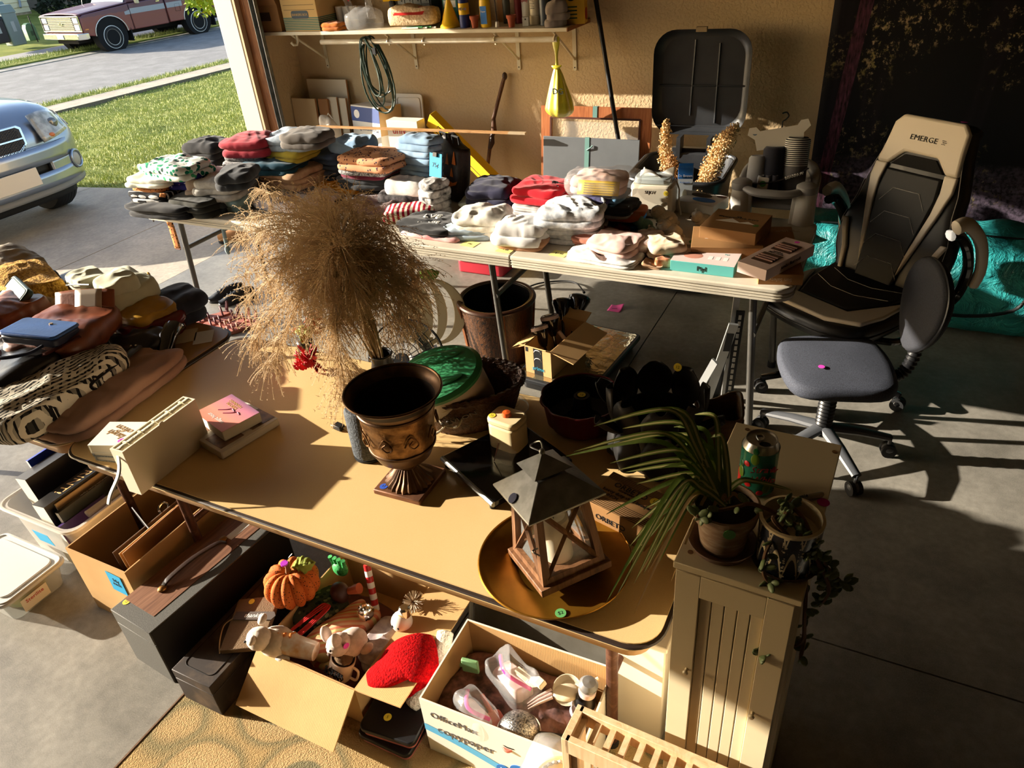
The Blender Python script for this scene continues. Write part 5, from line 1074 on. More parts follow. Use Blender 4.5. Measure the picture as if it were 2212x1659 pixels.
def cushion(poly,z0,z1,dome=.02,m=None,inset=.02,nr=7):
 """padded slab from an outline: rounded rim and slightly domed top"""
 n=len(poly);cx=sum(p[0]for p in poly)/n;cy=sum(p[1]for p in poly)/n;b=MB();rings=[]
 for k in range(6):
  a=math.pi*(k/5-.5);q=inset*(1-math.cos(a));rings.append((1-q/.25,z0+(z1-z0)*(math.sin(a)*.5+.5)))
 for k in range(1,nr+1):rings.append((rings[5][0]*(1-k/nr),z1+dome*(1-(1-k/nr)**2)))
 vs=[(cx+(x-cx)*k,cy+(y-cy)*k,z)for k,z in rings for x,y in poly]
 fs=[(i*n+k,i*n+(k+1)%n,(i+1)*n+(k+1)%n,(i+1)*n+k)for i in range(len(rings)-1)for k in range(n)]+[tuple(range(n-1,-1,-1))]
 return b.add(vs,fs,m)
def smooth(poly,k=4):return[(p.x,p.y)for p in catmull([(x,y,0)for x,y in poly],k,True)]
seat=smooth([(.24,.24),(0,.27),(-.24,.24),(-.275,.0),(-.25,-.22),(-.12,-.29),(.12,-.29),(.25,-.22),(.275,0)][::-1]if False else[(-.24,.24),(-.275,.0),(-.25,-.22),(-.12,-.29),(.12,-.29),(.25,-.22),(.275,0),(.24,.24),(0,.27)])
cushion(seat,.42,.50,.012).build('seat_cushion',LEA,gc,sm=70)
wf=[(-.24,.10),(-.255,-.08),(-.235,-.20),(-.11,-.265),(.11,-.265),(.235,-.20),(.255,-.08),(.24,.10),(.19,-.02),(.13,-.15),(-.13,-.15),(-.19,-.02)]
MB().prism(wf,.498,.518).build('seat_front_panel',LEW,gc,bev=.008,bs=3)
MB().prism([(-.125,-.14),(.125,-.14),(.19,.0),(.23,.22),(-.23,.22),(-.19,.0)],.50,.519).build('seat_centre_panel',LEA,gc,bev=.01,bs=3)
for yy in(-.02,.09):MB().tube([(-.18,yy+.06,.521),(-.06,yy,.522),(.06,yy,.522),(.18,yy+.06,.521)],.0012,4).build('seat_stitch',STI,gc)
MB().tube([(x*1.0,y*1.0,.455)for x,y in seat],.004,6,closed=True).build('seat_piping',LEA,gc)
bm=TR(0,.22,.46)@RX(73)@Matrix.Diagonal((1,.88,1,1))
bm=bm@Matrix.Diagonal((1,1,-1,1))if False else bm
def hw(s):
 pr=[(0,.17),(.08,.235),(.18,.27),(.30,.265),(.42,.235),(.52,.225),(.62,.20),(.72,.175),(.79,.165),(.83,.14)]
 for(a,x),(b,y)in zip(pr,pr[1:]):
  if s<=b:return x+(y-x)*(s-a)/(b-a)
 return.14
ol=smooth([(hw(s),s)for s in(0,.08,.18,.30,.42,.52,.62,.72,.79,.83)]+[(-hw(s),s)for s in(.83,.79,.72,.62,.52,.42,.30,.18,.08,0)],2)
cushion(ol,-.05,.04,.012,bm,.02).build('backrest',LEA,gc,sm=70)
def bpad(name,pts,z0,z1,mat,mir=True,bev=.006):
 for s in((1,-1)if mir else(1,)):MB().prism([(x*s,y)for x,y in pts],z0,z1,bm).build(name,mat,gc,bev=bev,bs=3)
bpad('headrest_panel',[(-.135,.83),(.135,.83),(.165,.79),(.172,.70),(.185,.60),(.13,.60),(.075,.665),(-.075,.665),(-.13,.60),(-.185,.60),(-.172,.70),(-.165,.79)],.035,.064,LEW,False,.012)
bpad('side_band',[(.185,.60),(.19,.53),(.165,.40),(.115,.18),(.09,.08),(.098,.20),(.135,.42),(.14,.52),(.13,.60)],.045,.063,LEW)
bpad('wing_accent',[(.255,.30),(.225,.30),(.18,.16),(.165,.02),(.185,.03),(.205,.16)],.040,.058,LEW)
bpad('centre_panel',[(-.125,.58),(.125,.58),(.135,.48),(.11,.25),(.09,.02),(-.09,.02),(-.11,.25),(-.135,.48)],.045,.062,M('dark leather panel',(26,27,29),.5,spec=.25),False,.012)
bpad('headrest_opening',[(-.07,.655),(.07,.655),(.12,.60),(-.12,.60)],.045,.056,M('opening black',(6,6,7),.9),False,.002)
for k in range(4):
 y0=.10+.115*k;MB().tube([(-.105,y0-.02,.0635),(-.06,y0+.05,.0645),(.06,y0+.05,.0645),(.105,y0-.02,.0635)],.0013,4,bm).build('back_stitch',STI,gc)
for s in(1,-1):MB().tube([(s*(hw(q)-.012),q,.05)for q in(.1,.2,.3,.42,.52,.62,.72,.8)],.0013,4,bm).build('edge_stitch',STI,gc)
txt('EMERGE',.034,INK,gc,bm@TR(-.01,.735,.0655)@Matrix.Diagonal((1,1,1,1)),ext=.0005)
for k in range(3):
 for j in range(3):MB().cyl((.075+.006*k-.004*abs(j-1),.728+.008*j,.065),(.075+.006*k-.004*abs(j-1),.728+.008*j,.0662),.0018,n=6,m=bm).build('logo_dot',INK,gc)
sticker(gc,tuple(bm@Vector((.10,.838,.02))),tuple((bm.to_3x3()@Vector((1,0,0)))),tuple(bm.to_3x3()@Vector((0,.2,-1))),.013,M('magenta sticker',(206,30,160),.6))
for s in(1,-1):
 arm=MB().tube(catmull([(s*.22,.24,.43),(s*.28,.34,.47),(s*.30,.36,.60),(s*.30,.31,.72),(s*.295,.23,.80),(s*.29,.18,.81)],6),.026,10,flat=.8).build('armrest_frame',GLB,gc)
 MB().tube(catmull([(s*.32,.39,.53),(s*.335,.39,.62),(s*.33,.34,.75),(s*.315,.24,.845),(s*.305,.17,.845)],6),[.012]+[.030]*23+[.016],12,flat=.75).build('armrest_pad',LEW,arm)
 MB().tube(catmull([(s*.20,.12,.40),(s*.28,.05,.385),(s*.29,-.04,.40),(s*.24,-.10,.41)],5),.016,8).build('arm_bracket',GLB,arm)
tc=thing('task_chair','small black fabric task chair with a corrugated back stem','chair',(-.05,2.71,0),-72)
star_base(tc,.27,.09,M('grey chair base',(78,80,84),.45),17)
MB().lathe([(.030+(.005 if k%2 else 0),.10+.0085*k)for k in range(36)],20).build('bellows_column',BLACKP,tc)
sp_=smooth([(-.20,.16),(-.215,0),(-.19,-.16),(-.08,-.205),(.08,-.205),(.19,-.16),(.215,0),(.20,.16),(.08,.205),(-.08,.205)])
cushion(sp_,.395,.455,.014).build('seat_cushion',FBK,tc,sm=80);sticker(tc,(.075,-.07,.472),(1,0,0),(0,1,0),.012,STP)
stp=catmull([(0,.15,.40),(0,.21,.385),(0,.25,.40),(0,.275,.46),(0,.28,.54),(0,.275,.60)],8)
MB().tube(stp,[.026 if k%2 else.020 for k in range(len(stp))],12).build('corrugated_stem',BLACKP,tc)
bp2=frame((0,.265,.68),(1,0,0),(0,.12,1));bk=smooth([(0,-.17),(.12,-.10),(.185,.02),(.16,.12),(.06,.175),(-.06,.175),(-.16,.12),(-.185,.02),(-.12,-.10)])
cushion(bk,-.02,.025,.012,bp2@TR(0,0,-.005)).build('back_cushion',M('black back fabric',(30,31,36),.85,n=(300,(44,46,54)),b=(300,.5,.001)),tc,sm=80);MB().tube([tuple(bp2@Vector((x,y,.0)))for x,y in bk],.005,6,closed=True).build('back_piping',BLACKP,tc)
TARP=NT('teal tarp');_n=TARP.noi(9,5,None,.7,1.0);TARP.base(TARP.ramp(_n,[(.3,(24,116,120)),(.6,(52,158,160)),(.75,(90,190,190))]));TARP.bump(_n,.9,.03);TARP=TARP.set(.35,0,.6)
t=thing('teal_storage_bag','crinkled teal storage bag lying behind the gaming chair','bag',(.42,4.20,0),0)
MB().sheet(lambda u,v:(lambda a,k:Vector((-.78+1.56*u,.26*math.cos(a)*k*1.0,max(.003,.24+.245*math.sin(a)*k+.02*noise.noise(Vector((u*14,math.cos(a)*2,math.sin(a)*2)))))))(2*math.pi*v,(abs(math.cos(2*math.pi*v))**4+abs(math.sin(2*math.pi*v))**4)**(-.25)*(1+.05*noise.noise(Vector((u*11,math.cos(2*math.pi*v)*2.5,math.sin(2*math.pi*v)*2.5))))),60,48).build('bag_body',TARP,t,sm=60)
for s in(-1,1):MB().sheet(lambda u,v:Vector((s*(.78+.012*noise.noise(Vector((u*6,v*6,s)))),-.26+.52*u,.01+.47*v)),10,10).build('end_panel',TARP,t,sm=180)
MB().tube([(-.70,-.1,.49),(.70,-.1,.49)],.005,5).build('zipper',BLACKP,t);MB().tube(catmull([(-.3,-.27,.34),(-.25,-.30,.2),(0,-.31,.14),(.25,-.30,.2),(.3,-.27,.34)],5),.01,6,flat=.4).build('carry_strap',BLACKP,t);MB().tube([(-.79,-.2,.12),(-.795,-.2,.05)],.004,6).build('zip_pull',GALV,t)
# floor between the tables
WICK=NT('brown wicker');_v=WICK.n('ShaderNodeTexBrick',{'Vector':WICK.co((1,1,1)),'Scale':40.,'Color1':lin((92,56,28)),'Color2':lin((60,34,16)),'Mortar':lin((24,14,8))});WICK.base(_v);WICK.bump(WICK.noi(60,3),.6,.004);WICK=WICK.set(.5,0,.5)
t=thing('wicker_basket','round brown woven basket with a black plastic liner on the floor','basket',(-1.70,2.99,0))
def wv(a,z):return 1+.012*math.sin(a*34+(int(z/.012)%2)*math.pi)
MB().lathe([(0,.004),(.15,.004)]+[(.15+.03*k/28,.006+.012*k)for k in range(29)],102,None,wv).build('woven_wall',WICK,t)
for k in range(4):
 a=math.radians(35+90*k);MB().tube([(.153*math.cos(a),.153*math.sin(a),.0),(.183*math.cos(a),.183*math.sin(a),.345)],.014,6).build('wood_rib',m_wood('basket wood',(96,52,24),(130,76,38),(150,94,52),(12,12,2)),t)
MB().tube([(.183*math.cos(k*.131),.183*math.sin(k*.131),.345)for k in range(48)],.013,8,closed=True).build('rim',M('basket rim',(60,34,20),.35),t)
MB().lathe([(.165,.35),(.172,.352),(.172,.33),(.15,.10),(0,.09)],40).build('liner',M('liner black',(12,12,13),.3),t)
t.scale=(1.06,1.06,1.0)
CRW=M('cream embossed metal',(206,192,156),.5,b=(40,.3,.003))
pk=thing('pumpkin_decoration','cream metal pumpkin cut-out with green leaves and a give thanks banner','decoration',(-1.99,2.78,0),12,None,(math.radians(-8),0,math.radians(22)))
def cres(cx,rx,ry,ix,t0=0,n=24):return[(cx+rx*math.sin(math.pi*k/n),-ry*math.cos(math.pi*k/n))for k in range(n+1)]+[(cx+ix*math.sin(math.pi*k/n),-ry*.92*math.cos(math.pi*k/n))for k in range(n,-1,-1)]
pm=frame((0,0,.30),(1,0,0),(0,0,1))
bd=MB().prism([(.075*math.cos(a)-.06,.17*math.sin(a))for a in[k*.2618 for k in range(24)]],-.006,.006,pm).build('centre_rib',CRW,pk,bev=.002)
for cx,rx,ix in((-.02,.11,.06),(.02,.17,.11)):MB().prism(cres(cx,rx,.18,ix),-.006,.006,pm).build('side_rib',CRW,pk,bev=.002)
for cx,rx,ix in((-.10,-.07,-.03),):MB().prism(cres(cx,rx,.17,ix),-.006,.006,pm).build('side_rib',CRW,pk,bev=.002)
for k in range(9):MB().tube([(-.085,-.13+.03*k,.007),(-.06,-.118+.03*k,.008),(-.035,-.13+.03*k,.007)],.002,4,pm).build('embossed_leaf',CRW,pk)
MB().tube([(-.07,.0,.46),(-.075,.0,.53),(-.06,.0,.60)],[.022,.016,.02],10).build('stem',M('dark stem glass',(60,64,56),.25),pk)
LFG=M('green leaf metal',(96,140,44),.45);LFD=M('dark leaf metal',(44,74,36),.5)
def leafp(m,L,w,mat,nm='leaf',par=None):return MB().sheet(lambda u,v:Vector((L*u,w*(v-.5)*2*math.sin(math.pi*min(1,u*.92+.08))**.8*(1+.12*math.sin(u*26)),.012*math.sin(u*3)-.02*abs(v-.5)*2+.003*math.sin(u*30))),14,6,m).build(nm,mat,par or pk,solid=.002,sm=60)
leafp(frame((-.04,-.01,.49),(1,-.2,.2),(0,-.6,1)),.12,.045,LFG);leafp(frame((-.09,-.01,.49),(-1,-.2,.1),(0,-.6,1)),.11,.04,LFD);leafp(frame((-.13,-.01,.46),(-.8,-.2,-.4),(0,-.6,1)),.07,.025,LFD)
MB().tube([(-.055+.006*math.cos(k*1.2),-.01+.006*math.sin(k*1.2),.55-.004*k)for k in range(26)],.0015,5).build('wire_curl',GALV,pk)
gm_=frame((-.09,-.03,.19),(.62,0,-.78),(.78,0,.62));MB().prism([(-.15,-.028),(.15,-.028),(.16,0),(.15,.028),(-.15,.028),(-.16,0)],-.004,.004,gm_).build('banner',M('banner grey green',(84,88,74),.6),pk,bev=.001);txt('GIVE THANKS',.038,INK,pk,gm_@TR(0,0,.0045));MB().box(-.08,.10,-.03,.03,0,.012).build('foot_plate',CRW,pk);MB().box(-.02,.0,-.004,.004,.01,.16).build('post',CRW,pk)
t=thing('desk_fan','black wire-cage fan standing behind the green tub','fan',(-1.90,2.45,0),0);fm=frame((0,-.03,.26),(1,.25,0),(-.1,.5,1))
for r_ in(.19,.155,.12,.085,.05):MB().tube([(r_*math.cos(k*.1745),r_*math.sin(k*.1745),.05*(1-(r_/.19)**2))for k in range(36)],.0022 if r_<.19 else.006,5,fm,True).build('cage_ring',BLACKP,t)
for k in range(20):
 a=k*.314;MB().tube([(.02*math.cos(a),.02*math.sin(a),.055),(.12*math.cos(a),.12*math.sin(a),.035),(.19*math.cos(a),.19*math.sin(a),0)],.0018,4,fm).build('cage_wire',BLACKP,t)
for k in range(4):MB().sheet(lambda u,v:fm@Vector(((.03+.13*u)*math.cos(k*1.57+.5*v),(.03+.13*u)*math.sin(k*1.57+.5*v),-.01-.02*v)),4,3).build('blade',M('fan blade grey',(40,40,44),.4),t)
MB().cyl((0,0,.05),(0,0,.066),.035,n=20,m=fm).build('badge',BLACKP,t);MB().lathe([(0,0),(.12,0),(.12,.02),(.03,.03),(.02,.08)],24).build('base',DKGREY,t);MB().tube([(0,.02,.06),(0,.05,.2),tuple(fm@Vector((0,0,-.05)))],.02,10).build('neck',DKGREY,t);MB().tube(catmull([tuple(fm@Vector(p))for p in((-.05,-.16,.05),(-.03,-.13,.09),(.03,-.13,.09),(.05,-.16,.05))],5),.010,8).build('carry_handle',GALV,t)
t=thing('black_tray','shallow black tray with a film wrapped glass top on the floor','tray',(-1.255,3.02,0),-5)
MB().prism(rrect(.36,.58,.03),0,.05).build('tray_base',BLACKP,t,bev=.004);MB().prism(rrect(.42,.64,.03),.05,.075).build('frame',M('tray frame',(34,36,40),.35),t,bev=.006)
MB().prism(rrect(.385,.605,.02),.0752,.078).build('wrapped_glass',M('wrapped mirror',(190,180,150),.10,.85,b=(14,.35,.01)),t);sticker(t,(.05,-.3207,.062),(1,0,0),(0,0,1),.010,STP)
bxl=card_box('shipping_box','open shipping carton of solar lights standing on the black tray','box',.15,.34,.15,CARD,CARD,(-1.345,2.93,.079),-8,{'l':(25,.09),'f':(-35,.05),'r':(15,.13),'b':(-20,.07)})
MB().box(-.025,.025,-.1708,-.1702,.0,.15).build('printed_tape',M('black tape',(30,32,34),.4),bxl);txt('prime',.03,M('tape blue',(60,160,190),.5),bxl,frame((0,-.1715,.035),(1,0,0),(0,0,1)));MB().tube([(.02*math.cos(a),-.1712,.125+.015*math.sin(a))for a in[math.pi*k/8 for k in range(9)]],.0018,4).build('headphone_print',WHITEP,bxl);MB().tube([(.02*math.cos(a),-.1712,.08+.015*math.sin(a))for a in[math.pi*k/8 for k in range(9)]],.0018,4).build('headphone_print',WHITEP,bxl);MB().box(-.07,-.055,-.1707,-.1702,.12,.145).build('barcode_print',INK,bxl)
def solar(label,top,foot,r,pale=False,heart=False):
 a,b=Vector(top),Vector(foot);t=thing('solar_light',label,'solar light',b,0,'solar lights in the shipping carton');d=a-b;m=frame(d,d.orthogonal(),d.cross(d.orthogonal()))
 MB().lathe([(0,.012),(r*.9,.010),(r,0),(r*.98,-.012),(r*.72,-.05),(r*.45,-.085),(.014,-.10)],28,m).build('lamp_head',GLB,t);MB().lathe([(r*.84,.0115),(r*1.0,.004),(r*1.0,-.01)],28,m).build('rim',M('pale pink plastic',(214,190,186),.4)if pale else GLB,t)
 MB().box(-r*.45,r*.45,-r*.45,r*.45,.0115,.0135,m).build('solar_cell',M('solar cell',(30,40,60),.2),t);MB().tube([tuple(m@Vector((0,0,-.10))),(0,0,0)],.008,8).build('stake',GLB,t)
 if heart:sticker(t,tuple(m@Vector((-.3*r,.5*r,-.02))),(1,0,0),(0,-.4,1),.010,STP)
 return t
solar('solar light with a pale rim facing up at the box front',W(1165,708,.25),(-1.37,2.88,.10),.045,True);solar('black domed solar light with a pink sticker',W(1187,685,.27),(-1.36,2.97,.10),.048,True,True)
solar('black solar light behind, left of the largest one',W(1213,652,.28),(-1.34,3.02,.10),.05);solar('largest black solar light rising at the back of the box',W(1252,645,.28),(-1.32,3.04,.10),.058)
t=thing('silver_spike','silver pointed ground spike sticking out over the tray','spike',W(1207,716,.20));q=W(1247,768,.10)-W(1207,716,.20);MB().tube([(0,0,0),tuple(q*.5)],.011,8).build('socket',M('pale pink plastic',(214,190,186),.4),t);MB().tube([tuple(q*.5),tuple(q)],[.009,.001],4).build('point',GALV,t)
t=thing('pink_note','pink sticky note lying on the concrete floor','note',W(1330,667,0));MB().sheet(lambda u,v:Vector((-.04+.08*u,-.04+.08*v,.002+.03*max(0,u+v-1.3)**1.2)),8,8).build('paper',M('pink sticky paper',(226,90,170),.7),t,solid=.0008);MB().tube([(-.02,-.01,.004),(.01,.0,.004)],.001,4).build('ink_stroke',INK,t)
def cable(name,label,pts,r,mat,cat='cable',k=8):
 a=Vector(pts[0]);t=thing(name,label,cat,a);q=catmull([Vector(p)-a for p in pts],k);MB().tube(q,r,6).build('wire',mat,t);MB().tube([q[-2],q[-1]],r*1.8,6).build('wire_end',mat,t);return t
cable('black_cable','thin black cable looping over the floor behind the basket',[W(1130,625,.01),W(1165,612,.01),W(1215,607,.01),W(1245,612,.02),W(1262,632,.02)],.005,BLKRUB)
t=thing('red_bin','low red plastic bin under the white tables','bin',W(1055,578,0));MB().prism(rrect(.34,.24,.03),0,.09).build('tub',M('red bin plastic',(180,40,56),.45),t,bev=.01);MB().prism(rrect(.37,.27,.03),.09,.105).build('lid',M('red bin plastic',(180,40,56),.45),t,bev=.004)
def shoe(name,label,px,py,rz,mat,sole,L=.25,sandal=False,z=0):
 t=thing(name,label,'shoe',W(px,py,z),rz,'shoes on the garage floor')
 of=smooth([(-.12,.0),(-.11,.032),(-.04,.034),(.04,.042),(.10,.036),(.125,.0),(.10,-.036),(.04,-.038),(-.04,-.032),(-.11,-.032)]);k=L/.25
 MB().prism([(x*k,y*k)for x,y in of],0,.022).build('sole',sole,t,bev=.004)
 if sandal:
  for x,h in((.075,.02),(.045,.026),(.015,.03),(-.07,.045)):MB().tube([(x*k,.034*math.cos(a),.02+h*math.sin(a))for a in[math.pi*j/8 for j in range(9)]],.006,6).build('strap',mat,t)
  MB().tube(catmull([(-.1,.02,.03),(-.115,0,.09),(-.1,-.02,.03)],5),.008,6).build('heel_strap',mat,t)
 else:
  MB().sheet(lambda u,v:(lambda a,x:Vector((x,.036*math.cos(a)*(1-.5*(u-.5)**2),.02+(.075-.04*u)*math.sin(a)*max(.15,math.sin(math.pi*min(.98,.12+.9*u)))**.4)))(math.pi*v,-.115+.235*u),14,10).build('upper',mat,t,sm=60)
  for x in(.0,.025,.05):MB().tube([(x,-.02,.078-.3*x),(x+.008,.02,.078-.3*x)],.003,5).build('lace',BLKRUB,t)
 return t
BS=M('black shoe',(30,30,32),.5);PS=M('mauve leather',(100,50,56),.55);PSS=M('peach sole',(166,100,84),.7)
shoe('sneaker','black sneaker farther from the maroon sandals',492,642,-118,BS,BS);shoe('sneaker','black sneaker nearer the maroon sandals',515,650,-120,BS,BS)
for k,(x,y,lb)in enumerate(((458,690,'maroon strappy sandal closest to the table leg'),(482,697,'maroon strappy sandal second from the table leg'),(505,705,'peach sandal nearest the brown table corner'),(520,712,'peach sandal partly hidden by the dried grass'))):shoe('sandal',lb,x,y,-125,PS if k<2 else PSS,PSS,.24,True)
t=thing('tan_boot','tan ankle boot lying behind the long table leg','boot',W(512,520,0),-150);MB().tube([(-.08,0,.04),(.0,0,.05),(.08,0,.045),(.13,0,.035)],[.045,.05,.045,.03],12).build('boot_upper',M('tan suede',(176,124,76),.9),t);MB().prism(rrect(.24,.08,.035),0,.015,TR(.02,0,0)).build('sole',BLKRUB,t)
# near table
_t=NT('tan table laminate');_n=_t.noi(420,2);_t.base(_t.mix(_t.math('MULTIPLY',_n,.5),_t.ramp(_t.noi(3,3),[(.3,(226,194,140)),(.7,(220,186,130))]),lin((196,156,98))));_t.bump(_n,.15,.0006);LAMN=_t.set(.42,0,.4)
_t=NT('brown table laminate');_n=_t.noi(420,2);_t.base(_t.mix(_t.math('MULTIPLY',_n,.5),_t.ramp(_t.noi(3,3),[(.3,(176,138,84)),(.7,(164,126,76))]),lin((130,96,52))));LAMB=_t.set(.35,0,.4)
RUST=M('rusty brown leg',(86,54,40),.5,.3,n=(40,(130,92,70),.5,.75),b=(60,.3));EDG=M('dark rubber edge',(44,32,26),.45);APR=M('tan apron',(176,138,92),.6)
def banquet(label,x0,x1,y0,y1,z,mat,lx):
 t=thing('banquet_table',label,'table',((x0+x1)/2,(y0+y1)/2,0));w,d=x1-x0,y1-y0
 MB().prism(rrect(w,d,.07,8),z-.018,z).build('table_top',mat,t)
 MB().tube([(x,y,z-.008)for x,y in rrect(w+.002,d+.002,.07,8)],.0095,8,closed=True,flat=.5).build('rubber_edge',EDG,t)
 MB().tube([(x,y,z-.022)for x,y in rrect(w-.004,d-.004,.07,8)],.004,6,closed=True).build('metal_edge',M('pale edge',(196,170,120),.4),t)
 a=rrect(w-.05,d-.05,.05,6);n=len(a);MB().add([(x,y,z-.018)for x,y in a]+[(x,y,z-.07)for x,y in a],[(k,n+k,n+(k+1)%n,(k+1)%n)for k in range(n)]).build('apron',APR,t,solid=.008)
 for s in lx:
  xx=s*(w/2-.16)
  for yy in(-d/2+.20,d/2-.07):
   lg=MB().tube([(xx,yy,z-.02),(xx,yy,.012)],.016,12).build('leg',RUST,t);MB().cyl((xx,yy,0),(xx,yy,.03),.02,n=12).build('foot_cap',BLKRUB,lg)
  MB().tube([(xx,-d/2+.20,.32),(xx,d/2-.07,.32)],.012,8).build('cross_bar',RUST,t);MB().tube([(xx,0,.32),(xx-s*.30,0,z-.05)],.010,8).build('brace',RUST,t)
 return t
nt_=banquet('tan banquet table in the foreground holding the lantern and urn',-2.108,-.248,.94,1.70,.74,LAMN,(-1,1))
lt_=banquet('brown banquet table piled with handbags',-4.0,-2.135,.955,1.715,.745,LAMB,(-1,1))
txt('30',.05,INK,lt_,frame((1.8650/2-.0245,-.06,.708),(0,1,0),(0,0,1)),ext=.001)
NZ=.7405
t=thing('boxed_book','white slipcased book standing on its edge over the table front','book',(-1.715,1.02,NZ),2)
WB=M('white slipcase',(228,216,192),.6);EMB=M('cream embossed spine',(222,210,176),.55,b=(90,.9,.004))
MB().box(-.024,-.019,-.135,.13,0,.15).build('cover_panel',WB,t);MB().box(.019,.024,-.135,.13,0,.15).build('cover_panel',WB,t);MB().box(-.019,.019,.125,.13,0,.15).build('end_panel',WB,t);MB().box(-.019,.019,-.135,-.13,0,.15).build('end_panel',WB,t);MB().box(-.019,.019,-.13,.125,.004,.135).build('book_block',WB,t)
MB().sheet(lambda u,v:Vector((-.0185+.037*u,-.13+.255*v,.136+.016*math.sin(math.pi*u)**.6)),8,24).build('embossed_spine',EMB,t,sm=180)
for k in range(5):MB().tube([(.0185*math.cos(a),-.10+.05*k,.137+.017*math.sin(a))for a in[math.pi*j/8 for j in range(9)]],.002,5).build('spine_band',EMB,t)
MB().sheet(lambda u,v:Vector((-.01+.014*u+.012*math.sin(v*5),-.132-.075*v,.135-.12*v)),2,12).build('ribbon_marker',M('white ribbon',(226,222,216),.6),t,solid=.001);MB().cyl((.0235,-.0,.148),(.0255,-.0,.148),.009,n=14).build('thumb_notch',WB,t)
q=W(262,945,.79);z=NZ
for k,(hh,m_,lb)in enumerate(((.022,M('speckled cover',(170,168,160),.7,n=(300,(120,120,116))),'pale speckled small book at the bottom of the gift book stack'),(.018,M('grey glitter cover',(96,100,100),.6,n=(300,(140,144,144))),'grey glitter small book in the middle of the gift book stack'),(.030,M('gift white cover',(226,222,212),.5),'small white gift book with gold script on top of its stack'))):
 t=thing('gift_book',lb,'book',(q.x+.004*k,q.y-.003*k,z),12+4*k);MB().box(-.06,.06,-.055,.055,.002,hh-.002).build('pages',M('page edge',(226,218,200),.8),t);MB().box(-.062,.062,-.058,.058,0,.003).build('cover',m_,t);MB().box(-.062,.062,-.058,.058,hh-.003,hh).build('cover',m_,t);MB().box(-.0645,-.062,-.058,.058,0,hh).build('spine',m_,t);z+=hh+.0005
txt('laugh\noften',.034,M('gold script',(190,150,100),.4,.5),t,TR(0,.008,.0306)@RZ(155),shear=.3);sticker(t,(.03,-.035,.0305),(1,0,0),(0,1,0),.011,STP,'50')
t,w,d=flatbox('photo_album','hardcover album with photographs on its cover under the paperback',[(388,925),(476,978),(600,903)],.026,NZ,M('album cream',(214,204,190),.5),'book')
MB().box(-w/2+.01,w/2+.001,-d/2+.004,d/2-.004,.004,.022).build('page_block',M('page edge',(226,218,200),.8),t)
for a in((-.06,-.06),(.055,-.05),(-.05,.05),(.055,.06)):MB().box(a[0]-.042,a[0]+.042,a[1]-.04,a[1]+.04,.0262,.0268).build('cover_photo',M('brown photo',(84,60,44),.4,n=(30,(150,110,84))),t)
t,w,d=flatbox('paperback','pink and purple paperback novel on the photo album',[(424,893),(483,936),(557,889)],.034,NZ+.028,M('page edge',(226,218,200),.8),'book')
_t=NT('sunset cover');_s=_t.n('ShaderNodeSeparateXYZ',{0:(_t.n('ShaderNodeTexCoord'),'Object')});_t.base(_t.ramp(_t.math('ADD',_t.math('MULTIPLY',(_s,1),4.6),_t.math('ADD',.5,_t.math('MULTIPLY',_t.noi(8,3),.18))),[(.2,(226,120,90)),(.5,(236,150,130)),(.75,(206,130,150)),(.95,(96,84,120))]));SUNC=_t.set(.35)
MB().box(-w/2,w/2,-d/2,d/2,.034,.0346).build('cover',SUNC,t);txt('magic hour',.019,WHITEP,t,frame((.0,-d*.30,.0348),(-1,0,0),(0,-1,0)));txt('KRISTIN\nHANNAH',.016,M('gold print',(214,170,110),.4),t,frame((-.02,d*.28,.0348),(-1,0,0),(0,-1,0)))
for s in(-1,1):MB().tube(catmull([(.015*s-.02,-.01,.035),(.015*s,.006,.035),(.015*s+.012,.02,.035),(.015*s+.03,.016,.035)],4),.0018,5).build('dancer_print',M('plum print',(150,50,96),.5),t)
_t=NT('aged bronze');_a=_t.noi(26,5);_t.base(_t.ramp(_a,[(.3,(70,46,28)),(.5,(128,92,54)),(.7,(168,126,78))]));_w=_t.n('ShaderNodeTexVoronoi',{'Vector':_t.co((1,1,1.2)),'Scale':30.},feature='SMOOTH_F1');_t.bump(_t.mix(.4,(_w,0),_t.noi(40,3)),.55,.012);BRZ=_t.set(.42,.65)
BRD=M('dark bronze',(74,52,36),.4,.6,n=(20,(110,80,52)));URI=M('urn inside',(38,24,18),.5,.4)
u=thing('metal_urn','aged bronze pedestal urn with embossed flowers on the tan table','urn',(-1.005,1.205,NZ),2)
MB().box(-.072,.072,-.072,.072,0,.016).build('plinth',M('plinth copper',(130,88,60),.5,.4,n=(20,(96,62,42)),b=(40,.2)),u,bev=.003)
MB().lathe([(.064,.016),(.062,.022),(.045,.036),(.030,.056),(.024,.064)],96,None,lambda a,z:1+.05*math.cos(24*a)).build('fluted_foot',BRD,u);MB().lathe([(.024,.062),(.029,.07),(.029,.078),(.024,.085)],32).build('neck_ring',BRD,u)
MB().lathe([(.022,.083),(.05,.090),(.072,.108),(.084,.135),(.0865,.14)],64).build('bowl_base',BRD,u);MB().lathe([(.085,.139),(.0885,.142),(.0885,.148),(.086,.15)],64).build('lower_band',BRD,u)
MB().lathe([(.086,.149),(.089,.18),(.093,.22),(.098,.255)],96,None,lambda a,z:1+.016*math.sin(7*a+20*z)*math.cos(5*a-60*z)).build('embossed_wall',BRZ,u)
MB().lathe([(.098,.254),(.101,.257),(.101,.262),(.099,.264),(.106,.285),(.117,.300),(.122,.303)],64).build('flared_collar',BRD,u);MB().tube([(.122*math.cos(k*.0982),.122*math.sin(k*.0982),.304)for k in range(64)],.0035,6,closed=True).build('rim',BRD,u)
MB().lathe([(.121,.304),(.110,.290),(.096,.262),(.088,.19),(.06,.11),(0,.10)],64).build('inner_wall',URI,u)
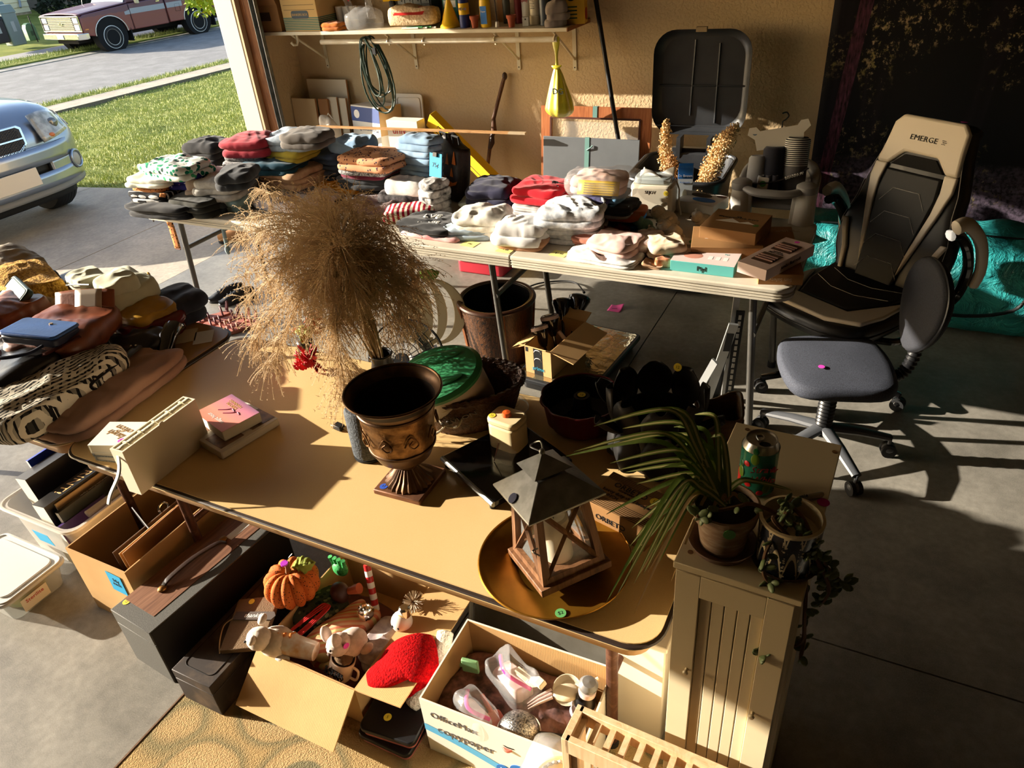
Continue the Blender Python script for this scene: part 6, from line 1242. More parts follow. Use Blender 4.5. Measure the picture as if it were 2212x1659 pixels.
for k in range(9):
 a=k*.698;c=Vector((.096*math.cos(a),.096*math.sin(a),.20));m=frame(c,(-math.sin(a),math.cos(a),0),(0,0,1));o=MB().tube(catmull([(-.018,-.01,0),(0,.016,.002),(.018,-.01,0),(.004,-.02,.002),(-.006,-.006,.004),(.004,.004,.003)],4),.0024,5,m).build('flower_relief',BRZ,u)
sticker(u,(-.05,-.052,.0162),(1,0,0),(0,1,0),.011,STB,'12')
t=thing('cloth_speaker','dark grey fabric speaker cylinder behind the urn','speaker',(-1.185,1.275,NZ));SPF=M('speaker cloth',(58,62,66),.9,n=(160,(90,94,98)),b=(160,.9,.003));MB().lathe([(0,.006),(.046,.006),(.05,.014),(.05,.155),(.044,.165),(0,.166)],40).build('fabric_body',SPF,t);MB().lathe([(0,0),(.049,0),(.05,.008),(0,.008)],40).build('foot_ring',BLKRUB,t)
t=cable('plug_cable','short power cord with a two-pin plug lying by the speaker',[W(772,925,NZ+.006),W(758,932,NZ+.006),W(745,925,NZ+.006),W(738,924,NZ+.008)],.0035,M('cream cord',(206,190,160),.5),'cord')
d_=W(705,910,NZ+.01)-W(740,925,NZ+.01);m=frame(W(740,925,NZ+.009)-t.location,d_,(0,0,1));MB().box(0,.032,-.008,.008,-.011,.011,m).build('plug_body',BLACKP,t,bev=.002)
for s in(-1,1):MB().box(.032,.046,-.003,.003,s*.006-.0008,s*.006+.0008,m).build('prong',CHROME,t)
pv=thing('dark_vase','slim black vase behind the urn holding the dried grass','vase',(-1.27,1.50,NZ));MB().lathe([(0,0),(.045,0),(.05,.02),(.042,.12),(.03,.17),(.034,.19),(.030,.19),(.026,.17),(.036,.12),(.04,.02),(0,.01)],28).build('body',BLACKP,pv);MB().tube([(.034*math.cos(k*.2618),.034*math.sin(k*.2618),.19)for k in range(24)],.003,6,closed=True).build('lip',BLACKP,pv)
_t=NT('pampas straw');_t.base(_t.ramp(_t.noi(7,3),[(.3,(184,158,124)),(.7,(210,188,154))]));_d=_t.n('ShaderNodeBsdfTranslucent',{'Color':lin((186,158,120))});_mx=_t.n('ShaderNodeMixShader',{0:.35});_t.t.links.new(_t.p.outputs[0],_mx.inputs[1]);_t.t.links.new(_d.outputs[0],_mx.inputs[2]);_t.t.links.new(_mx.outputs[0],_t.o.inputs[0]);PAM=_t.set(.85,0,.15)
pb=thing('dried_grass_bouquet','big bouquet of feathery dried pampas grass above the tan table','dried grass',(-1.27,1.50,NZ+.1));rnd=random.Random(21);o0=pb.location.copy()
tips=[(560,410,1.22),(530,470,1.15),(545,560,1.08),(530,650,1.02),(560,700,.98),(600,740,.95),(640,430,1.28),(690,420,1.30),(760,430,1.28),(820,470,1.22),(870,540,1.15),(895,600,1.10),(890,660,1.05),(850,710,.98),(800,730,.95),(720,760,.98),(735,830,.92),(745,850,.90),(610,560,1.20),(680,520,1.28),(760,540,1.26),(720,470,1.32),(800,590,1.2),(640,640,1.12),(600,480,1.22),(518,520,1.12),(522,600,1.05),(545,740,.95),(585,790,.90),(905,570,1.12),(910,640,1.06),(880,700,1.0),(840,500,1.2),(580,610,1.12),(860,600,1.14),(770,640,1.2),(560,500,1.2),(830,650,1.05),(700,620,1.22),(670,700,1.05)]
for k,(px,py,z)in enumerate(tips):
 tp=W(px,py,z)-o0;up=Vector((-.03+rnd.uniform(-.03,.03),-.02+rnd.uniform(-.03,.03),.36+rnd.uniform(-.05,.05)))
 if k in(15,16,17):up=Vector((-.02,-.10,.30))
 path=catmull([(rnd.uniform(-.012,.012),rnd.uniform(-.012,.012),0),up*.55,up+(tp-up)*.30+Vector((0,0,.07)),tp],9);N=len(path);b=MB()
 b.tube(path,[.0022]*(N-4)+[.0016,.0012,.001,.0006],4)
 outd=(tp-up).normalized()
 for j in range(190):
  s=1-.62*rnd.random()**1.3;i=min(N-2,int(s*(N-1)));p=path[i].lerp(path[i+1],rnd.random());tan=(path[i+1]-path[i]).normalized()
  dr=Vector((rnd.gauss(0,1),rnd.gauss(0,1),rnd.gauss(0,1))).normalized();dv_=(tan*1.1+dr*.95).normalized();L=rnd.uniform(.05,.135);M_=5;pv0=p;side=dv_.orthogonal().normalized()*.0007;ix=len(b.v);pts=[]
  for q in range(M_+1):
   pts.append(pv0);pv0=pv0+dv_*(L/M_);dv_=(dv_+Vector((0,0,-.20))).normalized()
  for q in pts:b.v+=[q-side,q+side]
  for q in range(M_):b.f.append((ix+2*q,ix+2*q+1,ix+2*q+3,ix+2*q+2))
  for q in range(10):
   a=pts[1+q%M_].lerp(pts[min(M_,2+q%M_)],rnd.random());e=Vector((rnd.uniform(-1,1),rnd.uniform(-1,1),rnd.uniform(-1,.6))).normalized()*rnd.uniform(.005,.010);f_=e.orthogonal().normalized()*.0011;ix=len(b.v);b.v+=[a-f_,a+f_,a+e];b.f.append((ix,ix+1,ix+2))
 b.build('plume',PAM,pb,sm=0)['kind']='stuff'
fl_=thing('autumn_flower_pick','red artificial flower with orange leaves lying at the far table edge','flower',W(672,775,.80),0);RP=M('red petal',(196,26,40),.6)
for k in range(34):
 a=rnd.uniform(0,6.28);e=rnd.uniform(-.9,.9);d=Vector((math.cos(a)*math.cos(e)-.3,math.sin(a)*math.cos(e)-.5,math.sin(e))).normalized();leafp(frame(d*.01,d,d.orthogonal()),rnd.uniform(.035,.055),.006,RP,'petal',fl_)
for k in range(3):leafp(frame((-.02,.02,.06),(-.7+.5*k,.2,.5),(0,-.5,.6)),.05,.014,M('olive leaf',(150,150,60),.6),'leaf',fl_)
for k in range(8):leafp(frame((-.04+.02*k*.5,.05,.07+.006*k),(rnd.uniform(-1,1),rnd.uniform(-.3,.5),rnd.uniform(-.2,.6)),(0,-.5,.6)),.05,.016,M('orange leaf',(186,96,40),.6,n=(20,(140,60,30))),'leaf',fl_)
MB().tube([(0,.0,0),(.02,.05,-.03),(.06,.1,-.055)],.003,6).build('stem',M('olive leaf',(150,150,60),.6),fl_)
t=thing('black_jar_lid','grey topped black jar behind the red flower','jar',W(662,752,NZ));MB().lathe([(0,0),(.03,0),(.032,.03),(.028,.035)],24).build('jar',BLACKP,t);MB().lathe([(.028,.034),(.027,.045),(0,.048)],24).build('lid',M('grey lid',(90,92,94),.4),t)
bk_=thing('oval_basket','dark wicker basket holding the green-lidded tub','basket',(-1.0,1.53,NZ),35);DW=M('dark wicker',(58,34,20),.5,n=(60,(92,58,34)),b=(90,.9,.006))
MB().lathe([(0,.002),(.10,.002)]+[(.10+.035*(k/12)**.7,.004+.0105*k)for k in range(13)],120,Matrix.Diagonal((1.25,.85,1,1)),lambda a,z:1+.018*math.sin(a*40+(int(z/.0105)%2)*math.pi)).build('woven_wall',DW,bk_)
for s in(0,1):MB().tube([(.172*math.cos(a),.118*math.sin(a),.128+.006*math.sin(a*20+s*3.1))for a in[k*.0654 for k in range(96)]],.007,6,closed=True).build('braided_rim',DW,bk_)
tu=thing('foot_spa','cream electric tub with a green lid leaning in the wicker basket','tub',(-1.03,1.53,NZ+.03),30,None,(math.radians(20),math.radians(-16),math.radians(24)));tu.scale=(1.22,1.22,1.05);TBM=M('cream tub',(206,194,178),.4);GRN=M('green lid',(60,140,92),.3)
MB().lathe([(0,0),(.075,0),(.085,.02),(.092,.15),(.095,.155)],48,Matrix.Diagonal((1.15,.85,1,1))).build('tub_body',TBM,tu);MB().lathe([(.097,.153),(.099,.165),(.09,.176),(.06,.183),(0,.186)],48,Matrix.Diagonal((1.15,.85,1,1))).build('lid',GRN,tu)
for s in(-1,1):MB().ell((0,s*.035,.184),(.07,.016,.006),20,8).build('lid_contour',GRN,tu)
txt('REVLON',.024,M('tub print',(110,100,90),.6),tu,frame((.02,-.083,.075),(1,.12,0),(0,-.05,1)),ext=.002);sticker(tu,(-.07,.04,.184),(1,0,0),(0,1,0),.011,STB);MB().cbox((.06,-.062,.13),(.03,.004,.02),RZ(30)).build('vent_slots',M('vent pale',(226,216,200),.4),tu)
cable('looped_cable','cream power cord looped over the front of the wicker basket',[W(1042,838,.86),W(990,875,.86),W(945,890,.84),W(935,860,.86),W(965,850,.87),W(1000,870,.84),W(990,920,.80),W(955,915,.80),W(945,890,.82),W(960,920,.78),W(935,942,.76)],.0035,M('cream cord',(206,190,160),.5),'cord')
t=thing('food_chopper','cream kitchen chopper base with an orange button','appliance',W(1102,975,NZ),-8);CRA=M('cream chopper',(214,194,150),.35)
MB().prism(rrect(.095,.075,.02),0,.105).build('housing',CRA,t,bev=.006);MB().prism(rrect(.097,.077,.02),.105,.125).build('top_cap',CRA,t,bev=.006);MB().lathe([(0,.138),(.011,.136),(.014,.125)],20).build('button',M('orange button',(206,84,30),.4),t);sticker(t,(-.035,-.02,.1255),(1,0,0),(0,1,0),.010,STY,'12')
t=thing('clear_bowl_lid','clear plastic bowl lid lying behind the cream chopper','bowl',W(1103,882,NZ));CLP=M('clear hard plastic',(225,220,205),.06,alpha=.30,spec=.8)
for pr in([(.0,.02),(.03,.02),(.032,.03),(.028,.034)],[(.055,0),(.056,.012),(.05,.02),(.03,.022)]):MB().lathe(pr,40).build('rim' if pr[0][0]else 'dome',CLP,t)
MB().tube([(.055*math.cos(k*.157),.055*math.sin(k*.157),.002)for k in range(40)],.002,6,closed=True).build('edge_ring',CLP,t)
a,b,c=W(955,985,NZ+.03),W(1066,1085,NZ+.03),W(1130,1015,NZ+.03);x=b-a;t=thing('black_griddle','flat black hotplate with a silver front edge beside the lantern','griddle',(a+b)/2-Vector((0,0,.03)),math.degrees(math.atan2(x.y,x.x)));w=x.length
MB().prism([(-w/2,0),(w/2,0),(w/2,.26),(-w/2,.26)],.012,.03).build('glass_plate',M('black glass',(10,10,11),.12),t,bev=.003);MB().tube([(-w/2,0,.022),(w/2,0,.022)],.008,10).build('silver_edge',GALV,t);MB().box(-w/2+.01,w/2-.01,.01,.25,.0,.012).build('underbody',BLACKP,t)
for s in(-1,1):MB().cyl((s*(w/2-.015),.005,0),(s*(w/2-.015),.005,.016),.008,n=10).build('foot',BLKRUB,t)
t=thing('plastic_pouch','small clear plastic pouch leaning on the black hotplate','pouch',W(1085,1000,NZ+.032));MB().sheet(lambda u,v:Vector((-.025+.05*u,.012*v+.004*math.sin(u*6),.055*v)),6,5,RY(20)).build('film',CLEAR,t,solid=.001);MB().tube([(-.025,0,.0),(-.012,.012,.056)],.0015,5).build('red_edge',M('brown edge',(120,70,50),.5),t)
t=thing('bundt_pan','dark red fluted bundt pan with a black inside','pan',W(1258,915,NZ));fl2=lambda a,z:1+.045*abs(math.cos(5*a))
MB().lathe([(0,0),(.08,0),(.098,.02),(.108,.09),(.113,.098)],80,None,fl2).build('fluted_wall',M('dark red enamel',(92,20,22),.4),t);MB().lathe([(.113,.098),(.108,.094),(.095,.03),(.06,.012),(.03,.03),(.022,.10),(.014,.10),(.014,.02)],80,None,fl2).build('nonstick_inside',M('black nonstick',(10,10,11),.5),t);MB().tube([(.114*fl2(k*.0785,0)*math.cos(k*.0785),.114*fl2(k*.0785,0)*math.sin(k*.0785),.098)for k in range(80)],.003,5,closed=True).build('rim',M('dark red enamel',(92,20,22),.4),t);sticker(t,(0,0,.102),(1,0,0),(0,1,0),.012,STY,'12')
lb_=thing('leaf_bucket','dark metal planter ringed with upright leaves behind the spider plant','planter',W(1415,985,NZ));DZ=M('dark zinc',(62,60,58),.5,.6,n=(16,(46,44,42)))
MB().lathe([(0,0),(.085,0),(.105,.13),(.11,.14),(.104,.14),(.08,.01),(0,.01)],48,None,lambda a,z:1+.02*math.cos(12*a)).build('bucket',DZ,lb_)
def zleaf(m,L=.10,w=.05):return MB().sheet(lambda u,v:Vector((w*(v-.5)*2*math.sin(math.pi*(.1+.85*u))**.6,L*u,.018*(1-4*(v-.5)**2)-.02*u*u)),8,8,m).build('leaf',DZ,lb_,solid=.002,sm=60)
for k in range(8):
 a=math.radians(45*k+20);c,s=math.cos(a),math.sin(a);zleaf(frame((.10*c,.10*s,.13),(-s,c,0),(c*.35,s*.35,1)),.10,.05);zleaf(frame((.112*c,.112*s,.02),(-s,c,0),(.06*c,.06*s,1)),.11,.05)
for a in(170,230,300,350):a=math.radians(a);c,s=math.cos(a),math.sin(a);zleaf(frame((.105*c,.105*s,.135),(-s,c,0),(c,s,.5)),.09,.036)
sticker(lb_,(.025,.095,.235),(1,0,0),(0,.4,1),.011,STY,'12')
cpot=thing('carved_pot','brown wavy-topped carved wooden pot at the table corner','pot',W(1545,965,NZ),20);CW=m_wood('carved brown',(64,44,26),(98,70,42),(120,90,56),(2,2,14),5)
MB().sheet(lambda u,v:(lambda a,k:Vector((.06*k*math.cos(a),.05*k*math.sin(a),(.14+.018*math.sin(2*a+.6))*v)))(2*math.pi*u,(abs(math.cos(2*math.pi*u))**5+abs(math.sin(2*math.pi*u))**5)**(-.2)*(1-.10*math.sin(v*3.1))),64,12,None,True).build('wall',CW,cpot,solid=.006,sm=60);MB().prism(rrect(.10,.085,.015),0,.008).build('base',CW,cpot)
for k in range(10):MB().tube([(.056-.001*k*0,-.04+.008*k,.01),(.058,-.04+.008*k,.12)],.003,5).build('fluted_rib',CW,cpot)
ob,w,d=flatbox('bracket_box','brown shelf bracket carton with black wave print beside the lantern',[(1268,1080),(1400,1145),(1448,1075)],.075,NZ,KRB);_t=NT('wave print kraft');_w=_t.n('ShaderNodeTexWave',{'Vector':_t.co((1,1,1)),'Scale':60.,'Distortion':6.,'Detail Scale':.3,'Detail':1.},bands_direction='Y');_t.base(_t.ramp(_w,[(.0,(60,42,26)),(.35,(60,42,26)),(.45,(150,112,70))],'CONSTANT'));WVP=_t.set(.8,0,.2)
MB().box(-w/2,w/2,d*.30,d/2,.075,.0756).build('wave_print',WVP,ob);MB().box(-w/2,w/2,-d/2,-d*.22,.075,.0756).build('wave_print',WVP,ob)
txt('ORBETO',.024,INK,ob,frame((-.01,d*.20,.0758),(1,0,0),(0,1,0)));txt('HOME DESIGN',.008,INK,ob,frame((-.01,d*.09,.0758),(1,0,0),(0,1,0)));txt('heavy duty shelf brackets',.014,INK,ob,frame((.0,d*-.02,.0758),(1,0,0),(0,1,0)));txt('6 INCH',.013,INK,ob,frame((-.04,-d*.14,.0758),(1,0,0),(0,1,0)));txt('ORBETO',.022,INK,ob,frame((-.01,-d/2-.001,.04),(1,0,0),(0,0,1)));sticker(ob,(w*.33,d*.22,.0758),(1,0,0),(0,1,0),.012,STY,'16')
GLD=M('antique gold plate',(176,124,40),.36,.85,n=(9,(146,98,28)),b=(60,.06,.001))
for k,lb in enumerate(('bottom gold charger plate of the stack under the lantern','top gold charger plate carrying the lantern')):
 t=thing('charger_plate',lb,'plate',(-.53+.004*k,1.085-.003*k,NZ+.006*k),40*k,'gold charger plates');MB().lathe([(0,.004),(.10,.004),(.112,.012),(.172,.017),(.176,.019),(.175,.015),(.112,.008),(.10,0),(0,0)],72).build('dish',GLD,t);MB().tube([(.175*math.cos(j*.0873),.175*math.sin(j*.0873),.0178)for j in range(72)],.002,6,closed=True).build('rim',GLD,t)
 if k:sticker(t,tuple((RZ(-40)@Vector((.075,-.142,.0185)))),(1,0,0),(0,1,0),.012,STG,'$2')
LW=m_wood('lantern walnut',(80,52,32),(112,76,48),(136,96,64),(12,12,1),4);LZ=M('lantern zinc',(150,150,148),.42,.8,n=(30,(124,124,122)),b=(40,.06))
ln=thing('candle_lantern','wooden lantern with X-braced glass sides and a zinc roof on the gold plates','lantern',(-.512,1.075,NZ+.026),-38,None,(0,0,0));ln.rotation_euler=(TR(0,0,0)@Matrix.Rotation(math.radians(8),4,Vector((-.5,-.86,0)))@RZ(-38)).to_euler()
hb_,ht_,H1=.078,.062,.20
MB().box(-.088,.088,-.088,.088,0,.018).build('base_plinth',LW,ln,bev=.002)
for sx in(-1,1):
 for sy in(-1,1):MB().hexa([(sx*hb_,sy*hb_,.018),(sx*(hb_-.018),sy*hb_,.018),(sx*(hb_-.018),sy*(hb_-.018),.018),(sx*hb_,sy*(hb_-.018),.018)],[(sx*ht_,sy*ht_,H1),(sx*(ht_-.016),sy*ht_,H1),(sx*(ht_-.016),sy*(ht_-.016),H1),(sx*ht_,sy*(ht_-.016),H1)]).build('corner_post',LW,ln)
for k in range(4):
 R_=RZ(90*k)
 for sg in(-1,1):MB().tube([(sg*(hb_-.014),-hb_+.006,.03),(-sg*(ht_-.012),-ht_+.006,H1-.012)],.0065,4,R_).build('cross_brace',LW,ln)
 MB().hexa([(-hb_+.01,-hb_,.018),(hb_-.01,-hb_,.018),(hb_-.01,-hb_+.012,.018),(-hb_+.01,-hb_+.012,.018)],[(-hb_+.011,-hb_+.001,.034),(hb_-.011,-hb_+.001,.034),(hb_-.011,-hb_+.012,.034),(-hb_+.011,-hb_+.012,.034)],R_).build('lower_rail',LW,ln)
 MB().add([(-hb_+.012,-hb_+.012,.03),(hb_-.012,-hb_+.012,.03),(ht_-.01,-ht_+.012,H1-.005),(-ht_+.01,-ht_+.012,H1-.005)],[(0,1,2,3)],R_).build('glass_pane',M('lantern glass',(220,226,222),.05,alpha=.16,spec=.7),ln)
 MB().box(-ht_,ht_,-ht_,-ht_+.012,H1-.012,H1,R_).build('upper_rail',LW,ln)
MB().add([(-.092,-.092,H1),(.092,-.092,H1),(.092,.092,H1),(-.092,.092,H1),(-.034,-.034,H1+.046),(.034,-.034,H1+.046),(.034,.034,H1+.046),(-.034,.034,H1+.046),(-.092,-.092,H1-.005),(.092,-.092,H1-.005),(.092,.092,H1-.005),(-.092,.092,H1-.005)],[(0,1,5,4),(1,2,6,5),(2,3,7,6),(3,0,4,7),(4,5,6,7),(8,9,1,0),(9,10,2,1),(10,11,3,2),(11,8,0,3),(11,10,9,8)]).build('zinc_roof',LZ,ln,bev=.0015)
MB().box(-.026,.026,-.026,.026,H1+.045,H1+.062).build('vent_neck',M('vent dark',(40,38,36),.6),ln)
MB().add([(-.045,-.045,H1+.060),(.045,-.045,H1+.060),(.045,.045,H1+.060),(-.045,.045,H1+.060),(0,0,H1+.092)],[(0,1,4),(1,2,4),(2,3,4),(3,0,4),(3,2,1,0)]).build('cap_roof',LZ,ln);MB().ell((0,0,H1+.094),(.007,.007,.007),12,8).build('finial',LZ,ln);MB().tube(catmull([(-.003,.004,H1+.096),(-.03,.012,H1+.10),(-.045,.0,H1+.092),(-.03,-.012,H1+.096),(-.003,-.004,H1+.096)],6),.0018,6).build('carry_ring',LZ,ln)
MB().lathe([(0,.02),(.032,.02),(.033,.025),(.033,.125),(.027,.13),(.0,.122)],32,TR(.005,.0,0)).build('candle',M('ivory candle',(226,214,186),.5),ln);MB().tube([(.005,0,.12),(.006,0,.135)],.001,5).build('wick',INK,ln)
sticker(ln,(.0,-.0835,H1+.0105),(1,0,0),(0,.78,.62),.012,M('navy sticker',(36,50,100),.6));MB().tube(catmull([(hb_-.004,-hb_+.004,.12),(hb_+.004,-hb_-.012,.125),(hb_+.022,-hb_-.004,.122)],5),.0018,6).build('latch_hook',GALV,ln)
# cream cabinet with plants
CAB=M('cream cabinet paint',(222,206,170),.5,n=(3,(214,196,160)))
cb=thing('cream_cabinet','narrow cream cabinet with a beadboard door beside the tan table','cabinet',(-.095,1.10,0),-1.8);CT,CW2,CD=1.07,.105,.218
MB().box(-CW2+.004,CW2-.004,-CD+.012,CD,.0,CT-.014).build('carcass',CAB,cb);MB().box(-CW2,CW2,-CD,CD,CT-.014,CT).build('top_board',CAB,cb,bev=.0015)
dr=MB().box(-CW2+.005,-CW2+.048,-CD+.001,-CD+.014,.05,CT-.018).build('door_stile',CAB,cb,bev=.001);MB().box(CW2-.053,CW2-.010,-CD+.001,-CD+.014,.05,CT-.018).build('door_stile',CAB,cb,bev=.001)
MB().box(-CW2+.048,CW2-.053,-CD+.001,-CD+.014,CT-.07,CT-.018).build('door_rail',CAB,cb,bev=.001);MB().box(-CW2+.048,CW2-.053,-CD+.001,-CD+.014,.05,.12).build('door_rail',CAB,cb,bev=.001)
for k in range(5):MB().box(-CW2+.0485+k*.0218,-CW2+.0485+k*.0218+.0203,-CD+.007,-CD+.012,.12,CT-.07).build('beadboard_strip',CAB,cb,bev=.0012)
for x,z in((-CW2+.038,.80),(CW2-.045,.745)):MB().lathe([(.0035,0),(.003,.006),(.0055,.009),(.004,.013),(0,.0135)],12,frame((x,-CD+.001,z),(1,0,0),(0,0,1))).build('knob',CAB,cb)
for k in range(3):MB().box(CW2-.004,CW2-.0005,-CD+.018+.007*k,-CD+.023+.007*k,.05,CT-.018).build('side_moulding',CAB,cb)
for x,y in((-.078,.20),(.095,.19),(-.085,-.185)):MB().cyl((x,y,CT),(x,y,CT+.0006),.005,n=12).build('screw_cap',M('cap brown',(120,84,52),.6),cb)
for x,y in((.098,.03),(.055,-.062),(.035,-.058)):sticker(cb,(x,y,CT+.0005),(1,0,0),(0,1,0),.011,M('magenta sticker',(206,30,160),.6))
t=thing('drink_can','opened teal drink can printed with pineapples and strawberries','can',(-.116,1.118,CT+.001),10);ALU=M('brushed aluminium',(190,186,176),.3,1);CANM=M('can teal print',(40,140,124),.25,.4)
MB().lathe([(0,.004),(.022,.0),(.025,.003),(.033,.012),(.033,.105),(.0335,.106)],40).build('can_wall',CANM,t);MB().lathe([(.033,.105),(.0275,.118),(.0275,.1215),(.0262,.1215),(.0255,.117),(0,.1165)],40).build('can_top',ALU,t);MB().prism([(.010*math.cos(a),.007*math.sin(a))for a in[k*.4 for k in range(16)]],.1166,.1172,TR(.006,-.012,0)).build('opening',INK,t);MB().tube(catmull([(-.003,-.004,.1185),(.004,.004,.119),(.0,.014,.119),(-.009,.010,.119),(-.007,.0,.1185)],4,True),.0015,5,closed=True).build('pull_tab',ALU,t)
def oncan(a,z,r=.0335):a=math.radians(a);return frame((r*math.cos(a),r*math.sin(a),z),(-math.sin(a),math.cos(a),0),(0,0,1))
for a,z in((-150,.055),(-105,.095),(-60,.03)):
 MB().ell((0,0,0),(.008,.0125,.0012),12,8,oncan(a,z)).build('pineapple_print',M('pineapple print',(96,130,40),.3),t);MB().ell((0,.018,0),(.006,.008,.001),8,6,oncan(a,z)).build('crown_print',M('crown print',(24,90,50),.3),t)
for a,z in((-130,.08),(-120,.035),(-128,.015),(-80,.02),(-40,.07)):MB().ell((0,0,0),(.0065,.006,.0012),12,8,oncan(a,z)).build('strawberry_print',M('strawberry print',(200,34,40),.3),t)
MB().lathe([(.0337,.010),(.0337,.055)],10,None,None,-185,-150).build('red_panel',M('can red',(196,40,44),.3),t);txt('Straw',.02,M('can script',(206,80,80),.3),t,oncan(-78,.075,.0345),shear=.3);txt('Whip',.02,M('can script',(206,80,80),.3),t,oncan(-78,.052,.0345),shear=.3)
a,b=W(1640,1097,CT+.006),W(1778,1067,CT+.006);t=thing('marker_pen','grey marker pen with a black cap lying on the cabinet','pen',a);q=b-a;MB().tube([tuple(q*.42),tuple(q*.96),tuple(q)],[.0055,.0058,.0035],12).build('barrel',M('marker grey',(170,164,152),.4),t);MB().tube([(0,0,0),tuple(q*.1),tuple(q*.42)],[.0035,.0055,.0062],12).build('cap',BLACKP,t);txt('Sharpie',.011,INK,t,frame(q*.62+Vector((0,-.001,.0060)),q,(0,1,.2)),shear=.2)
sau=thing('pot_saucer','round clay saucer under the spider plant pot','saucer',(-.141,.955,CT+.0005));MB().lathe([(0,.003),(.048,.004),(.056,.014),(.058,.014),(.05,0),(0,0)],40).build('dish',M('grey clay',(116,92,78),.85),sau);MB().tube([(.057*math.cos(k*.157),.057*math.sin(k*.157),.014)for k in range(40)],.0015,5,closed=True).build('rim',M('grey clay',(116,92,78),.85),sau)
CLAY=M('weathered clay',(150,122,100),.9,n=(26,(186,166,146),.45,.7),b=(50,.4),st=(1,1,4));sp0=Vector((-.141,.955,CT+.0045))
spp=thing('spider_plant','spider plant with long striped leaves in a weathered clay pot','potted plant',sp0);MB().lathe([(0,0),(.037,0),(.046,.062),(.052,.064),(.056,.092),(.052,.093),(.046,.068),(.042,.06),(0,.058)],40).build('clay_pot',CLAY,spp);MB().lathe([(.05,.082),(.03,.086),(0,.088)],24).build('soil',M('dark soil',(40,30,24),.95,b=(60,.9,.006)),spp);sticker(spp,(.018,-.053,.074),(1,.3,0),(0,0,1),.010,STG)
LGR=M('leaf green',(118,146,62),.5,n=(20,(96,126,50)));LPL=M('leaf pale stripe',(214,214,158),.5);DRY=M('dried leaf',(186,156,112),.8)
tips=[(1283,920,1.30,0),(1330,905,1.30,0),(1345,925,1.27,0),(1455,922,1.27,0),(1500,895,1.30,0),(1535,945,1.28,0),(1545,960,1.25,0),(1222,985,1.20,0),(1240,975,1.24,0),(1318,1000,1.22,0),(1335,1015,1.20,0),(1310,1110,1.14,0),(1350,1020,1.18,0),(1375,1045,1.18,0),(1410,940,1.25,0),(1470,960,1.25,0),(1400,1165,1.06,0),(1375,1170,1.05,0),(1330,1290,.98,0),(1310,1300,.96,0),(1390,1240,1.0,0),(1350,1230,1.0,0),(1370,1260,.97,0),(1420,1220,1.02,0),(1405,1200,1.04,0),(1360,1180,1.05,0),(1440,1150,1.08,0),(1420,1120,1.12,0),(1370,1325,.93,1),(1450,1255,.98,1),(1400,1235,1.0,1),(1375,1250,.98,1),(1510,1205,1.05,1),(1538,1210,1.05,1),(1710,1058,1.17,0),(1640,1120,1.12,1),(1365,1140,1.1,0),(1390,1100,1.14,0),(1320,960,1.25,0),(1430,1010,1.22,0)]
rnd=random.Random(3);bs0=Vector((-.005,.005,.085))
for k,(px,py,z,dry)in enumerate(tips):
 tp=W(px,py,z)-sp0;L=(tp-bs0).length;up=min(.16,.35*L)+max(0,(tp.z-bs0.z))*.5;mid=bs0.lerp(tp,.45)+Vector((0,0,up*(.75 if not dry else.35)+max(0,-(tp.z-bs0.z))*.35));p0=bs0+Vector((rnd.uniform(-.01,.01),rnd.uniform(-.01,.01),0))
 pts=catmull([p0,p0.lerp(mid,.5)+Vector((0,0,.02)),mid,tp],7);N=len(pts)-1;wd_=.0052 if not dry else.0035
 def strip(w0,w1,dz,name,mat):
  def f(u,v):
   x=u*N;i=min(N-1,int(x));p=pts[i].lerp(pts[i+1],x-i);tn=(pts[i+1]-pts[i]).normalized();sd=tn.cross(Vector((.2,-.55,.8)));sd=sd.normalized()if sd.length>1e-4 else Vector((1,0,0));ww=(w0+(w1-w0)*v)*wd_*min(1,.45+u*3)*(1-u**3)**.7
   return p+sd*ww+Vector((0,0,dz-.0015*(1-abs(w0+(w1-w0)*v))))
  return MB().sheet(f,N,2).build(name,mat,spp,sm=180)
 lf_=strip(-1,1,0,'leaf' if not dry else 'dried_leaf',DRY if dry else LGR)
 if not dry and k%4!=3:
  o=strip(-.38,.38,.0007,'pale_stripe',LPL);o.parent=lf_
p0=Vector((-.037,.958,CT+.0005));_t=NT('blue glazed pattern');_g=_t.n('ShaderNodeTexCoord');_s=_t.n('ShaderNodeSeparateXYZ',{0:(_g,'Object')});_an=_t.math('ARCTAN2',(_s,1),(_s,0));_w=_t.math('ABSOLUTE',_t.math('SINE',_t.math('MULTIPLY',_an,6.)));_zz=_t.math('MULTIPLY',(_s,2),14.);_m1=_t.math('LESS_THAN',_t.math('ABSOLUTE',_t.math('ADD',_t.math('FRACT',_zz),_t.math('MULTIPLY',_w,-.8))),.10);_vo=_t.n('ShaderNodeTexVoronoi',{'Vector':_t.co(),'Scale':170.});_m2=_t.math('MULTIPLY',_t.math('LESS_THAN',(_vo,0),.35),_t.math('LESS_THAN',_w,.55));_t.base(_t.mix(_t.math('MAXIMUM',_m1,_m2),lin((24,30,46)),lin((216,204,176))));GLZ=_t.set(.3,0,.5,coat=.5)
sc=thing('succulent_plant','trailing succulent in a dark blue patterned ceramic pot','potted plant',p0);MB().lathe([(0,0),(.045,0),(.048,.01),(.05,.09),(.05,.096)],40).build('ceramic_pot',GLZ,sc);MB().lathe([(.0505,.094),(.051,.099),(.046,.1),(.044,.07),(0,.066)],40).build('pot_rim',M('cream glaze',(214,196,156),.4),sc);MB().lathe([(0,.001),(.05,.001),(.055,.006),(.05,.006)],32).build('foot_saucer',M('brown clay saucer',(84,60,46),.8),sc)
JG=M('jade leaf',(116,132,92),.45,n=(30,(96,116,76)));JST=M('succulent stem',(110,82,58),.8)
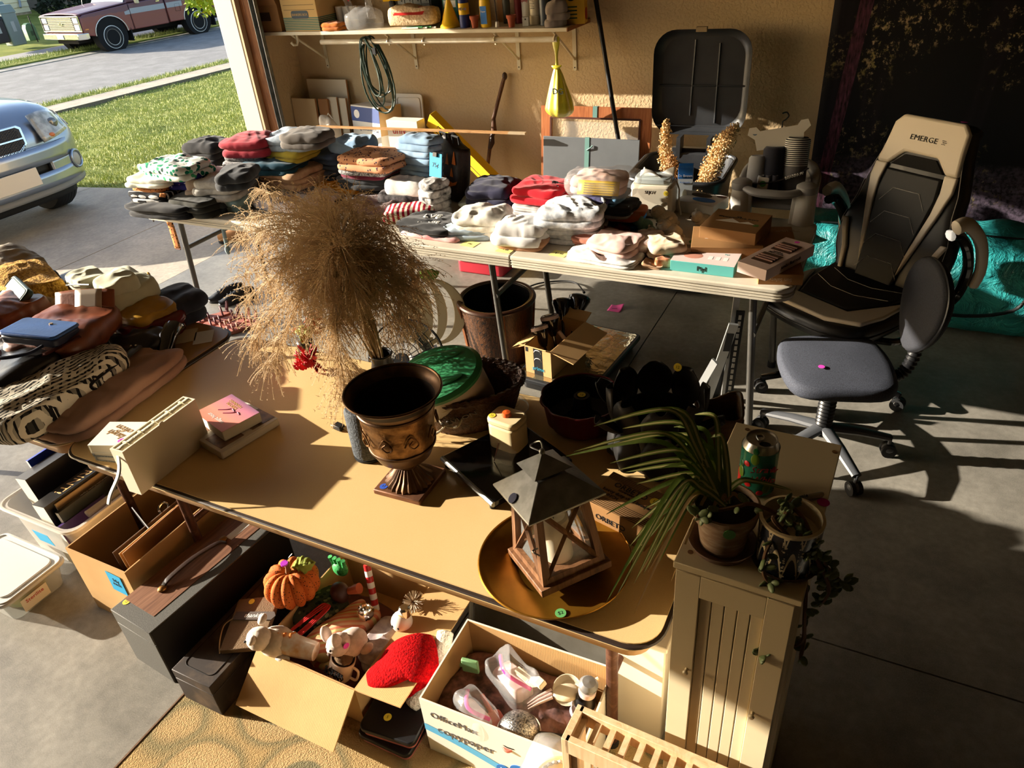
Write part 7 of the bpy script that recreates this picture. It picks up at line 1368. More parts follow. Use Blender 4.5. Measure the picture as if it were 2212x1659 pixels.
def trail(pts,n,seed,lr=.010,sp=.012):
 q=catmull([Vector(p)-p0 for p in pts],8);st_=MB().tube(q,[.0035]*(len(q)-4)+[.003,.0025,.002,.0015],6).build('trailing_stem',JST,sc);r_=random.Random(seed)
 for k in range(n):
  u=r_.random()**.6;i=min(len(q)-2,int(u*(len(q)-1)));p=q[i].lerp(q[i+1],r_.random());d=Vector((r_.uniform(-1,1),r_.uniform(-1,1),r_.uniform(-.6,1))).normalized();m=frame(p+d*sp,d,d.orthogonal());MB().ell((0,0,0),(lr*r_.uniform(.7,1.2),lr*.55,lr*.22),8,6,m).build('leaf',JG,st_,sm=180)
tp0=p0+Vector((0,0,.09))
trail([tp0,W(1690,1085,1.20),W(1735,1120,1.18),W(1765,1200,1.12),W(1770,1255,1.06)],26,1);trail([tp0,W(1670,1120,1.19),W(1720,1180,1.14),W(1740,1240,1.08),W(1738,1330,1.0),W(1732,1385,.93),W(1690,1400,.91),W(1640,1412,.90)],10,2)
trail([W(1690,1398,.91),W(1665,1400,.91),W(1640,1415,.90)],22,3,.013);trail([tp0,W(1740,1170,1.15),W(1790,1230,1.08),W(1825,1265,1.04)],40,4,.011,.014);trail([tp0,W(1760,1200,1.12),W(1790,1270,1.05),W(1770,1310,1.0)],40,5,.010,.013)
trail([tp0,W(1660,1180,1.14),W(1650,1240,1.09),W(1680,1275,1.06)],20,6);trail([tp0,W(1630,1090,1.18),W(1590,1095,1.18),W(1520,1110,1.17),W(1505,1118,1.17)],14,7,.011);trail([tp0,W(1700,1105,1.20),W(1690,1130,1.18)],18,8,.009,.01);trail([W(1738,1370,.94),W(1735,1395,.92),W(1728,1425,.90)],6,9,.012)
# handbags on the brown table
LB=.7455
def bag(name,label,cx,cy,base,size,mat,rz=0,seed=0,wr=.12,layers=1,cat='handbag',flat=.7,p=3):
 q=W(cx,cy,base+size[2]/2);t=thing(name,label,cat,(q.x,q.y,base),rz,'bags on the brown table');lump(size[0],size[1],size[2],seed,layers,p,wr,56,flat).build('bag_body',mat,t,sm=60);return t
def lea(c,r=.4):return M('leather %d %d %d'%c,c,r,n=(9,tuple(int(k*.82)for k in c)),b=(80,.25,.002))
def sband(t,pts,r,mat,nm='shoulder_strap',flat=.3):MB().tube(catmull([Vector(p)-t.location if len(p)==3 else p for p in pts],7),r,8,flat=flat).build(nm,mat,t);t.rotation_euler=(0,0,0)if False else t.rotation_euler
_t=NT('tribal weave');_v=_t.co((1,1,1),(0,0,.9));_br=_t.n('ShaderNodeTexBrick',{'Vector':_v,'Scale':17.,'Color1':lin((214,204,184)),'Color2':lin((24,22,22)),'Mortar':lin((24,22,22)),'Mortar Size':.06,'Row Height':.35});_wv=_t.n('ShaderNodeTexWave',{'Vector':_t.co((1,1,1),(0,0,.2)),'Scale':26.,'Distortion':2.});_t.base(_t.mix(_t.ramp(_wv,[(.5,(0,0,0)),(.52,(255,255,255))]),(_br,0),lin((206,196,176))));TRIB=_t.set(.9,0,.2)
bag('taupe_cloth_bag','dusty taupe drawstring bag along the front of the brown table',240,845,LB,(.22,.54,.06),fab((176,138,116),(160,122,102)),8,1,.2,2)
bag('taupe_pouch','small taupe pouch hanging at the brown table\'s front corner',165,905,LB,(.16,.13,.05),fab((168,130,108)),10,2,.3)
t=bag('tribal_tote','black and white tribal pattern fabric bag at the front corner',110,840,LB+.03,(.28,.52,.10),TRIB,5,3,.3);MB().tube([(-.1,-.22,.1),(-.06,-.30,.05),(.02,-.30,.05),(.06,-.22,.1)],.008,6).build('handle',BLK,t)
t=bag('black_leather_bag','large black leather shoulder bag under the brown purse',70,775,LB+.05,(.34,.44,.11),lea((24,22,22),.3),0,4,.15);MB().tube(catmull([(-.14,-.2,.10),(-.05,-.28,.13),(.06,-.26,.12),(.14,-.16,.10)],6),.010,8,flat=.4).build('handle',lea((24,22,22),.3),t);MB().cbox((-.05,-.22,.11),(.03,.02,.02)).build('buckle',CHROME,t)
t=bag('brown_leather_purse','brown and black leather purse lying open in the middle',150,715,LB+.11,(.30,.34,.08),lea((128,66,38),.4),25,5,.15);MB().sheet(lambda u,v:Vector((-.10+.22*u,.10+.05*v,.06+.07*v-.03*(u-.5)**2)),8,6).build('open_flap',lea((150,80,46),.45),t,solid=.006);MB().sheet(lambda u,v:Vector((-.02+.10*u,.094+.05*v,.066+.065*v)),4,4).build('silver_lining',M('crackled silver',(190,176,160),.3,.5),t,solid=.002);MB().tube(catmull([(-.15,-.16,.06),(-.10,-.22,.05),(.02,-.21,.06),(.12,-.12,.08)],6),.012,8,flat=.35).build('shoulder_strap',lea((96,44,30)),t)
t=thing('blue_clutch','blue leather clutch wallet on top of the brown purse','clutch',W(88,718,LB+.215),18,None,(math.radians(-6),math.radians(6),math.radians(18)));BLU=lea((52,92,160),.35)
MB().prism(rrect(.20,.13,.02),-.02,.008).build('wallet_body',M('navy gusset',(20,26,50),.5),t,bev=.006);MB().prism(rrect(.205,.135,.02),.008,.02).build('front_flap',BLU,t,bev=.006,bs=3);MB().cyl((.02,.03,.02),(.02,.03,.023),.006,n=10).build('gold_clasp',M('gold metal',(206,150,90),.3,1),t);MB().tube(catmull([(-.09,-.06,0),(-.12,-.1,-.03),(-.06,-.13,-.04),(.02,-.10,-.03),(.06,-.07,-.01)],6),.006,6,flat=.4).build('wrist_strap',M('navy gusset',(20,26,50),.5),t)
bag('tan_leather_bag','tan leather bag cut by the picture\'s left edge',18,690,LB+.08,(.22,.24,.14),lea((150,88,56)),10,6,.12)
bag('beige_scarf','beige cloth tucked between the leather bags',78,672,LB+.09,(.18,.16,.07),fab((170,140,104)),0,7,.3,1,'scarf')
t=bag('crochet_bag','mustard yellow crochet bag behind the green wallet',60,628,LB+.07,(.40,.22,.14),M('mustard crochet',(216,166,66),.9,n=(110,(166,116,30),.4,.6),b=(110,.9,.008)),-18,8,.2);MB().tube([(-.2+.4*k/40,-.10+.008*math.sin(k*2.2),.10)for k in range(41)],.006,5).build('scalloped_edge',M('mustard crochet',(216,166,66),.9),t)
t=thing('green_wallet','dark green leather wallet leaning on the crochet bag','wallet',W(30,640,LB+.20),-20,None,(math.radians(35),0,math.radians(-20)));MB().prism(rrect(.22,.12,.02),-.012,.012).build('wallet_body',lea((30,62,50)),t,bev=.005,bs=3);MB().tube([(x,y,.013)for x,y in rrect(.20,.10,.015)],.001,4,closed=True).build('stitching',M('green stitch',(60,100,84),.7),t)
t=bag('canvas_hat','taupe canvas hat at the back of the brown table',38,582,LB+.08,(.24,.22,.13),fab((150,136,114),(126,112,92)),-10,9,.25,1,'hat');MB().sheet(lambda u,v:Vector((.10+.10*v,-.10+.2*u,.05-.02*v-.05*(2*u-1)**2)),8,4).build('brim',fab((150,136,114)),t,solid=.004)
bag('navy_pouch','small navy pouch behind the crochet bag',98,612,LB+.06,(.12,.12,.10),lea((26,30,46)),0,10,.1);bag('mint_pouch','pale mint pouch beside the navy one',128,622,LB+.04,(.10,.10,.06),fab((186,200,180)),0,11,.2);bag('brown_satchel','flat brown satchel behind the cream backpack',185,628,LB,(.30,.14,.10),lea((110,84,62)),0,12,.1,2)
t=bag('cream_backpack','sage cream canvas backpack on top of the pile',248,630,LB+.10,(.32,.26,.08),fab((200,198,170),(176,174,146)),-14,13,.35);lump(.15,.12,.06,14,1,3,.3).build('front_pocket',fab((206,204,178)),t,m=TR(-.07,-.05,.065));lump(.13,.14,.055,15,1,3,.4).build('folded_flap',fab((206,204,178)),t,m=TR(.08,.0,.065));MB().tube([(-.14,-.09,.10),(-.08,-.13,.10),(.0,-.12,.12),(.08,-.1,.13)],.003,5).build('zip',M('dark zip',(60,56,48),.4,.5),t)
q0=W(200,690,LB+.10);ms=thing('mustard_strap_bag','mustard yellow leather purse under the cream backpack','handbag',q0,0);pth=catmull([(0,0,0),tuple(W(250,668,LB+.11)-q0),tuple(W(320,625,LB+.12)-q0),tuple(W(322,610,LB+.13)-q0)],8)
MB().sheet(lambda u,v:pth[min(len(pth)-1,int(u*(len(pth)-1)))]+Vector((0,.01*v,-.035+.075*v)),len(pth)-1,3).build('side_panel',lea((196,146,36)),ms,solid=.01,sm=60)
for k in range(2):MB().cyl(tuple(pth[1]+Vector((.01,-.012,-.015+.035*k))),tuple(pth[1]+Vector((.01,-.006,-.015+.035*k))),.005,n=10).build('rivet',CHROME,ms)
lump(.26,.20,.08,16,1,3,.1).build('purse_body',lea((186,138,34)),ms,m=TR(.10,.13,-.065))
bag('maroon_bag','glossy maroon handbag below the mustard purse',300,690,LB+.0,(.40,.28,.08),M('maroon patent',(96,20,26),.2,b=(9,.4,.02)),-20,17,.15,2);bag('denim_bag','black and denim bag at the far end of the pile',362,668,LB,(.22,.26,.10),fab((34,36,44),(60,66,84),8),-15,18,.2,2)
t=thing('label_printer','black handheld label printer with cords on the brown table','printer',W(372,735,LB+.035),-62);MB().tube([(-.09,0,.01),(-.04,0,.035),(.03,0,.03),(.09,0,-.005)],[.02,.036,.034,.022],14,flat=.7).build('casing',GLB,t)
for k in range(5):MB().cbox((-.02+.014*k,-.034,.03),(.008,.006,.008)).build('key',DKGREY,t)
MB().tube(catmull([(.08,0,0),(.11,-.03,-.025),(.05,-.06,-.03),(.0,-.05,-.03),(.06,-.02,-.03)],6),.006,6).build('coiled_cord',BLKRUB,t)
q0=W(300,760,LB+.05);ssb=thing('sequin_belt','black satin belt with silver sequins over the taupe bag','belt',q0);pp2=catmull([(0,0,.02),tuple(W(262,775,LB+.09)-q0),tuple(W(225,800,LB+.10)-q0),tuple(W(190,830,LB+.09)-q0),tuple(W(205,842,LB+.06)-q0)],6);MB().tube(pp2,.022,8,flat=.4).build('satin_band',M('black satin',(16,15,16),.3),ssb)
for k in range(24):p_=pp2[k%len(pp2)];MB().ell((p_.x+rnd.uniform(-.02,.02),p_.y-.012,p_.z+rnd.uniform(-.005,.016)),(.005,.005,.004),6,5).build('sequin',CHROME,ssb)
t=thing('paper_sheet','white paper sheets lying on the brown table corner','paper',W(440,728,LB+.001),-50);MB().box(-.05,.05,-.035,.035,0,.001).build('sheet',M('bluish paper',(206,208,216),.8),t);MB().box(-.09,.02,-.10,-.03,0,.001).build('lower_sheet',M('warm paper',(196,180,150),.8),t)
bag('dark_bag_heap','dark heap of black straps between the maroon bag and the printer',300,735,LB,(.30,.22,.07),lea((20,18,20),.35),-20,19,.4)
# rug and boxes in the foreground
_t=NT('circle pattern rug');_v=_t.n('ShaderNodeTexVoronoi',{'Vector':_t.co((1,1,0)),'Scale':3.6,'Randomness':.75});_d=_t.math('ADD',(_v,0),_t.math('MULTIPLY',_t.noi(9,2),.06));_f=_t.noi(260,2)
_t.base(_t.mix(_t.math('MULTIPLY',_f,.45),_t.ramp(_d,[(0,(204,186,146)),(.12,(204,186,146)),(.13,(184,152,112)),(.21,(184,152,112)),(.22,(124,122,96)),(.31,(124,122,96)),(.33,(196,168,122)),(.48,(190,160,114)),(.52,(134,126,94)),(.62,(186,156,108))]),lin((140,112,74))));_t.bump(_f,.9,.006);RUG=_t.set(.95,0,.1)
t=thing('area_rug','tan area rug with olive circles under the foreground boxes','rug',(-.95,.55,0));MB().box(-.75,.75,-.75,.62,0,.010).build('pile',RUG,t,bev=.003);MB().tube([(-.752,-.75,.006),(-.752,.622,.006),(.752,.622,.006)],.007,6).build('bound_edge',M('rug binding',(112,84,62),.95,b=(200,.6)),t)
CT_=M('frosted plastic',(222,216,206),.3,alpha=.62);to=thing('plastic_tote','frosted plastic tote full of magazines at the left edge','tote',(-2.62,1.20,0),0)
w,d=.42,.46;shell([ring(w-.06,d-.06,.04,.004),ring(w-.03,d-.03,.05,.2),ring(w,d,.05,.235),ring(w+.01,d+.01,.05,.25),ring(w-.015,d-.015,.05,.25)],CT_,'tub',to);MB().tube([(x,y,.248)for x,y in rrect(w+.015,d+.015,.05,5)],.007,6,closed=True).build('rim',CT_,to)
MB().prism([(-.045,-.03),(.045,-.03),(.045,.03),(-.045,.03)],0,.001,frame((.02,-d/2+.004,.17),(1,0,0),(0,-.12,1))@TR(0,0,.012)).build('blue_note',M('blue sticky paper',(40,160,210),.7),to)
def upright(label,x,th,h,dd,col,tilt=0,y=1.2,text=None,tc=WHITEP,z=.012,name='magazine',ts=.03):
 t=thing(name,label,'magazine' if name=='magazine' else 'book',(x,y,z),0,'papers in the plastic tote',(0,math.radians(tilt),0));MB().box(-th/2,th/2,-dd/2,dd/2,0,h).build('page_block',M('page edge',(226,218,200),.8),t);MB().box(-th/2-.001,-th/2,-dd/2,dd/2,0,h).box(th/2,th/2+.001,-dd/2,dd/2,0,h).build('covers',M('cover %d %d %d'%col,col,.35),t);MB().box(-th/2-.001,th/2+.001,-dd/2,dd/2,h,h+.001).build('spine',M('cover %d %d %d'%col,col,.35),t)
 if text:txt(text,ts,tc,t,frame((0,0,h+.0012),(0,-1,0),(1,0,0)))
upright('black software box with gold PRINT lettering in the tote',-2.555,.075,.29,.33,(18,17,18),-8,1.16,'PRINT!',M('gold print',(196,140,80),.4),ts=.06);upright('black and white patterned binder at the tote\'s left',-2.70,.07,.33,.34,(40,40,46),-10,1.22);upright('dark green folio with thin lettering in the tote',-2.475,.02,.27,.36,(30,36,32),-10,1.19,'Premium Multi-Color Paper',ts=.014);upright('cream paper pad standing in the tote',-2.515,.012,.285,.34,(196,170,130),-8,1.2)
upright('blue magazine at the back of the tote',-2.76,.012,.34,.30,(30,60,170),-12,1.28,'Palm',ts=.012);upright('purple booklet low in the tote',-2.45,.015,.23,.20,(60,36,90),-14,1.08)
t=thing('red_ruler','red rolled folder along the tote\'s inner side','folder',(-2.44,1.32,.20),0);MB().tube([(0,-.10,.05),(.0,.06,.06)],.022,12).build('roll',M('red bin plastic',(180,40,56),.45),t);MB().tube([(-.01,-.25,.045),(0,-.10,.05)],.014,10).build('clear_tube',CLP,t)
t=thing('lidded_box','small clear box with a white lid on the concrete floor','box',(-2.68,.825,0));w,d=.37,.25
shell([ring(w-.05,d-.05,.03,.003),ring(w-.02,d-.02,.035,.095),ring(w,d,.035,.10)],M('clear tub',(214,214,206),.15,alpha=.45),'tub',t);WL=M('white lid',(204,202,196),.4);MB().prism(rrect(w+.012,d+.012,.035),.098,.112).build('lid',WL,t,bev=.004);MB().prism(rrect(w-.05,d-.05,.03),.112,.118).build('lid_panel',WL,t,bev=.003);MB().tube([(x,y,.113)for x,y in rrect(w-.01,d-.01,.03)],.004,6,closed=True).build('lid_rim',WL,t)
MB().prism([(-.05,-.028),(.05,-.028),(.05,.028),(-.05,.028)],0,.001,frame((w/2-.004,-.02,.055),(0,1,0),(.08,0,1))@TR(0,0,.003)).build('product_label',M('label cream',(226,216,196),.6),t);txt('Sterilite',.022,REDP,t,frame((w/2+.0015,-.02,.066),(0,1,0),(.08,0,1)));lump(.26,.15,.07,4,1,3,.5).build('green_contents',M('green trinkets',(70,150,80),.5,n=(30,(226,170,60))),t,m=TR(0,0,.01))
ca=card_box('open_carton','open brown carton with a blue note and a clipboard inside','box',.30,.52,.30,CARD,CARD,(-2.145,1.15,0),0);MB().prism([(-.035,-.045),(.035,-.045),(.03,.045),(-.04,.045)],0,.001,frame((.075,-.262,.22),(1,0,-.1),(.1,0,1))).build('blue_note',M('blue sticky paper',(40,160,210),.7),ca);txt('50¢\neach',.022,INK,ca,frame((.075,-.2632,.225),(1,0,-.1),(.1,0,1)))
def folder(label,x,col,h,rz=0,nm='folder',d=.36):t=thing(nm,label,nm,(x,1.12,.008),rz,'papers in the open carton',(0,math.radians(-5),math.radians(rz)));MB().box(-.002,.002,-d/2,d/2,0,h).build('panel',M('cover %d %d %d'%col,col,.6),t,bev=.0008);MB().tube([(.0,-d/2,h),(0,d/2,h)],.0025,5).build('edge',M('cover edge %d'%col[0],tuple(min(255,k+40)for k in col),.6),t);return t
t=folder('brown clipboard with a silver clip in the open carton',-2.09,(70,46,30),.29,0,'clipboard');MB().cbox((-.008,.05,.27),(.008,.11,.03)).build('clip_plate',CHROME,t);MB().tube([(-.012,.05+.02*math.cos(a),.295+.02*math.sin(a))for a in[k*.5236 for k in range(12)]],.004,6,closed=True).build('clip_ring',CHROME,t)
folder('tan file folder beside the clipboard',-2.055,(180,140,90),.30,1);t=folder('tan folder with handwriting at the carton\'s right side',-2.035,(150,106,64),.31,2);t=folder('black printed card standing at the carton\'s far end',-2.15,(40,38,38),.30,70,'card',.16)
SPK=M('speckled grey vinyl',(96,94,88),.7,n=(400,(60,58,54)),b=(400,.5,.001));WNI=m_wood('walnut inlay',(96,62,44),(126,86,62),(144,102,76),(14,1,14),4);BLE=M('black vinyl side',(20,19,19),.6)
c1=thing('record_case','grey speckled carrying case with walnut top and leather handle','case',(-1.845,1.06,0),-5);w,d,h=.20,.56,.245;MB().box(-w/2,w/2,-d/2,d/2,0,h-.06).build('case_body',SPK,c1,bev=.002);MB().box(-w/2,w/2,-d/2,d/2,h-.058,h).build('case_lid',SPK,c1,bev=.002);MB().box(w/2,w/2+.002,-d/2+.004,d/2-.004,.004,h-.004).build('side_panel',BLE,c1);MB().box(-w/2+.002,w/2-.045,-d/2+.05,d/2-.03,h,h+.0015).build('inlay_panel',WNI,c1)
MB().tube(catmull([(-.02,-.14,h+.004),(-.018,-.11,h+.02),(-.01,-.02,h+.030),(0,.07,h+.022),(.0,.10,h+.004)],6),.011,8,flat=.45).build('leather_handle',lea((54,34,24)),c1)
for y in(-.145,.105):MB().ell((-.015,y,h+.006),(.014,.016,.008),12,6).build('handle_mount',M('brass mount',(150,110,60),.4,.8),c1)
sticker(c1,(-.08,-.235,h+.0005),(1,0,0),(0,1,0),.012,STY,'12');MB().box(-.02,.01,.12,.26,h+.0015,h+.002).build('name_plate',WHITEP,c1)
c2=thing('black_case','low black wooden case standing beside the record case','case',(-1.607,.985,.011));MB().box(-.08,.08,-.24,.24,0,.10).build('case_body',M('dusty black wood',(44,34,28),.6,n=(14,(90,72,56),.5,.8)),c2,bev=.002);MB().box(-.08,.08,-.24,.24,.102,.14).build('case_lid',M('dusty black wood',(44,34,28),.6),c2,bev=.002);MB().tube([(x,y-.0,.1405)for x,y in rrect(.12,.42,.02)],.0015,5,closed=True).build('lid_groove',M('groove',(16,12,10),.8),c2)
cbx=card_box('holiday_carton','open carton of holiday decorations with a drooping front flap','box',.37,.44,.165,CARD,CARD,(-1.285,1.12,.011),0,{'f':(38,.17),'r':(-5,.16),'b':(-60,.10)})
HB=.02
t=thing('fabric_pumpkin','orange fabric pumpkin with a green leaf on the holiday carton','pumpkin',(-1.50,1.115,.172),0);_t=NT('dotted orange cloth');_vo=_t.n('ShaderNodeTexVoronoi',{'Vector':_t.co(),'Scale':130.});_t.base(_t.mix(_t.math('LESS_THAN',(_vo,0),.25),_t.ramp(_t.noi(12,3),[(.3,(206,110,44)),(.7,(184,88,30))]),lin((50,26,14))));PKC=_t.set(.8,0,.3)
for k in range(12):
 a=k*math.pi/6;MB().ell((.045*math.cos(a),.045*math.sin(a),.062),(.048,.030,.060),14,12,RZ(0)@TR(.0,0,0)@Matrix.Rotation(0,4,'Z')).build('segment',PKC,t,sm=180)if False else MB().ell((.040,0,.060),(.052,.027,.060),16,12,RZ(30*k)).build('segment',PKC,t,sm=180)
MB().tube([(0,0,.10),(.004,0,.13),(.0,.006,.15)],[.012,.008,.009],8).build('stem',M('burlap stem',(120,84,50),.9),t);leafp(frame((.01,.01,.125),(.8,.35,.2),(0,.6,.8)),.075,.028,M('felt leaf',(140,150,60),.9),'leaf',t);MB().cyl((0,-.004,.15),(0,-.004,.156),.012,n=16).build('purple_button',M('purple button',(176,50,190),.5),t);MB().tube([(-.01+.003*k,.01+.006*math.cos(k),.14+.004*k)for k in range(14)],.0012,5).build('wire_curl',GALV,t)
t=thing('thankful_journal','burlap notebook with a thankful chalkboard tag below the pumpkin','book',W(545,1352,.165),-14,None,(math.radians(4),math.radians(-6),math.radians(24)));MB().box(-.07,.07,-.095,.095,0,.02).build('cover',M('burlap',(112,88,62),.95,b=(200,.9,.003)),t,bev=.002);tm_=TR(.01,.02,.022)@RZ(-6);MB().prism([(-.07,-.015),(.065,-.015),(.075,0),(.065,.015),(-.07,.015)],0,.003,tm_).build('chalk_tag',M('chalk grey',(74,62,54),.7),t);txt('thankful',.022,WHITEP,t,tm_@TR(0,0,.0032),shear=.3);MB().tube(catmull([(-.06,.02,.023),(-.09,-.0,.015),(-.08,-.06,.021),(-.07,-.10,.012)],5),.002,5).build('twine',M('twine',(176,146,100),.9),t);sticker(t,(-.02,.08,.0205),(1,0,0),(0,1,0),.010,STY)
PKS=fab_stripe([(226,150,110),(222,176,140),(206,120,90),(214,196,130)],9,(1,0,0),35)
def dec(name,label,cat,px,py,z,size,mat,rz=0,seed=0,wr=.15,layers=1):q=W(px,py,z+size[2]/2);return cloth(name,label,cat,(q.x,q.y,z),size,mat,rz,seed,layers,wr,3,.7,(0,0),'holiday things in the carton')
dec('gift_bag','peach striped gift bag lying in the holiday carton','gift bag',735,1370,.05,(.12,.26,.09),PKS,-18,1,.08);dec('green_scarf','dark green leaf print scarf in the holiday carton','scarf',690,1325,.06,(.12,.18,.09),fab_print((60,66,50),[(120,120,84),(30,40,34)],60,.4),-20,2,.3);dec('grey_cloth','crumpled pale grey netting beside the bunny','netting',835,1400,.05,(.13,.18,.08),fab((186,170,166),(150,132,130),40),0,3,.4);dec('filler_cloth','dark cloth lining the bottom of the holiday carton','cloth',720,1380,.017,(.33,.38,.05),fab((120,70,60)),0,4,.2)
t=thing('red_ribbon_loop','red ribbon folded in loops beside the gift bag','ribbon',W(650,1350,.15))
for k in range(3):MB().tube(catmull([(-.03,-.09,0),(.015+.008*k,.05,.02),(.035+.008*k,.085,.025),(.045+.006*k,.06,.02),(.0+.008*k,-.09,0)],6),.003,6,flat=.5).build('loop',REDP,t)
t=toy('white and orange tiger plush lying at the carton\'s front edge',610,1405,(222,206,190),1.35,11);t.location=W(605,1405,.15);t.rotation_euler=(0,0,math.radians(20));MB().tube([(.0,0,.045),(.06,-.01,.04),(.13,-.02,.03)],[.036,.034,.028],12).build('long_body',fab((226,216,204),(206,150,90),22),t)
for k in range(3):MB().tube([(.01+.02*k,-.03,.05),(.015+.02*k,0,.082),(.01+.02*k,.03,.05)],.004,5).build('tiger_stripe',M('tiger orange',(196,116,50),.9),t)
t=toy('white bunny plush with a stitched mouth in the holiday carton',770,1415,(222,200,186),1.3,12,(.018,.012,.03));t.location=W(768,1412,.14);t.rotation_euler=(math.radians(-20),0,math.radians(70));sticker(t,(-.03,-.055,.075),(1,0,0),(0,-.3,1),.010,STP)
mg=thing('easter_mug','white mug reading Easter Bunny at the carton\'s front','mug',W(732,1460,.10),0,None,(math.radians(-14),math.radians(16),0));MUG=M('mug glaze',(222,200,188),.35);MB().lathe([(0,0),(.032,0),(.037,.01),(.038,.08),(.035,.08),(.033,.01),(0,.006)],36).build('cup',MUG,mg);txt('EASTER\nBUNNY',.020,INK,mg,frame((0,-.0395,.045),(1,0,0),(0,0,1)),ext=.002);MB().tube(catmull([(.036,0,.065),(.058,0,.06),(.058,0,.025),(.036,0,.02)],5),.004,8).build('handle',MUG,mg);MB().ell((0,0,.082),(.03,.03,.012),14,8,None,lambda p:1+.2*noise.noise(p*6)).build('burlap_filling',M('burlap',(112,88,62),.95),mg)
t=thing('snowman_bell','white round snowman ornament with black eyes','ornament',W(868,1342,.19));MB().ell((0,0,0),(.034,.034,.034),20,14).build('head',M('snow white',(226,216,204),.4),t);MB().lathe([(.018,.026),(.018,.055),(.012,.06),(0,.06)],20,TR(.012,.01,0)).build('silver_cap',CHROME,t)
for x in(-.014,.008):MB().ell((x,-.031,.004),(.004,.003,.005),8,6).build('eye',INK,t)
sticker(t,(.02,-.02,.055),(1,0,0),(0,-.5,1),.010,STY)
t=thing('candy_stick','red and white striped stick standing in the carton','ornament',W(815,1330,.10));d_=Vector((-.05,.06,.16))
for k in range(9):MB().cyl(tuple(d_*k/9),tuple(d_*(k+1)/9),.012,n=12).build('striped_band',WHITEP if k%2 else REDP,t)
t=thing('mercury_ornament','silver ribbed glass ornament in the holiday carton','ornament',W(790,1322,.17));MB().ell((0,0,0),(.026,.026,.032),24,14,None,lambda p:1+.06*math.sin(math.atan2(p.y,p.x)*10)).build('globe',CHROME,t);MB().cyl((0,0,.03),(0,0,.042),.006,n=10).build('cap',M('gold metal',(206,150,90),.3,1),t)
t=thing('wooden_ladle','dark wooden scoop at the back of the holiday carton','scoop',W(735,1280,.18));MB().ell((0,0,0),(.035,.03,.04),18,12).build('bowl',M('dark wood',(60,30,20),.5),t);MB().tube([(.03,.01,.01),(.07,.02,.03)],[.012,.018],10).build('orange_handle',M('orange leather',(176,86,50),.5),t)
t=thing('green_glove','sparkly green glove at the back of the holiday carton','glove',W(735,1228,.20));GGL=M('sparkle green',(30,130,60),.5,n=(200,(90,190,110)))
MB().ell((0,0,0),(.03,.02,.03),14,10).build('palm',GGL,t)
for k in range(4):MB().tube([(-.022+.014*k,0,.01),(-.028+.018*k,-.004,.05)],.008,8).build('finger',GGL,t)
t=thing('tinsel_tree','tiny frosted twig tree ornament at the carton corner','ornament',W(893,1300,.20));b=MB()
for k in range(120):d_=Vector((rnd.gauss(0,1),rnd.gauss(0,1),rnd.gauss(0,1))).normalized()*.035;b.tube([tuple(d_*.3),tuple(d_)],.0009,3)
b.build('twigs',M('frosted twig',(196,176,150),.6),t)['kind']='stuff';MB().cyl((0,0,-.05),(0,0,0),.003,n=6).build('stem',M('bark',(84,66,48),.9),t)
q0=W(880,1430,.19);sh_=thing('santa_hat','red plush santa hat with a white fur band on the carton flap','hat',q0,0);RF=M('red plush',(196,8,14),.9,n=(120,(140,2,8)),b=(160,.9,.006),spec=.1);WF=M('white fur',(232,224,206),.95,b=(90,1.,.012))
hp=catmull([W(935,1425,.175)-q0,W(905,1420,.20)-q0,W(870,1425,.205)-q0,W(835,1450,.19)-q0,W(795,1470,.175)-q0],6);n_=len(hp)
MB().tube(hp,[.088-.062*(k/(n_-1))**2.2 if k else.07 for k in range(n_)],24,flat=.42).build('cone',RF,sh_,sm=180)
MB().tube(catmull([W(905,1450,.17)-q0,W(885,1475,.15)-q0,W(875,1505,.12)-q0],5),[.05,.052,.05,.048,.046,.042,.038,.032,.026,.018,.010],16,flat=.5).build('folded_tip',RF,sh_,sm=180);MB().tube(catmull([W(962,1368,.19)-q0,W(952,1415,.17)-q0,W(930,1465,.13)-q0,W(892,1525,.075)-q0],7),.026,14).build('fur_band',WF,sh_,sm=180)
for k in range(2):
 t=thing('plastic_case',('lower' if not k else 'upper')+' black plastic organizer case under the santa hat','case',(-1.0,.965+.01*k,.011+.036*k),6*k,'black organizer cases');MB().prism(rrect(.17,.22,.02),0,.017).build('base_shell',M('pink tray',(186,110,104),.4),t);MB().prism(rrect(.18,.23,.02),.015,.034).build('lid',BLACKP,t,bev=.004)
 if k:sticker(t,(-.02,-.06,.0345),(1,0,0),(0,1,0),.012,STY,'5')
OW=M('white printed carton',(226,220,208),.6);ox=card_box('copy_paper_box','white copy paper box full of kitchen utensils','box',.46,.285,.24,OW,CARD,(-.652,1.062,.011),1.5);F_=lambda x,z:frame((x,-.1435,z),(1,0,0),(0,0,1))
txt('OfficeMax',.035,M('print grey',(90,90,92),.6),ox,F_(-.13,.185));txt('copypaper',.042,M('print grey',(90,90,92),.6),ox,F_(-.10,.125));MB().sheet(lambda u,v:Vector((-.23+.46*u,-.1436,.07-.06*u+.03*v+.03*math.cos(u*3))),16,2).build('blue_swoosh',M('swoosh blue',(90,170,214),.6),ox)
for x,z,r_,s_ in((.06,.075,.03,'92'),(.01,.055,.022,'20')):MB().cyl((x,-.1445,z),(x,-.1435,z),r_,n=24).build('blue_badge',BLUEP,ox);txt(s_,r_*.9,WHITEP,ox,F_(x,z)@TR(0,0,.0015))
OB=.022
def kit(px,py,z):return W(px,py,z)
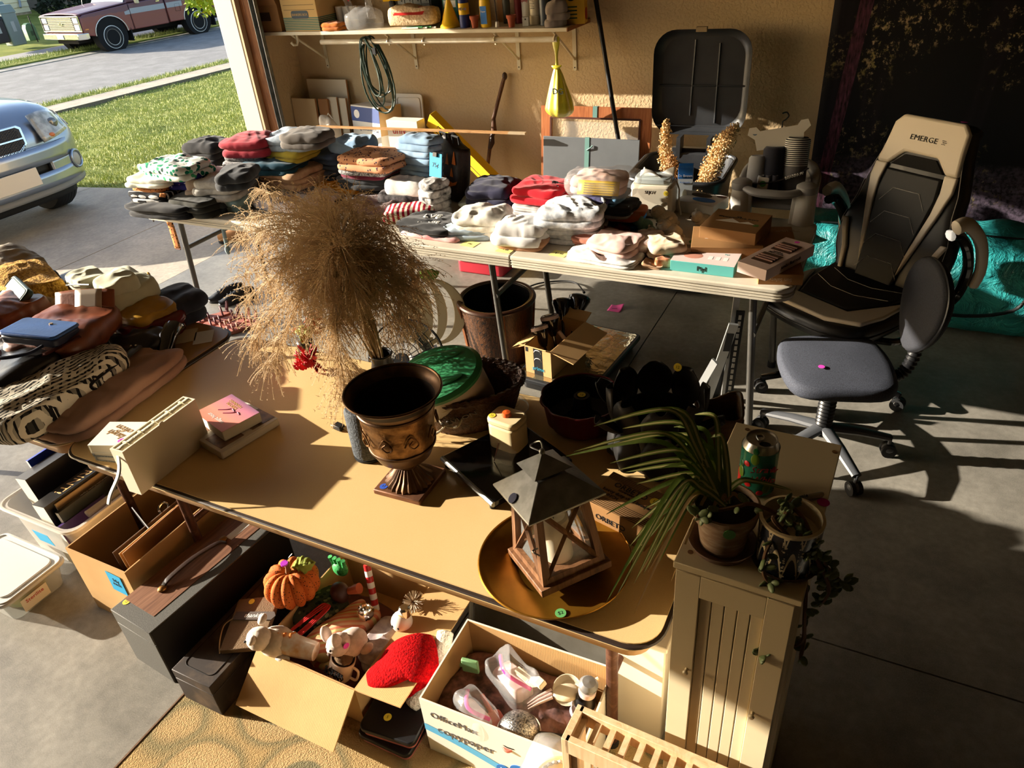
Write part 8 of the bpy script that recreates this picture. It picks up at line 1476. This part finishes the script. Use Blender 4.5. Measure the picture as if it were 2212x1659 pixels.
for k,(px,py,z,w,h,lb)in enumerate(((1110,1490,.20,.18,.10,'clear zip bag with a pink seal lying on the utensils'),(1030,1555,.20,.14,.08,'small clear zip bag of pink cutlery at the box front'))):
 t=thing('zip_bag',lb,'zip bag',kit(px,py,z-h/2),-25,'zip bags in the copy paper box');lump(w,w*.6,h,30+k,1,3,.5).build('film',CLEAR,t,sm=180);MB().tube(catmull([(-w*.45,.02,h*.6),(0,-.02,h*.95),(w*.4,.01,h*.7)],6),.006,6,flat=.4).build('pink_seal',M('pink zip seal',(226,60,150),.4),t);lump(w*.7,w*.4,h*.5,33+k,1,3,.4).build('contents',M('pale pink plastic',(214,190,186),.4),t,sm=180)
t=thing('mesh_strainer','silver mesh strainer lying upside down in the box','strainer',kit(1120,1575,.19),25);MB().ell((0,0,0),(.055,.05,.045),24,12).build('mesh_bowl',M('wire mesh',(206,204,200),.3,.9,n=(220,(90,90,92)),b=(260,.8,.002)),t);MB().tube([(.058*math.cos(k*.2618),.053*math.sin(k*.2618),-.005)for k in range(24)],.003,6,closed=True).build('rim',CHROME,t);MB().tube([(.055,-.01,-.005),(.17,-.03,-.01)],[.006,.01],8).build('handle',BLACKP,t)
t=thing('pump_bottle','pearl blender bottle with a grey knob standing in the box','bottle',kit(1255,1560,.10),0,None,(0,math.radians(8),0));MB().lathe([(0,0),(.035,0),(.04,.02),(.038,.07),(.03,.10)],28).build('jar',M('pearl plastic',(226,206,210),.25,.2),t);MB().lathe([(.03,.10),(.026,.135),(.022,.15)],28).build('black_collar',BLACKP,t);MB().lathe([(.024,.15),(.024,.168),(.018,.17)],28).build('pink_ring',M('pale pink plastic',(214,190,186),.4),t);MB().lathe([(.014,.168),(.025,.178),(.026,.19),(.018,.2),(0,.202)],28).build('knob',M('grey knob',(120,118,116),.4),t)
t=thing('serving_fork','cream plastic serving fork with three tines','utensil',kit(1185,1500,.22),30);MB().ell((.05,.0,.0),(.04,.028,.010),16,8).build('spoon_head',M('cream plastic',(226,206,176),.35),t)
for k in range(3):MB().tube([(.01,-.01+.012*k,0),(-.03,-.02+.010*k,-.005),(-.06,-.03+.008*k,-.01)],[.005,.004,.001],6).build('tine',M('pale pink plastic',(214,190,186),.4),t)
t=thing('plastic_corner','bent cream plastic bracket sticking up from the box','bracket',kit(1150,1480,.20),-20);MB().prism([(-.06,0),(.0,.0),(.05,.07),(.065,.07),(.06,.085),(.04,.085),(-.01,.02),(-.06,.02)],-.012,.012,frame((0,0,0),(1,0,0),(0,-.2,1))).build('plate',M('cream plastic',(226,206,176),.35),t,bev=.002);MB().box(-.06,-.04,-.02,.02,-.01,.0).build('tab',M('cream plastic',(226,206,176),.35),t)
t=thing('cream_ladle','round cream ladle bowl beside the blender bottle','ladle',kit(1225,1490,.20));MB().lathe([(0,-.03),(.03,-.022),(.042,0),(.04,.0),(.028,-.018),(0,-.026)],28,RX(30)).build('bowl',M('cream plastic',(226,206,176),.35),t);MB().tube([(.03,.02,0),(.07,.06,.01)],.006,8).build('handle',M('cream plastic',(226,206,176),.35),t)
dec('utensil_pile','dark pile of mixed utensils filling the box','utensils',1120,1540,.03,(.42,.25,.12),M('dark utensils',(60,44,42),.5,n=(30,(150,110,104))),0,41,.5);t=thing('coral_spatula','coral silicone spatula lying under the strainer','spatula',kit(1085,1580,.17),-35);MB().prism(rrect(.13,.045,.015),0,.008).build('blade',M('coral silicone',(206,112,96),.5),t,bev=.002);MB().tube([(-.06,0,.004),(-.12,0,.01)],.007,8).build('handle',M('coral silicone',(206,112,96),.5),t)
t=thing('green_clip','pale green plastic clip at the box\'s left wall','clip',kit(1018,1450,.20),10);MB().box(-.025,.025,-.006,.006,0,.05).build('jaw',M('pale green plastic',(120,160,110),.5),t,bev=.003);MB().box(-.03,-.012,-.006,.02,.02,.03).build('lever',M('pale green plastic',(120,160,110),.5),t)
t=thing('sheet_pan','large grey baking sheet leaning under the tan table','baking sheet',(-.68,1.30,.0),0,None,(math.radians(-12),0,math.radians(-2)));MB().box(-.27,.27,0,.004,.01,.46).build('pan_floor',M('dull tin',(130,126,116),.5,.5,n=(8,(110,104,92))),t);MB().tube([(-.28,-.008,0),(.28,-.008,0),(.28,-.008,.47),(-.28,-.008,.47)],.010,8,closed=True).build('rolled_rim',M('bright tin',(206,200,186),.4,.6),t)
t=thing('white_crate','plain white storage crate under the table\'s right end','crate',(-.36,1.36,0));MB().box(-.055,.075,-.16,.16,0,.40).build('crate_body',M('crate white',(222,214,200),.5),t,bev=.004);MB().box(-.06,.08,-.165,.165,.40,.42).build('lid',M('crate white',(222,214,200),.5),t,bev=.004)
BAM=m_wood('bamboo',(206,166,122),(222,186,144),(232,200,162),(14,14,1),4,.5,.08)
rk=thing('bamboo_crate','slatted bamboo crate standing before the cream cabinet','crate',(-.20,.795,0),-2)
for y in(-.035,.035):MB().box(-.17,.17,y-.007,y+.007,.58,.625).build('top_rail',BAM,rk,bev=.001);MB().box(-.17,.17,y-.007,y+.007,.05,.095).build('bottom_rail',BAM,rk,bev=.001)
for k in range(11):MB().box(-.165+k*.0315,-.149+k*.0315,-.033,-.022,.06,.585).build('slat',BAM,rk,bev=.001);MB().box(-.162+k*.0315,-.150+k*.0315,-.028,.028,.60,.612).build('spacer',BAM,rk)
for x in(-.17,.17):MB().box(x-.008,x+.008,-.042,.042,0,.625).build('end_post',BAM,rk,bev=.001)
t=thing('wrapped_tin','yellow ribbed tin in crumpled film in front of the copy paper box','tin',(-.40,.78,.011));MB().lathe([(0,0),(.07,0),(.072,.38),(.06,.395),(.045,.39),(0,.39)],40).build('tin',M('pale yellow tin',(222,206,150),.4),t);MB().tube([(.05*math.cos(k*.1309),.05*math.sin(k*.1309),.393+.004*(k%2))for k in range(48)],.004,5,closed=True).build('ribbed_ring',M('grey ring',(150,150,146),.4,.4),t);lump(.19,.17,.42,50,1,3,.3).build('film',CLEAR,t,sm=180)
sticker(t,(-.05,-.03,.397),(1,0,0),(0,1,0),.012,STP)
